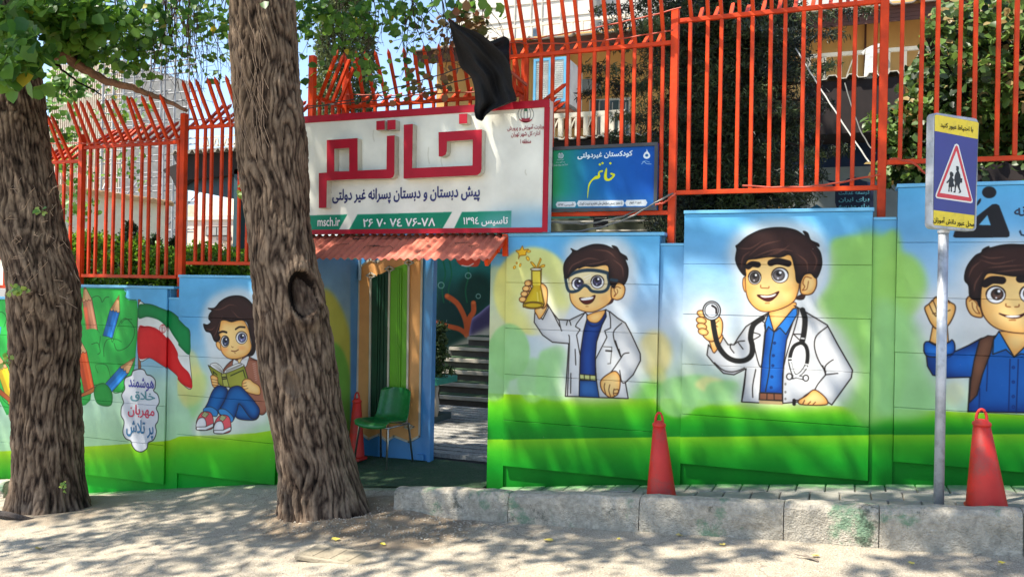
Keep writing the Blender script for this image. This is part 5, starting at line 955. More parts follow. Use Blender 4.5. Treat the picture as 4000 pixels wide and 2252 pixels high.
# ================================================================== BLACK FLAG
flm = mat('black_cloth', (10, 10, 14), rough=.85, var=.3, scale=12, bump=.3, bscale=300)
rows = [((1750, 72), (1756, 76), -.62), ((1762, 120), (1800, 102), -.58), ((1776, 178), (1880, 136), -.50), ((1788, 225), (1940, 186), -.42), ((1796, 258), (1975, 222), -.36), ((1818, 282), (1990, 258), -.32), ((1838, 300), (1998, 295), -.30), ((1850, 335), (2000, 332), -.28), ((1855, 370), (2010, 362), -.27), ((1856, 400), (2018, 392), -.26), ((1852, 420), (2000, 400), -.255), ((1853, 436), (1950, 420), -.25), ((1858, 460), (1925, 430), -.25), ((1872, 470), (1905, 445), -.25), ((1884, 472), (1890, 462), -.25)]
RK = spline([(*a, *b, y) for a, b, y in rows], False, 5); nk, nc = len(RK), 36; vs = []
for i, (ax, ay, bx, by_, y) in enumerate(RK):
    v = i/(nk-1)
    for j in range(nc+1):
        u = j/nc; a = .055*math.sin(u*9+v*5)*min(1, v*3)+.025*math.sin(u*21-v*9)*min(1, v*3)+.02*mnoise.noise(Vector((u*4, v*6, 1)))
        vs.append(W(ax+(bx-ax)*u, ay+(by_-ay)*u, y+a*(1-.2*abs(u-.5))))
flag = empty('black_flag', W(2060, 335, .08), 'black mourning flag draped over the top right of the big sign', 'flag')
fc = MB().add(vs, [(i*(nc+1)+j, i*(nc+1)+j+1, (i+1)*(nc+1)+j+1, (i+1)*(nc+1)+j) for i in range(nk-1) for j in range(nc)]).build('cloth', flm, flag, smooth=True); m_ = fc.modifiers.new('thick', 'SOLIDIFY'); m_.thickness = .004
lobe = [((1890, 168), (1896, 172), -.30), ((1925, 158), (1930, 190), -.22), ((1955, 146), (1960, 214), -.16), ((1970, 142), (1978, 240), -.12), ((1986, 152), (1990, 262), -.10), ((1988, 160), (1992, 300), -.09)]
RK = spline([(*a, *b, y) for a, b, y in lobe], False, 6); nk = len(RK); vs = []
for i, (ax, ay, bx, by_, y) in enumerate(RK):
    for j in range(13): u = j/12; vs.append(W(ax+(bx-ax)*u, ay+(by_-ay)*u, y+.03*math.sin(u*8+i*.3)))
f2 = MB().add(vs, [(i*13+j, i*13+j+1, (i+1)*13+j+1, (i+1)*13+j) for i in range(nk-1) for j in range(12)]).build('cloth_fold', flm, flag, smooth=True); m_ = f2.modifiers.new('thick', 'SOLIDIFY'); m_.thickness = .004
a, b = W(2058, 334, .06), W(1752, 76, -.61); MB().tube([a, a.lerp(b, .5), b], .014, 8).build('pole', mat('flag_pole', (160, 74, 52), rough=.5), flag)
# ================================================================== CONES
conem = mat('cone_red', (200, 40, 28), rough=.55, var=.10, scale=5, dirt=(140, 66, 56), dscale=8, dirt_amt=.65); 
def cone(px, base_py, top_py, y, lb, wb, wt, lean=0.):
    b0 = W(px, base_py, y); z0 = zb(b0.x)+.002 if y < .3 else -.22; sc = FOC/((b0-Vector(CAMP)).dot(Vector(ray(2000, 1126)))/1.)
    rb, rt = wb/2/sc, wt/2/sc; top = W(px, top_py, y).z-z0
    o = empty('traffic_cone', (b0.x, y, z0), lb, 'cone', 'red traffic cones on the sidewalk')
    h = top-.105; lx = lean
    L = lambda prof: MB().lathe(prof, (0, 0, 0), 36, (lx, 0))
    def own(mb, nm, smooth=True, bev=0):
        q = mb.build(nm, conem, None, smooth); q.parent = o
        if bev: m = q.modifiers.new('b', 'BEVEL'); m.width = bev; m.segments = 2
        return q
    own(L([(rb*1.02, .03), (rb, .05), (rb*.55+rt*.45, h*.5), (rt, h), (rt*.8, h+.001)]), 'cone_body')
    own(L([(rt*1.0, h-.012), (rt*1.13, h-.006), (rt*1.16, h+.004), (rt*1.08, h+.014), (rt*.86, h+.02), (rt*.8, h+.032), (.002, h+.036)]), 'collar')
    s = rb*1.02; own(MB().box((-s, -s, 0), (s, s, .03)), 'base_plate', False, .012)
    P = [(lx*(h+.02)-rt*.55*math.cos(t) if False else lx*(h+.03)+rt*.62*math.cos(t), 0, h+.03+.062*math.sin(t)*1.05) for t in [math.pi*i/12 for i in range(13)]]; P = [(P[0][0], 0, h+.02)]+P+[(P[-1][0], 0, h+.02)]
    own(MB().tube(P, .0095, 8), 'handle_ring')
    return o
cone(2584, 1952, 1606, -.62, 'faded red traffic cone standing behind the kerb left of the doctor painting', 113, 46, -.05); cone(3856, 1996, 1593, -.84, 'faded red traffic cone standing right of the school crossing sign pole', 146, 60, -.07)
c3 = cone(1390, 1790, 1528, .72, 'dark red traffic cone half hidden by the middle tree beside the green chair', 66, 32, -.0)
# ================================================================== GREEN CHAIR
chair = empty('plastic_chair', (-4.42, .66, -.215), 'green plastic shell chair with chrome legs before the blue gate leaf', 'chair')
chm = mat('green_plastic', (18, 112, 48), rough=.35, var=.08, scale=8, dirt=(70, 140, 90), dscale=16, dirt_amt=.4, coat=.1); chrome = mat('chrome_leg', (170, 168, 160), rough=.3, metal=.9, var=.1, dirt=(90, 80, 70), dscale=20)
w2, nu, nv = .203, 18, 26; vs = []
prof = [(-.24, .405), (-.245, .43), (-.20, .452), (-.08, .445), (.06, .432), (.14, .440), (.19, .475), (.215, .56), (.235, .64), (.25, .72), (.262, .765)]
PR = spline(prof, False, 4); nv = len(PR)
for i, (yy, zz) in enumerate(PR):
    v = i/(nv-1); wv = w2*(1.0 if v < .55 else 1.0-.10*((v-.55)/.45)); 
    if v > .9: wv *= 1-.30*((v-.9)/.1)**2
    if v < .08: wv *= .93
    for j in range(nu+1):
        u = j/nu*2-1; e = abs(u)**3
        if v < .5: dz, dy = .03*e-.008, 0
        else: dz, dy = 0, -.05*e
        mid = max(0, 1-abs(v-.52)/.15)
        vs.append((u*wv, yy+dy+(-.02*e*mid), zz+dz))
sh = MB().add(vs, [(i*(nu+1)+j, i*(nu+1)+j+1, (i+1)*(nu+1)+j+1, (i+1)*(nu+1)+j) for i in range(nv-1) for j in range(nu)]).build('seat_shell', chm, None, smooth=True); sh.parent = chair
m_ = sh.modifiers.new('t', 'SOLIDIFY'); m_.thickness = .007; m_ = sh.modifiers.new('b', 'BEVEL'); m_.width = .002; m_.segments = 2
for (sx, sy2) in ((-1, -1), (1, -1), (1, 1), (-1, 1)):
    l = MB().tube([(sx*.155, sy2*.16, .425), (sx*.175, sy2*.19, .40), (sx*.20, sy2*.245, .0)], .0105, 10).build('leg', chrome, None, smooth=True); l.parent = chair
for pts in ([(-.19, -.185, .405), (.19, -.185, .405)], [(-.19, .185, .405), (.19, .185, .405)], [(-.18, -.18, .408), (-.18, .18, .408)], [(.18, -.18, .408), (.18, .18, .408)]):
    f = MB().tube(pts, .009, 8).build('under_frame', chrome, None, smooth=True); f.parent = chair
chair.rotation_euler = (0, 0, math.radians(-4))
# ================================================================== SCHOOL CROSSING SIGN
pz = .255; pq = W(3667, 1962, -.9); PXX = pq.x; PYY = -.90
ts = empty('crossing_sign', (PXX, PYY, pz), 'school crossing sign with red triangle and yellow strips on a grey pole', 'sign')
galv = mat('galvanised', (176, 180, 186), rough=.45, var=.16, scale=7, metal=.25, bump=.2, bscale=30, dirt=(120, 122, 126), dscale=16, dirt_amt=.6)
dd = Vector((math.cos(math.radians(45.7)), math.sin(math.radians(45.7)), 0)); nn = Vector((dd.y, -dd.x, 0))
def SP(px, py, off=0.):      # point on the sign's plane
    c = SC0+nn*off; d = Vector(ray(px, py)); t = (c-Vector(CAMP)).dot(nn)/d.dot(nn); return Vector(CAMP)+d*t
SC0 = W(3737, 670, PYY-.06)
Q5p = lambda x, y, o=0: SP(*Q5([(x, y)])[0], o)
tl, tr, br, bl_ = Q5p(237, 92), Q5p(705, 172), Q5p(640, 1312), Q5p(212, 1262)
th_ = .062; U = dd; 
cxl, cxr = (tl+bl_)/2, (tr+br)/2; wdt = (cxr-cxl).dot(dd); zt_s = (tl.z+tr.z)/2; zb_s = (bl_.z+br.z)/2
print('sign w,h', wdt, zt_s-zb_s, tl, tr, br, bl_)
cc = (cxl+cxr)/2
def rr_(w, h, r, n=6):
    out = []
    for cx, cy, a in ((w/2-r, h/2-r, 0), (-w/2+r, h/2-r, 90), (-w/2+r, -h/2+r, 180), (w/2-r, -h/2+r, 270)):
        for i in range(n+1): t = math.radians(a+90*i/n); out.append((cx+r*math.cos(t), cy+r*math.sin(t)))
    return out
hh = zt_s-zb_s; base = Vector((cc.x, cc.y, (zt_s+zb_s)/2))
body = [base+dd*x+Vector((0, 0, y)) for x, y in rr_(wdt, hh, .035)]
MB().prism(body, -nn*th_).build('sign_box', galv, ts, bevel=.008)
MB().tube([(PXX, PYY, pz-.05), (PXX, PYY, base.z-hh/2+.002)], .031, 20).build('pole', galv, ts, smooth=True)
MB().tube([(PXX, PYY, base.z-hh/2-.015), (PXX, PYY, base.z-hh/2+.001)], .036, 20).build('collar', galv, ts)
def sgp(pts, off, m, nm='print'): return MB().prism([Q5p(x, y, off) for x, y in pts], -nn*.0012).build(nm, m, ts)
syel = mat('sign_yellow', (232, 204, 20), rough=.35, var=.05, dirt=(170, 150, 40), dscale=20, dirt_amt=.4); sblu = mat('sign_navy', (46, 48, 128), rough=.35, var=.05); sred = mat('sign_red', (206, 40, 48), rough=.35, var=.04); swh = mat('sign_white', (226, 224, 216), rough=.4, var=.03)
rim_ = mat('sign_seam', (96, 100, 108), rough=.6)
sgp([(236, 130), (252, 122), (672, 198), (684, 212), (640, 1262), (620, 1280), (232, 1240), (222, 1222)], .0015, rim_)
sgp([(239, 132), (252, 124), (670, 200), (681, 214), (672, 371), (238, 288)], .003, syel); sgp([(238, 289), (672, 372), (637, 1140), (226, 1087)], .003, sblu); sgp([(226, 1088), (637, 1141), (634, 1258), (618, 1278), (232, 1238), (224, 1222)], .003, syel)
sgp([(440, 425), (460, 418), (478, 432), (621, 990), (618, 1012), (600, 1018), (258, 968), (245, 950), (248, 925)], .0045, swh)
sgp([(447, 445), (459, 435), (470, 447), (612, 985), (605, 1002), (268, 955), (258, 945), (262, 930)], .006, sred); sgp([(456, 492), (584, 960), (290, 914)], .0075, swh)
fig = mat('sign_black', (22, 22, 24), rough=.5)
sgp([(452, 650), (462, 642), (478, 648), (482, 665), (478, 690), (495, 730), (500, 765), (515, 770), (514, 812), (496, 812), (488, 835), (492, 870), (505, 900), (500, 912), (482, 918), (480, 908), (490, 898), (468, 850), (462, 830), (450, 868), (448, 905), (446, 912), (427, 910), (428, 900), (438, 895), (440, 850), (444, 810), (432, 785), (437, 772), (440, 740), (450, 712), (462, 700), (455, 680), (458, 660)], .009, fig, 'figure')
sgp([(392, 702), (408, 700), (424, 715), (428, 742), (418, 748), (416, 758), (430, 782), (425, 810), (438, 850), (412, 856), (410, 880), (413, 903), (404, 906), (398, 898), (400, 858), (388, 856), (386, 890), (388, 902), (374, 902), (376, 892), (380, 855), (376, 852), (384, 800), (360, 820), (356, 806), (380, 780), (390, 756), (394, 740), (390, 725)], .009, fig, 'figure')
def signtext(t, l, r, tl_, bl2, tr_, br_, m, bold):
    def fr(u, v): x = l+(r-l)*u; yt = tl_+(tr_-tl_)*u; yb = bl2+(br_-bl2)*u; return Q5p(x, yb+(yt-yb)*v, .006)
    lettering(t, 0, 0, 0, 0, 0, m, ts, bold=bold, frame=fr)
signtext('با احتیاط عبور کنید', 297, 626, 196, 262, 250, 314, fig, .02); signtext('محل عبور دانش آموزان', 224, 636, 1148, 1222, 1196, 1272, fig, .02)
# ================================================================== TREES
def leaf_arrays(centers, sizes, normals=None, ratio=.62, rnd=None):
    """many folded leaves: 6 verts, 2 quads each"""
    n = len(centers); c = np.array(centers, np.float32); s = np.array(sizes, np.float32)[:, None]
    d = rng.normal(size=(n, 3)).astype(np.float32); d[:, 2] -= .5; d /= np.linalg.norm(d, axis=1)[:, None]
    nn_ = rng.normal(size=(n, 3)).astype(np.float32) if normals is None else normals+rng.normal(size=(n, 3)).astype(np.float32)*.5
    a = np.cross(d, nn_); a /= np.linalg.norm(a, axis=1)[:, None]+1e-6; u = np.cross(a, d)
    V = np.stack([c, c+d*s*.30+a*s*ratio*.52+u*s*.10, c+d*s*.72+a*s*ratio*.40+u*s*.10, c+d*s, c+d*s*.72-a*s*ratio*.40+u*s*.10, c+d*s*.30-a*s*ratio*.52+u*s*.10], 1)
    F = (np.arange(n)[:, None]*6+np.array([0, 1, 2, 3, 0, 3, 4, 5])[None]).reshape(-1, 4)
    r = (rng.random(n) if rnd is None else np.array(rnd)).astype(np.float32); return V.reshape(-1, 3), F, np.repeat(r, 6)
def leaf_object(name, m, parent, parts, kind='stuff'):
    Vs, Fs, Rs, k = [], [], [], 0
    for V, F, r in parts: Vs.append(V); Fs.append(F+k); Rs.append(r); k += len(V)
    V, F, r = np.concatenate(Vs), np.concatenate(Fs), np.concatenate(Rs); me = bpy.data.meshes.new(name)
    me.vertices.add(len(V)); me.vertices.foreach_set('co', V.ravel()); me.loops.add(F.size); me.loops.foreach_set('vertex_index', F.ravel().astype(np.int32)); me.polygons.add(len(F)); me.polygons.foreach_set('loop_start', np.arange(0, F.size, 4, dtype=np.int32)); me.update(calc_edges=True)
    at = me.attributes.new('rnd', 'FLOAT', 'POINT'); at.data.foreach_set('value', r); o = link(name, me, m, parent); o['kind'] = kind; return o
def blob_points(c, r, n, shell=.35):
    d = rng.normal(size=(n, 3)); d /= np.linalg.norm(d, axis=1)[:, None]; t = rng.random(n)**shell; return np.array(c)+d*t[:, None]*np.array(r)
# bark
def bark_mat(name, c0, c1, c2):
    m = bpy.data.materials.new(name); m.use_nodes = True; N, L = m.node_tree.nodes, m.node_tree.links; b = N['Principled BSDF']; b.inputs['Roughness'].default_value = .95; b.inputs['Specular IOR Level'].default_value = .15
    a = N.new('ShaderNodeAttribute'); a.attribute_name = 'rnd'; g = N.new('ShaderNodeNewGeometry'); mp = N.new('ShaderNodeMapping'); mp.inputs['Scale'].default_value = (1, 1, .28); L.new(g.outputs['Position'], mp.inputs[0])
    n = N.new('ShaderNodeTexNoise'); n.inputs['Scale'].default_value = 34; n.inputs['Detail'].default_value = 8; n.inputs['Roughness'].default_value = .7; L.new(mp.outputs[0], n.inputs['Vector'])
    ad = N.new('ShaderNodeMath'); ad.operation = 'MULTIPLY_ADD'; ad.inputs[1].default_value = .55; L.new(n.outputs[0], ad.inputs[0]); ml = N.new('ShaderNodeMath'); ml.operation = 'MULTIPLY'; ml.inputs[1].default_value = .62; L.new(a.outputs['Fac'], ml.inputs[0]); L.new(ml.outputs[0], ad.inputs[2])
    r = N.new('ShaderNodeValToRGB'); r.color_ramp.elements[0].position = .34; r.color_ramp.elements[1].position = .95; r.color_ramp.elements[0].color = (*s2l(c0), 1); r.color_ramp.elements[1].color = (*s2l(c2), 1); e = r.color_ramp.elements.new(.56); e.color = (*s2l(c1), 1); L.new(ad.outputs[0], r.inputs[0]); nb = N.new('ShaderNodeTexNoise'); nb.inputs['Scale'].default_value = 2.6; nb.inputs['Detail'].default_value = 5; L.new(g.outputs['Position'], nb.inputs['Vector'])
    rb_ = N.new('ShaderNodeValToRGB'); rb_.color_ramp.elements[0].position = .32; rb_.color_ramp.elements[1].position = .68; rb_.color_ramp.elements[0].color = (.72, .66, .60, 1); rb_.color_ramp.elements[1].color = (1.12, 1.06, 1.0, 1); L.new(nb.outputs[0], rb_.inputs[0])
    mb_ = N.new('ShaderNodeMix'); mb_.data_type = 'RGBA'; mb_.blend_type = 'MULTIPLY'; mb_.inputs[0].default_value = 1; L.new(r.outputs[0], mb_.inputs[6]); L.new(rb_.outputs[0], mb_.inputs[7]); L.new(mb_.outputs[2], b.inputs['Base Color'])
    n2 = N.new('ShaderNodeTexNoise'); n2.inputs['Scale'].default_value = 60; n2.inputs['Detail'].default_value = 10; L.new(mp.outputs[0], n2.inputs['Vector']); bp = N.new('ShaderNodeBump'); bp.inputs['Strength'].default_value = .9; bp.inputs['Distance'].default_value = .012; L.new(n2.outputs[0], bp.inputs['Height']); L.new(bp.outputs[0], b.inputs['Normal']); return m
barkm = bark_mat('bark', (25, 19, 15), (80, 67, 57), (146, 129, 111))
def vor(p): d, _ = mnoise.voronoi(p); return d
def trunk(par, keys, nseg=230, nring=420, seed=0, hole=None, scar=None, amp=.040, ztop=None):
    """keys: (z, cx, cy, r) low to high"""
    K = np.array(keys); zz = np.linspace(K[0, 0], K[-1, 0], nring); n = len(K)
    cx, cy, rr = [np.interp(zz, K[:, 0], K[:, i]) for i in (1, 2, 3)]
    ker = np.ones(15)/15
    def sm(v): return np.convolve(np.pad(v, 7, 'edge'), ker, 'valid')
    cx, cy, rr = sm(cx), sm(cy), sm(rr); V = np.zeros((nring, nseg, 3)); Rn = np.zeros((nring, nseg))
    for i, z in enumerate(zz):
        for j in range(nseg):
            t = 2*math.pi*j/nseg; ct, st = math.cos(t), math.sin(t); R_ = rr[i]
            q = Vector((ct*R_*1.0+seed, st*R_, z)); wv = mnoise.noise_vector(q*1.7)*.10+mnoise.noise_vector(q*5)*.03
            swx = 0
            if hole:
                dzh = z-hole[0]; dth = (t-hole[1]+math.pi) % (2*math.pi)-math.pi; ax = dth*R_; e = math.hypot(ax/hole[2], dzh/hole[3]); swx = math.exp(-(e-1)**2*.5)
                if e < 3.2: wv += Vector((-math.sin(t)*ax, math.cos(t)*ax, dzh))*.0+Vector((0, 0, .10*(ax/(abs(ax)+.03))*math.exp(-(e-1.2)**2)))
            d = vor(Vector(((q.x+wv.x*1.1)*19, (q.y+wv.y*1.1)*19, (q.z+wv.z*1.8)*3.4))); h = min(1, (d[1]-d[0])*1.9); h = h**.7
            d2 = vor(Vector(((q.x+wv.x)*44+5, (q.y+wv.y)*44, (q.z+wv.z)*15))); h2 = min(1, (d2[1]-d2[0])*2)
            n1_ = mnoise.noise(Vector(((q.x+wv.x*.9)*24+9, (q.y+wv.y*.9)*24, (q.z+wv.z)*3.6))); n2_ = mnoise.noise(Vector(((q.x+wv.x)*46, (q.y+wv.y)*46+4, (q.z+wv.z)*9)))
            H = .55*min(1, abs(n1_)*3.4)+.22*min(1, abs(n2_)*3)+.16*h+.12*h2+.22*mnoise.fractal(q*9, 1, 2, 4); disp = amp*(.7+.5*mnoise.noise(q*1.3))*(H-.5)+.026*mnoise.noise(Vector((q.x*2.2, q.y*2.2, z*1.1)))*1.6; rn = H
            if hole and e < 3:
                lip = math.exp(-((e-1.18)/.30)**2)*.045; dep = -.14*max(0, 1-e**4) if e < 1 else 0
                plug = 0
                if e < 1.05 and dep < 0:
                    e2 = math.hypot((ax-.018)/(hole[2]*.80), (dzh+.03)/(hole[3]*.84))
                    if e2 < 1: plug = .125*(1-e2**2)**.5+.006*mnoise.noise(Vector((ax*60, dzh*14, 2)))
                disp += lip+dep+plug
                if e < 1: disp -= amp*(H-.5)*.7; rn = .0 if plug == 0 else .45+.35*mnoise.noise(Vector((ax*50, dzh*12, 2)))
            if scar:
                dzs = z-scar[0]; dts = ((t-scar[1]+math.pi) % (2*math.pi)-math.pi)*R_; e = math.hypot(dts/scar[2], dzs/scar[3])
                if e < 1.4: k = max(0, 1-e/1.4); disp += -.02*k-amp*(H-.5)*min(1, k*2)-.02*math.exp(-(dts/.012)**2)*k+.02*math.exp(-((e-1.05)/.2)**2); rn = rn*(1-k)+.75*k
            base_ = max(0, 1-(z-K[0, 0]-.22)/.55)**2; disp += base_*(.05+.07*max(0, mnoise.noise(Vector((ct*1.7+seed, st*1.7, 0)))*2)); r2 = R_+disp; V[i, j] = (cx[i]+ct*r2, cy[i]+st*r2, z); Rn[i, j] = rn
    V = V.reshape(-1, 3); F = [(i*nseg+j, i*nseg+(j+1) % nseg, (i+1)*nseg+(j+1) % nseg, (i+1)*nseg+j) for i in range(nring-1) for j in range(nseg)]
    me = bpy.data.meshes.new('trunk'); me.from_pydata(V.tolist(), [], F); at = me.attributes.new('rnd', 'FLOAT', 'POINT'); at.data.foreach_set('value', Rn.ravel().astype(np.float32)); return link('trunk', me, barkm, par, smooth=True)
def keys_from(pxrows, y, flare):
    out = []
    for py, l, r in pxrows:
        da, db = Vector(ray(l, py)).normalized(), Vector(ray(r, py)).normalized(); da.z = db.z = 0; h_ = da.angle(db)/2; m_ = W((l+r)/2, py, y); dist = math.hypot(m_.x, m_.y+7); out.append([m_.z, m_.x, y, dist*math.sin(h_)*.97])
    out.sort(); return out
k2_ = keys_from([(-260, 872, 1130), (0, 905, 1157), (190, 905, 1170), (450, 922, 1190), (620, 930, 1204), (870, 955, 1225), (1060, 970, 1262), (1320, 1000, 1296), (1480, 1018, 1330), (1740, 1062, 1378), (1900, 1085, 1408), (2010, 1098, 1428)], -.86, 0)
zf = k2_[0][0]; k2_ = [[zf-.25, k2_[0][1]+.06, -.86, k2_[0][3]*1.16], [zf-.07, k2_[0][1]+.02, -.86, k2_[0][3]*1.07]]+k2_; kx = k2_[-1]
k2_ += [[kx[0]+1.0, kx[1]-.12, -.86, kx[3]*.9], [kx[0]+2.2, kx[1]-.1, -.9, kx[3]*.75]]
hz = W(1178, 1150, -1.15).z; tree2 = empty('street_tree', (k2_[1][1], -.86, -.36), 'leaning middle tree with a knot hole before the big school sign', 'tree', 'old street trees along the road')
def ang(px, py, k):  # angle on the trunk facing the camera through a pixel
    z = W(px, py, -1.1).z; K = np.array(k); cx = np.interp(z, K[:, 0], K[:, 1]); r = np.interp(z, K[:, 0], K[:, 3]); best = None
    for i in range(720):
        t = i*math.pi/360; p = np.array([cx+r*math.cos(t), K[2][2]+r*math.sin(t), z]); 
        if (CAMP-p)@np.array([math.cos(t), math.sin(t), 0]) < 0: continue
        q = (p-CAMP)@RN; x = 2000+FOC*q[0]/-q[2]; e = abs(x-px)
        if best is None or e < best[0]: best = (e, t)
    return best[1]
trunk(tree2, k2_, 240, 470, 3.1, hole=(hz, ang(1180, 1150, k2_), .115, .20), scar=(W(1140, 1500, -1.15).z, ang(1140, 1500, k2_), .07, .12))
k1_ = keys_from([(-260, -150, 90), (0, -110, 110), (220, -90, 160), (400, -90, 180), (640, -70, 212), (850, -45, 256), (1000, -10, 296), (1060, 12, 316), (1250, 34, 322), (1500, 46, 322), (1700, 44, 326), (1850, 44, 336), (1990, 42, 350)], -.98, 0)
zf1 = k1_[0][0]; k1_ = [[zf1-.25, k1_[0][1]+.03, -.98, k1_[0][3]*1.15], [zf1-.06, k1_[0][1]+.01, -.98, k1_[0][3]*1.05]]+k1_; kx1 = k1_[-1]
k1_ += [[kx1[0]+1.0, kx1[1]-.25, -.98, kx1[3]*.88], [kx1[0]+2., kx1[1]-.3, -1., kx1[3]*.75]]
tree1 = empty('street_tree', (k1_[1][1], -.98, -.68), 'thick leaning tree at the left edge beside the pencil painting', 'tree', 'old street trees along the road')
trunk(tree1, k1_, 220, 430, 9.7)
# limbs
def limb(par, pts, r0, r1, nm='branch', n=9):
    P = spline(pts, False, 5); k = len(P); return MB().tube([Vector(p)+Vector((random.uniform(-.008, .008),)*3) for p in P], [r0+(r1-r0)*i/(k-1) for i in range(k)], n).build(nm, barkm, par, smooth=True)
brk = mat('branch_brown', (128, 92, 70), rough=.9, var=.25, scale=14, stretch=(1, 1, 1), bump=.8, bscale=50)
def pxl(lst): return [tuple(W(x, y, d)) for x, y, d in lst]
b_ = limb(tree1, pxl([(150, 215, -.95), (250, 220, -.7), (330, 270, -.5), (420, 318, -.35), (520, 345, -.25), (590, 370, -.15), (660, 400, -.1), (735, 430, -.05)]), .058, .018); b_.data.materials.clear(); b_.data.materials.append(brk)
for pts in ([(170, 225, -.9), (230, 260, -.7), (300, 320, -.5), (400, 368, -.4)], [(280, 250, -.6), (330, 170, -.6), (400, 100, -.6), (420, 30, -.6)], [(200, 210, -.8), (220, 110, -.8), (160, 20, -.8), (120, -60, -.8)]): limb(tree1, pxl(pts), .016, .007)
T2 = Vector((kx[1], -.86, kx[0])); T1 = Vector((kx1[1], -.98, kx1[0]))
for par, T, ends in ((tree2, T2, [(-4.5, -2.6, 6.2), (-2.2, -2.2, 6.4), (-.6, -1.6, 6.2), (-3.4, .2, 6.3), (-6.2, -1.2, 6.6), (-2.0, .3, 5.6), (-5, -3.6, 5.9), (.4, -2.6, 6.0)]), (tree1, T1, [(-9.5, -2.5, 6.2), (-8.2, -.4, 6.2), (-6.4, -1.4, 6.5), (-10.8, -1, 6.3), (-7.6, -3.4, 6.1), (-12, -2.6, 6.0)])):
    for e in ends:
        e = Vector(e)+Vector((-.3, -.9, 1.4)); st = T+Vector((0, 0, random.uniform(-.3, 1.6))); m1 = st.lerp(e, .45)+Vector((random.uniform(-.3, .3), random.uniform(-.3, .3), .25)); limb(par, [tuple(st), tuple(m1), tuple(e)], .10, .02)
        for k in range(4):
            s_ = m1.lerp(e, random.random()); q = s_+Vector((random.gauss(0, .7), random.gauss(0, .6), random.uniform(-.2, .5))); limb(par, [tuple(s_), tuple(s_.lerp(q, .5)+Vector((0, 0, .1))), tuple(q)], .022, .006, n=6)
# overhead crowns that throw the dappled shade
def crown_over(xr, seed, dens):
    cl_ = []; r_ = np.random.default_rng(seed)
    n = 0
    while len(cl_) < dens:
        x = r_.uniform(*xr)-.8; y = r_.uniform(-6.2, -1.1); z = r_.uniform(5.8, 8.6)
        q = (np.array([x, y, z-.45])-CAMP)@RN; sx, sy_ = 2000+FOC*q[0]/-q[2], 1126-FOC*q[1]/-q[2]
        if sy_ > -20 and sx > 420: continue
        if y < -3.8: continue
        if mnoise.noise(Vector((x*.6, y*.6, seed*3.3))) < -.16: continue
        cl_.append((x, y, z))
    return cl_
def leaves_for(cls, per, rad, size):
    out = []
    for c in cls:
        n = int(per*random.uniform(.6, 1.4)); r0 = rad*random.uniform(.6, 1.3); pts = blob_points(c, (r0, r0, r0*.6), n, .5); out.append(leaf_arrays(pts, rng.uniform(size*.7, size*1.25, n), np.tile([0, 0, 1.6], (n, 1)).astype(np.float32), ratio=.85))
    return out
lfA = leafmat('leaf_green', (42, 86, 32), (106, 150, 58), .45, extra=(170, 160, 50), ep=.985); lfB = leafmat('leaf_autumn', (70, 84, 34), (132, 84, 50), .3)
def hang(px, py, d, rx, ry, n, size, rd=.35):
    n = int(n*(1.1 if px < 330 else .62)); size *= (1.05 if px < 330 else .80)   # leaves over an area of the picture at real depth d
    C_ = W(px, py, d); s = (C_-Vector(CAMP)).length/FOC; return leaf_arrays(blob_points(C_, (rx*s, rd, ry*s), n, .6), rng.uniform(size*.7, size*1.25, n), np.tile([.2, -1.1, .7], (n, 1)).astype(np.float32), ratio=.82)
def over_ground(specs):     # leaf masses placed where their shade falls on the road
    out = []
    for px, py, r, n in specs:
        g_ = on_ground(px, py); h = random.uniform(5.2, 7.2); c = g_+SUN*(h/SUN.z); r0 = r
        out.append(leaf_arrays(blob_points(c, (r0*1.5, r0, r0*.6), n, .6), rng.uniform(.07, .12, n), np.tile([0, 0, 1.6], (n, 1)).astype(np.float32), ratio=.85))
    return out
GL = [(60, 2120, .4, 90), (200, 2140, .35, 80), (350, 2110, .35, 90), (500, 2085, .35, 100), (640, 2060, .32, 90), (760, 2095, .4, 120), (900, 2050, .35, 110), (1000, 2100, .4, 120), (450, 2190, .3, 50), (800, 2170, .35, 70), (1150, 2120, .4, 110), (120, 2220, .3, 40), (700, 2000, .3, 60), (960, 1950, .35, 100), (1240, 1930, .3, 60), (600, 2230, .3, 40), (900, 2240, .3, 40)]
GR = [(1500, 2150, .32, 80), (1660, 2090, .35, 90), (1880, 2070, .3, 70), (1760, 2200, .3, 50), (1450, 2230, .3, 50), (2080, 2160, .25, 30), (2560, 2105, .2, 60), (2620, 2195, .15, 34), (2740, 2185, .13, 30), (2660, 2225, .14, 30), (2960, 2160, .14, 34), (3650, 2050, .22, 60), (3900, 2040, .28, 80), (3600, 2200, .2, 50), (3850, 2230, .3, 80), (3420, 2235, .16, 36), (2100, 2000, .22, 50), (1620, 1990, .25, 60), (2780, 2010, .2, 50), (3960, 2140, .2, 50), (2300, 1985, .2, 30), (1620, 1830, .3, 40)]
p1_ = over_ground(GL)+leaves_for(crown_over((-12.5, -5.6), 5, 165), 40, .5, .105)
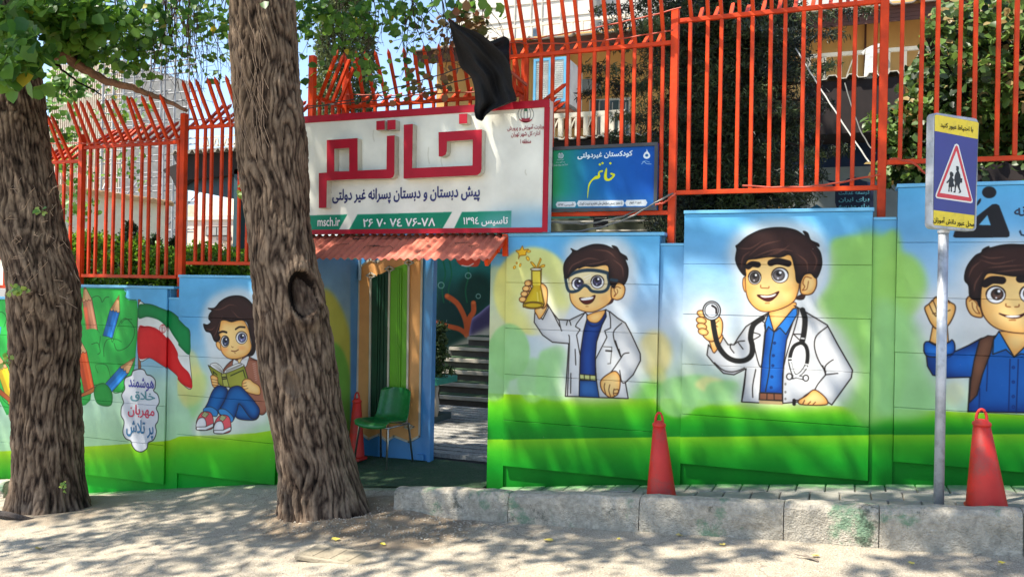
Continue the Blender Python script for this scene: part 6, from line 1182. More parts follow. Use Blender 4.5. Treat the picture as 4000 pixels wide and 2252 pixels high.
H1 = [(60, 60, -1.3, 210, 120, 330, .13), (120, 200, -1.5, 110, 60, 70, .14), (40, 270, -1.6, 70, 70, 50, .15), (300, 60, -.9, 160, 90, 330, .12), (300, 180, -.6, 120, 60, 170, .11), (450, 90, -.5, 130, 80, 260, .11), (430, 200, -.3, 100, 70, 150, .11), (520, 190, -.4, 60, 110, 130, .12), (540, 80, -.6, 90, 80, 180, .12), (250, 330, .0, 80, 60, 90, .09), (380, 290, .2, 90, 60, 100, .08), (200, 420, .3, 80, 60, 80, .08), (250, 520, .5, 70, 50, 60, .08), (640, 60, -.3, 90, 70, 90, .10), (620, 170, 0, 70, 60, 60, .09), (520, 240, -.4, 40, 60, 50, .11),
      (330, 660, 1.4, 70, 90, 120, .09), (300, 800, 1.4, 70, 60, 70, .09), (490, 620, 1.6, 60, 60, 60, .09), (520, 690, 1.6, 30, 60, 40, .09), (480, 430, .6, 120, 80, 110, .09), (260, 640, 1.2, 40, 60, 40, .09)]
for h in H1: p1_.append(hang(*h))
leaf_object('crown', lfA, tree1, p1_)
shade_ = []
for k in range(240): shade_.append((random.uniform(-9, -2.2), random.uniform(-.2, 4.2), random.uniform(6.3, 9)))  # unseen leaf masses added high overhead to shade the gate path
p2_ = over_ground(GR)+leaves_for(shade_, 70, .6, .12)+leaves_for(crown_over((-6.4, 1.6), 8, 250), 40, .5, .105)
for h in [(760, 70, -.2, 90, 80, 120, .10), (700, 210, -.1, 90, 60, 60, .09), (830, 60, -.3, 70, 90, 110, .10), (840, 200, 0, 60, 60, 50, .09), (820, 300, .1, 80, 40, 30, .08), (890, 130, -.2, 30, 90, 40, .1), (1230, 50, -.2, 70, 70, 150, .10), (1200, 130, -.2, 60, 50, 60, .09), (1290, 60, -.2, 90, 60, 110, .09), (1390, 70, -.1, 90, 70, 90, .09), (1370, 180, 0, 50, 90, 60, .09), (1480, 60, 0, 80, 60, 60, .09), (1560, 40, 0, 90, 40, 70, .09), (1540, 110, 0, 60, 50, 40, .085), (1650, 30, 0, 80, 40, 60, .09), (1600, 140, 0, 60, 50, 40, .085), (1440, 260, .1, 60, 110, 44, .08), (1500, 330, .1, 50, 80, 30, .08), (1590, 260, .1, 60, 90, 44, .085), (1800, 40, 0, 90, 40, 60, .1), (1240, 250, 0, 20, 40, 14, .09), (1195, 300, 0, 18, 60, 18, .1), (1940, 40, -.2, 40, 30, 14, .12), (1050, 20, -1.2, 40, 10, 4, .1)]: p2_.append(hang(*h))
leaf_object('crown', lfA, tree2, p2_)
leaf_object('autumn_leaves', lfB, tree2, [hang(*h) for h in [(1700, 110, 0, 90, 60, 40, .09), (1720, 240, .1, 50, 120, 34, .085), (1640, 330, .1, 60, 80, 30, .09), (1830, 80, 0, 60, 50, 50, .11), (1880, 100, 0, 50, 50, 44, .11), (1740, 330, .1, 24, 50, 12, .1), (1600, 430, .1, 20, 30, 6, .08)]])
# hanging bare twigs
tg = mat('twig_dark', (60, 44, 36))
for par, specs in ((tree1, [(random.uniform(450, 760), -30, random.uniform(150, 420), -.3) for _ in range(34)]), (tree2, [(random.uniform(1190, 1900), -30, random.uniform(100, 330), .0) for _ in range(40)]+[(random.uniform(600, 900), -30, random.uniform(200, 460), 0) for _ in range(26)])):
    b = MB()
    for x, y0_, y1_, d in specs:
        x1_2 = x+random.uniform(-90, 110); P = [W(x+(x1_2-x)*t+14*math.sin(t*6+x), y0_+(y1_-y0_)*t, d+random.uniform(-.02, .02)) for t in [i/7 for i in range(8)]]; b.tube(P, [.006-.0045*i/7 for i in range(8)], 5)
        for k in range(3):
            i = random.randint(2, 6); q = P[i]; b.tube([q, q+Vector((random.uniform(-.2, .2), random.uniform(-.05, .05), random.uniform(-.2, .02)))], .0022, 4)
    b.build('twigs', tg, par)['kind'] = 'stuff'
# ivy sprigs on the trunks
iv = leafmat('ivy_leaf', (84, 128, 56), (150, 170, 80), .35)
def sprig(px, py, y, n, rx, ry, size, lb, on):
    c = W(px, py, y); s = (c-Vector(CAMP)).length/FOC; o = leaf_object('ivy_sprig', iv, None, [leaf_arrays(blob_points(c, (rx*s, .03, ry*s), n, .7), rng.uniform(size*.7, size*1.2, n), np.tile([0, -1.5, .6], (n, 1)).astype(np.float32), ratio=.8)], kind='thing'); tag(o, lb, 'ivy sprig')
    P = [c+Vector((random.uniform(-rx, rx)*s, .02, ry*s*(1-2*i/5))) for i in range(6)]; MB().tube(P, .003, 5).build('stem', tg, o)
sprig(955, 600, -1.05, 22, 22, 90, .075, 'green ivy sprig low on the left flank of the middle tree', tree2); sprig(70, 1130, -1.42, 26, 50, 18, .06, 'yellowish green ivy sprig across the left tree', tree1); sprig(20, 1400, -1.3, 12, 22, 26, .06, 'small yellow green sprig at the left edge of the left tree', tree1); sprig(160, 820, -1.4, 10, 30, 14, .06, 'single leafy sprig high on the left tree', tree1); sprig(938, 740, -1.0, 12, 30, 40, .075, 'second ivy sprig reaching out left of the middle tree', tree2)
sprig(250, 1900, -1.45, 10, 20, 30, .035, 'faint sprig low on the bark of the left tree', tree1)
# hanging bark fibres on the trunks
fb = MB()
for k in range(60):
    x = random.uniform(900, 1030); y = random.uniform(0, 520); c = W(x, y, -1.22); fb.tube([c, c+Vector((random.uniform(-.02, .05), -.015, -.1)), c+Vector((random.uniform(0, .1), 0, -.28))], .0022, 4)
for k in range(70):
    x = random.uniform(20, 290); y = random.uniform(650, 1250); c = W(x, y, -1.4); fb.tube([c, c+Vector((random.uniform(-.05, .05), -.02, -.03)), c+Vector((random.uniform(-.1, .1), 0, random.uniform(-.12, .03)))], .0022, 4)
tag(fb.build('bark_fibre', mat('fibre', (150, 126, 104), rough=.9)), label='dry fibres and vine stems hanging on the tree bark', kind='stuff')
# ---------------- planting behind the fence
def tuft_cloud(cs, size=.05, n=40, rad=.25, mat_=None):
    out = []
    for c, k, rd in cs:
        pts = blob_points(c, (rd, rd, rd), k, .5); out.append(leaf_arrays(pts, rng.uniform(size*.6, size*1.3, k), ratio=.55))
    return out
hg = leafmat('hedge_leaf', (36, 74, 22), (120, 168, 44), .4)
hedge = empty('hedge', (-7, .8, -.2), 'dark leafy hedge behind the fence left of the middle tree', 'hedge')
cs = []
for k in range(230):
    px = random.uniform(225, 945); top_ = np.interp(px, [225, 330, 420, 520, 650, 700, 800, 945], [915, 925, 950, 960, 985, 985, 985, 1010]); py = random.uniform(top_, 1130); y = random.uniform(.55, 1.6); cs.append((W(px, py, y), 150, .16))
leaf_object('foliage', hg, hedge, tuft_cloud(cs, .055)); MB().box((-9.6, 1.0, -.3), (-5.2, 1.3, 1.45)).build('dark_core', mat('hedge_core', (26, 34, 20), rough=1, bump=1), hedge)  # solid dark box added to fill the inside of the hedge
cf = leafmat('conifer_leaf', (24, 44, 24), (58, 84, 46), .15)
def shrub(px, ptop, pbot, y, wpx, lb, n=2600):
    a, b2 = W(px, ptop, y), W(px, pbot, y); h = a.z-b2.z; s = (a-Vector(CAMP)).length/FOC; e = empty('conifer_shrub', (b2.x, y, b2.z), lb, 'shrub'); t = rng.random(n)**1.3
    r = (wpx*s/2)*np.sqrt(1-t)*(.75+.25*rng.random(n)); th = rng.random(n)*6.283; P = np.stack([b2.x+r*np.cos(th), y+r*np.sin(th), b2.z+t*h], 1); leaf_object('foliage', cf, e, [leaf_arrays(P, rng.uniform(.03, .07, n), ratio=.3)]); MB().tube([(b2.x, y, b2.z-.4), (a.x, y, a.z-.1)], .03, 8).build('stem', tg, e)
shrub(505, 868, 1120, 1.0, 150, 'pointed dark conifer shrub rising from the hedge'); shrub(600, 918, 1120, .9, 90, 'small conifer shrub right of the pointed one in the hedge'); shrub(680, 930, 1120, .9, 110, 'low dark conifer shrub behind the orange post')
# tall cypress behind the sign
def cypress(px, ptop, pbot, y, wb, lb, c=None, n=16000, sz=.09, name='cypress_tree', light=False):
    a, b2 = W(px, ptop, y), W(px, pbot, y); h = a.z-b2.z; s = (b2-Vector(CAMP)).length/FOC; e = empty(name, (b2.x, y, b2.z), lb, 'tree'); t = rng.random(n); lump = np.array([1+.28*mnoise.noise(Vector((tt*9, k % 7, 2))) for k, tt in enumerate(t)])
    r = (wb*s/2)*np.minimum(1, (1-t)*2.2+.04)**.8*lump*(.55+.45*rng.random(n)**.4); th = rng.random(n)*6.283; P = np.stack([b2.x+r*np.cos(th), y+r*np.sin(th), b2.z+t*h], 1)
    leaf_object('crown', leafmat('cypress_leaf', (52, 70, 38), (128, 142, 92), .15), e, [leaf_arrays(P, rng.uniform(sz*.5, sz*1.3, n), ratio=.3)]); MB().tube([(b2.x, y, b2.z-1), (a.x, y, a.z-.3)], [.12, .02], 8).build('trunk', tg, e)
cypress(1345, -160, 560, 5.2, 215, 'tall narrow cypress rising behind the big school sign')
# big dark cedar behind the right fence
cedar = empty('cedar_tree', (-1.6, 3.2, -.2), 'large dark drooping cedar behind the fence above the doctor painting', 'tree')
cs = []; cl2 = []
def cedar_spot(px, py, y, k, rd): c = W(px, py, y); return (c, k, rd)
for k in range(1900):
    px = random.gauss(2850, 150); py = random.uniform(-140, 950)
    if px < 2500 or px > 3170: continue
    if px > 3100 and py < 60: continue
    if py > 800 and px > 2950: continue
    cs.append(cedar_spot(px, py, random.uniform(2.4, 3.8), 90, .16))
for x0_2, y0_2, x1_2, y1_2 in ((2650, -60, 2330, 60), (2650, 0, 2360, 120), (2700, 60, 2400, 200), (2650, 220, 2290, 280), (2650, 260, 2280, 385), (2640, 300, 2330, 330), (2650, 420, 2420, 470), (2680, 500, 2380, 545), (2650, 640, 2540, 700), (2600, 20, 2500, 180), (2900, 20, 3380, 60), (2900, 80, 3280, 150), (3000, 260, 3250, 270), (3000, 400, 3230, 420), (3000, 560, 3300, 600), (3000, 640, 3200, 700), (2800, -60, 2600, 160), (2650, 850, 2560, 930), (2700, 870, 2620, 960), (2900, 850, 3080, 720)):
    for k in range(11):
        t = k/10; r0 = .13*(1-.4*t); cs.append(cedar_spot(x0_2+(x1_2-x0_2)*t, y0_2+(y1_2-y0_2)*t+25*math.sin(t*4), random.uniform(1.9, 2.5), 70, r0))
def cedar_leaves(cs):
    out = []
    for c, k, rd in cs:
        b_r = random.random()**2.2; pts = blob_points(c, (rd*1.3, rd, rd*.8), k, .5); out.append(leaf_arrays(pts, rng.uniform(.03, .085, k), ratio=.17, rnd=np.clip(b_r+rng.normal(size=k)*.12, 0, 1)))
    return out
leaf_object('crown', leafmat('cedar_leaf', (18, 26, 18), (104, 120, 72), .1), cedar, cedar_leaves(cs)); cb = W(2870, 900, 3.2); ct = W(2840, -200, 3.2); MB().tube([(cb.x, 3.2, -.3), (ct.x, 3.2, ct.z)], [.22, .1], 12).build('trunk', barkm, cedar)
for k in range(26):
    py = random.uniform(0, 900); a = W(2860, py, 3.1); b2 = W(random.choice((random.uniform(2450, 2650), random.uniform(3050, 3200))), py+random.uniform(-30, 120), 2.4); MB().tube([a, a.lerp(b2, .5)+Vector((0, 0, -.05)), b2], [.03, .02, .006], 6).build('branch', tg, cedar)
# leafy tree behind the right hand bays
rt = empty('leafy_tree', (1.2, 1.4, -.2), 'leafy green tree filling the view behind the traffic sign and right fence', 'tree')
cs = []
for k in range(360):
    px = random.uniform(3560, 4250); lo = np.interp(px, [3560, 3700, 4000], [420, 60, -60]); py = random.uniform(lo, 690); cs.append((W(px, py, random.uniform(.9, 2.6)), 34, .2))
for k in range(70): px = random.uniform(3470, 3700); py = random.uniform(330+max(0, (3620-px))*.9, 700); cs.append((W(px, py, random.uniform(.8, 1.4)), 26, .13))
for p in ((3630, 100), (3660, 60), (3680, 120), (3520, 460), (3490, 450), (3440, 470), (3420, 490), (3450, 540), (3500, 640), (3440, 660), (3560, 700), (3400, 470)): cs.append((W(p[0], p[1], .9), 14, .08))
out = []
for c, k, rd in cs: b_r = random.random(); out.append(leaf_arrays(blob_points(c, (rd, rd, rd), k, .6), rng.uniform(.05, .1, k), np.tile([0, -.6, .8], (k, 1)).astype(np.float32), ratio=.75, rnd=np.clip(b_r+rng.normal(size=k)*.2, 0, 1)))
leaf_object('crown', leafmat('right_leaf', (22, 40, 18), (100, 132, 58), .34, extra=(150, 130, 80), ep=.985), rt, out)
for pts in ([(4050, 900, 1.5), (4000, 500, 1.5), (3990, 200, 1.5), (3975, -100, 1.5)], [(4000, 500, 1.5), (3850, 400, 1.4), (3700, 300, 1.3), (3620, 120, 1.2)], [(3990, 300, 1.5), (3880, 150, 1.4), (3800, 30, 1.4)]): P = [W(*p) for p in pts]; MB().tube(P, [.09-.02*i for i in range(len(P))], 10).build('trunk' if pts[0][0] == 4050 else 'branch', barkm, rt)
# shrub in the planter seen through the gate
ps = empty('planter_shrub', (-5.4, 3.3, .3), 'feathery green shrub growing in the stone planter', 'shrub'); cs = [(W(random.gauss(1698, 22), random.uniform(1270, 1460), 3.2), 60, .08) for k in range(46)]
leaf_object('foliage', leafmat('shrub_leaf', (44, 66, 34), (112, 130, 78), .25), ps, tuft_cloud(cs, .05)); MB().tube([W(1695, 1480, 3.2), W(1698, 1300, 3.2)], .015, 6).build('stem', tg, ps)
# ================================================================== BUILDINGS BEHIND
def quad(name, pts, y, m, par, t=.15, ys=None):
    if ys: return MB().prism([W(p[0], p[1], yy) for p, yy in zip(pts, ys)], (0, t, 0)).build(name, m, par)
    return MB().prism([W(*p, y) for p in pts], (0, t, 0)).build(name, m, par)
def bx(name, x0, y0_, x1, y1_, y, m, par, t=.06):  # box from pixel corners (level & plumb in the place)
    ym_ = (y0_+y1_)/2; a, b2 = W(x0, ym_, y), W(x1, ym_, y); a.z = W((x0+x1)/2, y0_, y).z; b2.z = W((x0+x1)/2, y1_, y).z; return MB().box((min(a.x, b2.x), y, min(a.z, b2.z)), (max(a.x, b2.x), y+t, max(a.z, b2.z))).build(name, m, par)
whb = mat('pale_cladding', (216, 208, 192), rough=.8, var=.05); och = mat('ochre_render', (206, 162, 98), rough=.85, var=.08, scale=2, bump=.2); brn = mat('brown_boards', (84, 48, 36), rough=.7, var=.2, scale=3, dirt=(70, 44, 36)); rfg = mat('roof_sheet_grey', (150, 140, 128), rough=.6, var=.15)
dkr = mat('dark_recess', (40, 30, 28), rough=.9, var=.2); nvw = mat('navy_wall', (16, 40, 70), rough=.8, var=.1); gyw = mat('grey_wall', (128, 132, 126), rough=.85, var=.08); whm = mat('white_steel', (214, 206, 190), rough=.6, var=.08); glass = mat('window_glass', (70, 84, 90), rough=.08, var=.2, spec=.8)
tw_ = empty('white_building', (-2, 16, 0), 'tall pale building with seams rising behind the ochre school block', 'building')
wA = W(1783, 100, 16).x; wB = W(2306, 100, 16).x; wC = W(4300, 0, 16).x; zt0 = W(2000, -900, 16).z
MB().box((wA, 16, -1), (wB, 16.3, zt0)).build('wall', whb, tw_); MB().box((wB, 16.6, -1), (wB+14, 17, zt0)).build('wall', mat('pale_grey_cladding', (196, 190, 180), rough=.8), tw_); MB().box((wB-.3, 16.3, -1), (wB, 22, zt0)).build('side_wall', whb, tw_)
smm = mat('seam_grey', (184, 176, 162), rough=.8)
for px in (2012, 2075, 2118, 2190, 2250): x = W(px, 60, 16).x; MB().box((x-.015, 15.97, -1), (x+.015, 15.999, zt0)).build('seam', smm, tw_)
for py in (12, 75, -60): z = W(2100, py, 16).z; MB().box((wA, 15.975, z-.012), (wB, 15.998, z+.012)).build('seam', smm, tw_)
wi = bx('window', 2078, 108, 2104, 150, 15.9, mat('window_grey', (120, 126, 130), rough=.4), tw_, .08); bx('pane', 2082, 114, 2100, 146, 15.88, glass, wi, .015)
def railing(lb, x0, x1, ytop, ybot, y, npost, m=whm, w=.05, diag=True):
    a, b2 = W(x0, ytop[0], y), W(x1, ytop[0], y); z1_ = a.z; z0_ = W(x0, ybot[0], y).z; e = empty('white_railing', (a.x, y, z0_), lb, 'railing')
    MB().box((a.x, y, z1_-w/2), (b2.x, y+w, z1_+w/2)).build('rail', m, e)
    for i in range(npost):
        x = a.x+(b2.x-a.x)*(i+.5)/npost; MB().box((x-w/2, y+.002, z0_), (x+w/2, y+w-.002, z1_-w/2)).build('post', m, e)
        if diag and i % 2: MB().bar((x-w*2.4, y+w*.3, z0_), (x-w*.4, y+w*.3, z1_-w/2), w*.3).build('brace', m, e)
railing('pale railing along the upper roof edge behind the tall fence', 1940, 2460, (112, 0), (160, 0), 8.6, 13, w=.05)
ob = empty('school_building', (0, 8, 0), 'ochre rendered school block with brown boarded eaves behind the fence', 'building')
zE = W(2000, 162, 7.2).z; xW0 = W(1706, 300, 8).x; xW1 = W(3950, 200, 8).x; zw1 = W(2200, 216, 8).z; xL = W(1606, 262, 7.2).x
MB().box((xW0, 8, -.2), (xW1, 8.2, zw1+.4)).build('wall', och, ob)
for k in range(4): MB().box((xL+.02, 7.25, zE-.062*k-.064), (xW1, 7.25+.02, zE-.062*k-.006)).build('board', brn, ob)
MB().box((xL, 7.28, zw1+.1), (xW1, 8.0, zw1+.14)).build('soffit', och, ob)
nr = 420; vs = []
for i in range(nr+1):
    x = xL+(xW1-xL)*i/nr; c_ = .03*max(0, math.sin(x*2*math.pi/.42))**4*2; vs += [(x, 7.15, zE+c_), (x, 9.5, zE+.35+c_)]
r0_ = MB().add(vs, [(2*i, 2*i+2, 2*i+3, 2*i+1) for i in range(nr)]).build('roof', rfg, ob); m_ = r0_.modifiers.new('t', 'SOLIDIFY'); m_.thickness = .02
v1 = bx('wall_corner', 3376, 60, 3384, 300, 7.95, brn, ob, .03)
# window with white glazing bars
wz = bx('window', 2300, 385, 2460, 545, 7.93, whm, ob, .05)
for k in range(4):
    bx('pane', 2306+k*38, 392, 2340+k*38, 446, 7.905, glass, wz, .02); bx('pane', 2306+k*38, 456, 2340+k*38, 540, 7.905, glass, wz, .02)
for k in range(6): bx('security_bar', 2312+k*26, 400, 2314+k*26, 536, 7.87, whm, wz, .02)
bx('ledge', 2265, 308, 2330, 352, 7.6, gyw, ob, .3)
# evaporative cooler
ac = empty('evaporative_cooler', W(2160, 420, 6.4), 'blue and white evaporative cooler box mounted on the ochre wall', 'cooler'); acb = mat('cooler_blue', (96, 170, 214), rough=.5); acw = mat('cooler_white', (222, 226, 226), rough=.5)
a, b2 = W(2084, 404, 6.4), W(2214, 222, 6.4); MB().box((a.x, 6.4, a.z), (b2.x, 7.3, b2.z)).build('casing', acw, ac)
fx = .04
for q in (((a.x-.003, a.z-.003), (b2.x+.003, a.z+fx)), ((a.x-.003, b2.z-fx), (b2.x+.003, b2.z+.003)), ((a.x-.003, a.z+fx), (a.x+fx, b2.z-fx)), ((b2.x-fx, a.z+fx), (b2.x+.003, b2.z-fx)), (((a.x+b2.x)/2-fx/2, a.z+fx), ((a.x+b2.x)/2+fx/2, b2.z-fx))): MB().box((q[0][0], 6.375, q[0][1]), (q[1][0], 6.398, q[1][1])).build('frame', acb, ac)
for s_ in (0, 1):
    xa = a.x+fx+.01 if s_ == 0 else (a.x+b2.x)/2+fx/2+.01; xb = xa+(b2.x-a.x)/2-fx*1.5-.02
    for k in range(18): z = a.z+fx+.02+k*(b2.z-a.z-2*fx-.04)/18; MB().bar((xa, 6.385, z), (xb, 6.385, z), .006, .02, up=(0, 1, 0)).build('louvre', acw, ac)
MB().box((a.x-.05, 6.42, a.z-.16), (b2.x+.05, 7.9, a.z-.10)).build('shelf', mat('shelf_rust', (140, 90, 70), rough=.8), ac); MB().box((a.x+.1, 6.6, a.z-.098), (b2.x-.1, 7.2, a.z-.004)).build('foot', acb, ac)
railing('white perforated railing above the lower roof edge behind the fence', 2140, 2440, (454, 0), (535, 0), 5.8, 9, w=.07)
railing('galvanised perforated railing in front of the ochre wall behind the right bays', 3130, 3700, (222, 0), (312, 0), 5.6, 9, mat('perf_steel', (150, 146, 134), rough=.6), w=.05)
def roof_edge(name, x0, x1, py, y, depth, m, par, amp=.03, per=.2, drop=.0, dk=None, h=.3):
    a, b2 = W(x0, py, y), W(x1, py, y); n = int((b2.x-a.x)/per*8)+8; vs = []
    for i in range(n+1):
        x = a.x+(b2.x-a.x)*i/n; c_ = amp*(1 if (i//4) % 2 else 0); vs += [(x, y, a.z+c_-drop), (x, y+depth, a.z+c_+.15)]
    o = MB().add(vs, [(2*i, 2*i+2, 2*i+3, 2*i+1) for i in range(n)]).build(name, m, par); q = o.modifiers.new('t', 'SOLIDIFY'); q.thickness = .012
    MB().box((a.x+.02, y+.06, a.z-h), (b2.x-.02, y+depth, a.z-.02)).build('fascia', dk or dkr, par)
pr = empty('porch', (-2, 6, 1), 'dark porch with a pale corrugated roof edge behind the blue sign', 'porch')
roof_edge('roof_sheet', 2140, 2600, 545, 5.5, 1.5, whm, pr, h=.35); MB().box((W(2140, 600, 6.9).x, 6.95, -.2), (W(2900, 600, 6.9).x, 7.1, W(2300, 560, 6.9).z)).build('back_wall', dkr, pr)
gr = mat('greenish_wall', (96, 100, 80), rough=.9, var=.25, scale=6)
lw_ = bx('lower_wall', 2150, 850, 2680, 950, 3.4, gr, pr, .1); bx('white_bar', 2150, 860, 2540, 866, 3.3, whm, pr, .03); bx('white_bar', 2330, 896, 2560, 902, 3.3, whm, pr, .03)
pb_ = MB().box((W(2318, 850, 3.2).x, 3.2, W(2318, 886, 3.2).z), (W(2374, 850, 3.2).x, 3.23, W(2318, 846, 3.2).z)).build('name_plate', mat('plate_black', (26, 26, 26), rough=.4)); tag(pb_, 'small black name plate seen below the blue sign', 'plate')
for (p0_, p1_2) in (((2322, 851), (2370, 851)), ((2322, 882), (2370, 882)),): bx('edge', p0_[0], p0_[1], p1_2[0], p1_2[1]+1.5, 3.19, whm, pb_, .006)
for k in range(5): bx('slat', 2540+k*14, 888, 2545+k*14, 925, 3.25, whm, pr, .02)
rp = empty('annex', (1, 5, 1), 'navy and grey annex with a dark corrugated roof behind the tall fence', 'building')
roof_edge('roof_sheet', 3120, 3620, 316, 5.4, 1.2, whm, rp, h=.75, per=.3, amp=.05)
MB().box((W(3050, 500, 6.3).x, 6.3, W(3200, 655, 6.3).z), (W(3900, 500, 6.3).x, 6.4, W(3200, 420, 6.3).z)).build('navy_wall', nvw, rp); MB().box((W(3050, 500, 6.28).x, 6.28, -.2), (W(3900, 500, 6.28).x, 6.42, W(3200, 655, 6.28).z)).build('grey_wall', gyw, rp)
sg2 = empty('wall_poster', W(3320, 760, 3.0), 'navy scalloped poster with pale blue Persian slogan behind the fence', 'poster'); qm = mat('poster_navy', (12, 32, 66), rough=.6); pp = [(3222, 700), (3240, 712), (3250, 722), (3262, 735), (3262, 790), (3275, 835), (3412, 830), (3412, 715), (3370, 705), (3340, 690), (3310, 698), (3290, 712)]
QP = MB().prism([W(*p, 3.0) for p in pp], (0, .02, 0)).build('board', qm, sg2); tqm = mat('poster_text', (96, 170, 190), rough=.6)
for i, t in enumerate(('توسعه عدالت', 'برای ایران', 'برای مدرسه')): letpx(t, (3276, 745+i*26, 765+i*26), 3396, 2.99, tqm, sg2, bold=.03)
mt = MB().prism([W(*p, 3.05) for p in [(3060, 835), (3110, 800), (3150, 822), (3190, 798), (3240, 830), (3240, 860), (3060, 860)]], (0, .02, 0)).build('painted_hills', mat('hill_blue', (40, 120, 160), rough=.6), sg2)
ss = empty('shed', (1.5, .9, 2.4), 'dark corrugated lean-to roof showing over the wall beside the traffic sign', 'shed'); a, b2 = W(3800, 668, .9), W(4250, 668, .9); vs = []; n = 120
for i in range(n+1):
    x = a.x+(b2.x-a.x)*i/n; c_ = .012*math.sin(x*2*math.pi/.09); zt_2 = a.z+.06*min(1, (x-a.x)/.2)+c_; vs += [(x, .9, zt_2), (x, .9, a.z-.3), (x, 1.4, a.z-.3), (x, 1.4, zt_2)]
MB().add(vs, [(4*i+k, 4*i+(k+1) % 4, 4*i+4+(k+1) % 4, 4*i+4+k) for i in range(n) for k in range(4)]).build('roof_sheet', mat('dark_sheet', (46, 36, 34), rough=.8, var=.2), ss)
# white cloth on the railing
cl_ = MB().prism([W(*p, 5.5) for p in [(3372, 215), (3365, 205), (3378, 192), (3400, 180), (3425, 172), (3447, 168), (3446, 178), (3426, 186), (3428, 310), (3374, 312), (3382, 190)]], (0, .03, 0)).build('white_cloth', mat('cloth_white', (214, 212, 206), rough=.8, bump=.5, bscale=20)); tag(cl_, 'white cloth tied on the railing behind the right fence post', 'cloth')
# ---------------- left background
ls = empty('open_shed', (-8, 3, 0), 'open shed with dark corrugated roof and teal post left of the middle tree', 'shed'); 
quad('roof_fascia', [(672, 600), (1010, 578), (1010, 668), (850, 690), (740, 700), (688, 735), (668, 690), (636, 668), (640, 660), (690, 640)], 3.0, dkr, ls, .12)
quad('soffit', [(735, 702), (850, 690), (1000, 668), (1000, 800), (905, 775), (700, 735)], 3.14, mat('soffit_teal', (60, 84, 96), rough=.8, var=.3, scale=3), ls, .05)
a, b2 = W(908, 1020, 3.0), W(942, 660, 3.0); MB().box((a.x, 3.0, -.3), (b2.x, 3.25, b2.z)).build('post', mat('teal_post', (34, 70, 78), rough=.6, var=.15), ls); n = 60; a = W(672, 600, 2.9); b2 = W(1010, 600, 2.9); vs = []
for i in range(n+1): x = a.x+(b2.x-a.x)*i/n; c_ = .045*(1 if (i//3) % 2 else 0); vs += [(x, 2.85, a.z+c_), (x, 5, a.z+.2+c_)]
o_ = MB().add(vs, [(2*i, 2*i+2, 2*i+3, 2*i+1) for i in range(n)]).build('roof_sheet', mat('roof_weathered', (168, 160, 150), rough=.8), ls); q = o_.modifiers.new('t', 'SOLIDIFY'); q.thickness = .02
cw = empty('site_wall', (-10, 6, 0), 'cream sheet-clad wall with wavy tan coping behind the hedge', 'wall'); crm = mat('cream_cladding', (214, 210, 188), rough=.8, var=.05)
quad('cladding', [(180, 725), (638, 792), (634, 1100), (180, 1100)], 0, crm, cw, .12, ys=[5.5, 7.5, 7.5, 5.5])
A_, B_ = W(180, 722, 5.4), W(640, 789, 7.4); vs = []; n = 160
for i in range(n+1): p = A_.lerp(B_, i/n); c_ = .05*abs(math.sin(i/n*math.pi*16)); vs += [(p.x, p.y, p.z+c_), (p.x, p.y, p.z-.07), (p.x, p.y+.3, p.z-.07), (p.x, p.y+.3, p.z+c_)]
MB().add(vs, [(4*i+k, 4*i+(k+1) % 4, 4*i+4+(k+1) % 4, 4*i+4+k) for i in range(n) for k in range(4)]).build('coping', mat('tan_tile', (190, 150, 104), rough=.7), cw)
for k in range(1, 9): t = k/9; p = W(180+458*t, 735+60*t, 5.49+2.0*t); q_ = W(180+454*t, 1090, 5.49+2.0*t); MB().bar(p, q_, .014).build('seam', mat('cream_seam', (176, 172, 152), rough=.8), cw)
tb = empty('clad_tower', (-24, 16, 0), 'pale ribbed tower block behind the left tree foliage', 'building'); bxT = bx('wall', 190, 250, 470, 1000, 14, mat('rib_clad', (214, 202, 184), rough=.8), tb, 3)
for k in range(34): bx('rib', 196+k*8.1, 252, 198.5+k*8.1, 1000, 13.93, mat('rib_shadow', (200, 188, 170), rough=.8), tb, .06)
sc_ = empty('scaffolding', (-20, 12, 0), 'steel tube scaffolding standing against the sky left of the shed', 'scaffolding'); st_ = mat('scaffold_tube', (150, 150, 150), rough=.5, var=.2)
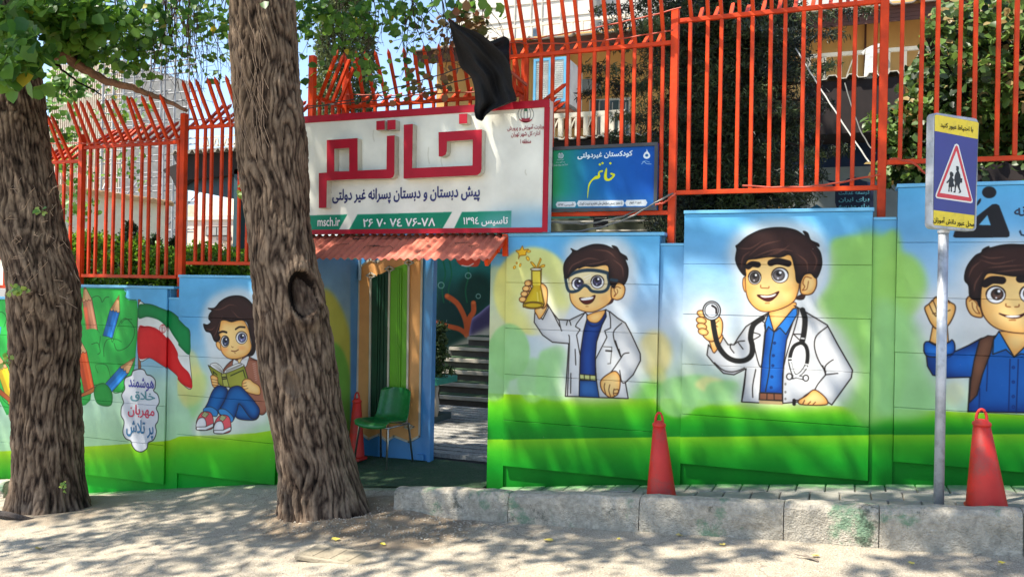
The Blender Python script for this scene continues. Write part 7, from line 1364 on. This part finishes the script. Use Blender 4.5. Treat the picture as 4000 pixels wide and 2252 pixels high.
for lay, yy in enumerate((11.0, 12.2)):
    xs2 = [W(p, 500, yy).x for p in (400, 440, 480, 520, 552, 585, 625, 640, 680, 735)]
    for x in xs2: z_t = W(500, random.uniform(-80, 40), yy).z; MB().tube([(x+random.uniform(-.03, .03), yy, -.2), (x, yy, z_t)], .026, 6).build('upright', st_, sc_)
    for k in range(22): z = .9+k*.42+random.uniform(-.05, .05)+lay*.1; MB().tube([(xs2[0]-.2, yy+.06, z+random.uniform(-.06, .06)), (xs2[-1 if k % 3 else -3]+.2, yy+.06, z+random.uniform(-.06, .06))], .022, 6).build('ledger', st_, sc_)
for k in range(10): x = W(random.uniform(400, 700), 500, 11.5).x; z = random.uniform(1.5, 8); MB().tube([(x, 11.0, z), (x+random.uniform(-.9, .9), 12.2, z+1.6)], .022, 6).build('brace', st_, sc_)
fbld = empty('far_building', (-24, 24, 0), 'far cream stone building with a barred window beyond the hedge', 'building'); fcm = mat('cream_stone', (222, 200, 178), rough=.85, var=.05)
bx('wall', 640, 856, 1000, 1090, 24, fcm, fbld, 2); bx('wall', 770, 770, 1000, 842, 26, mat('cream_upper', (226, 214, 192), rough=.85), fbld, 2); bx('parapet', 632, 845, 1000, 858, 23.9, whm, fbld, .3); bx('wall', 655, 800, 760, 850, 27, mat('peach', (214, 180, 152), rough=.85), fbld, 1)
w1 = bx('window', 803, 884, 890, 922, 23.9, mat('dark_window_frame', (62, 60, 60), rough=.6), fbld, .12)
for k in range(4): bx('pane', 806+k*21, 888, 823+k*21, 918, 23.86, mat('far_glass', (150, 148, 140), rough=.3), w1, .05)
bx('air_unit', 845, 924, 890, 938, 23.6, mat('far_unit', (104, 96, 92), rough=.7), fbld, .3)
rl = empty('roof_truss', W(800, 560, 4), 'light steel truss standing on the open shed roof', 'truss')
for k in range(9): x0_3 = 775+k*20; MB().bar(W(x0_3, 572, 4.2), W(x0_3+(8 if k % 2 else -6), 540, 4.2), .025).build('web', whm, rl)
MB().bar(W(765, 541, 4.2), W(945, 526, 4.2), .025).build('chord', whm, rl); MB().bar(W(765, 575, 4.2), W(945, 560, 4.2), .025).build('chord', whm, rl)
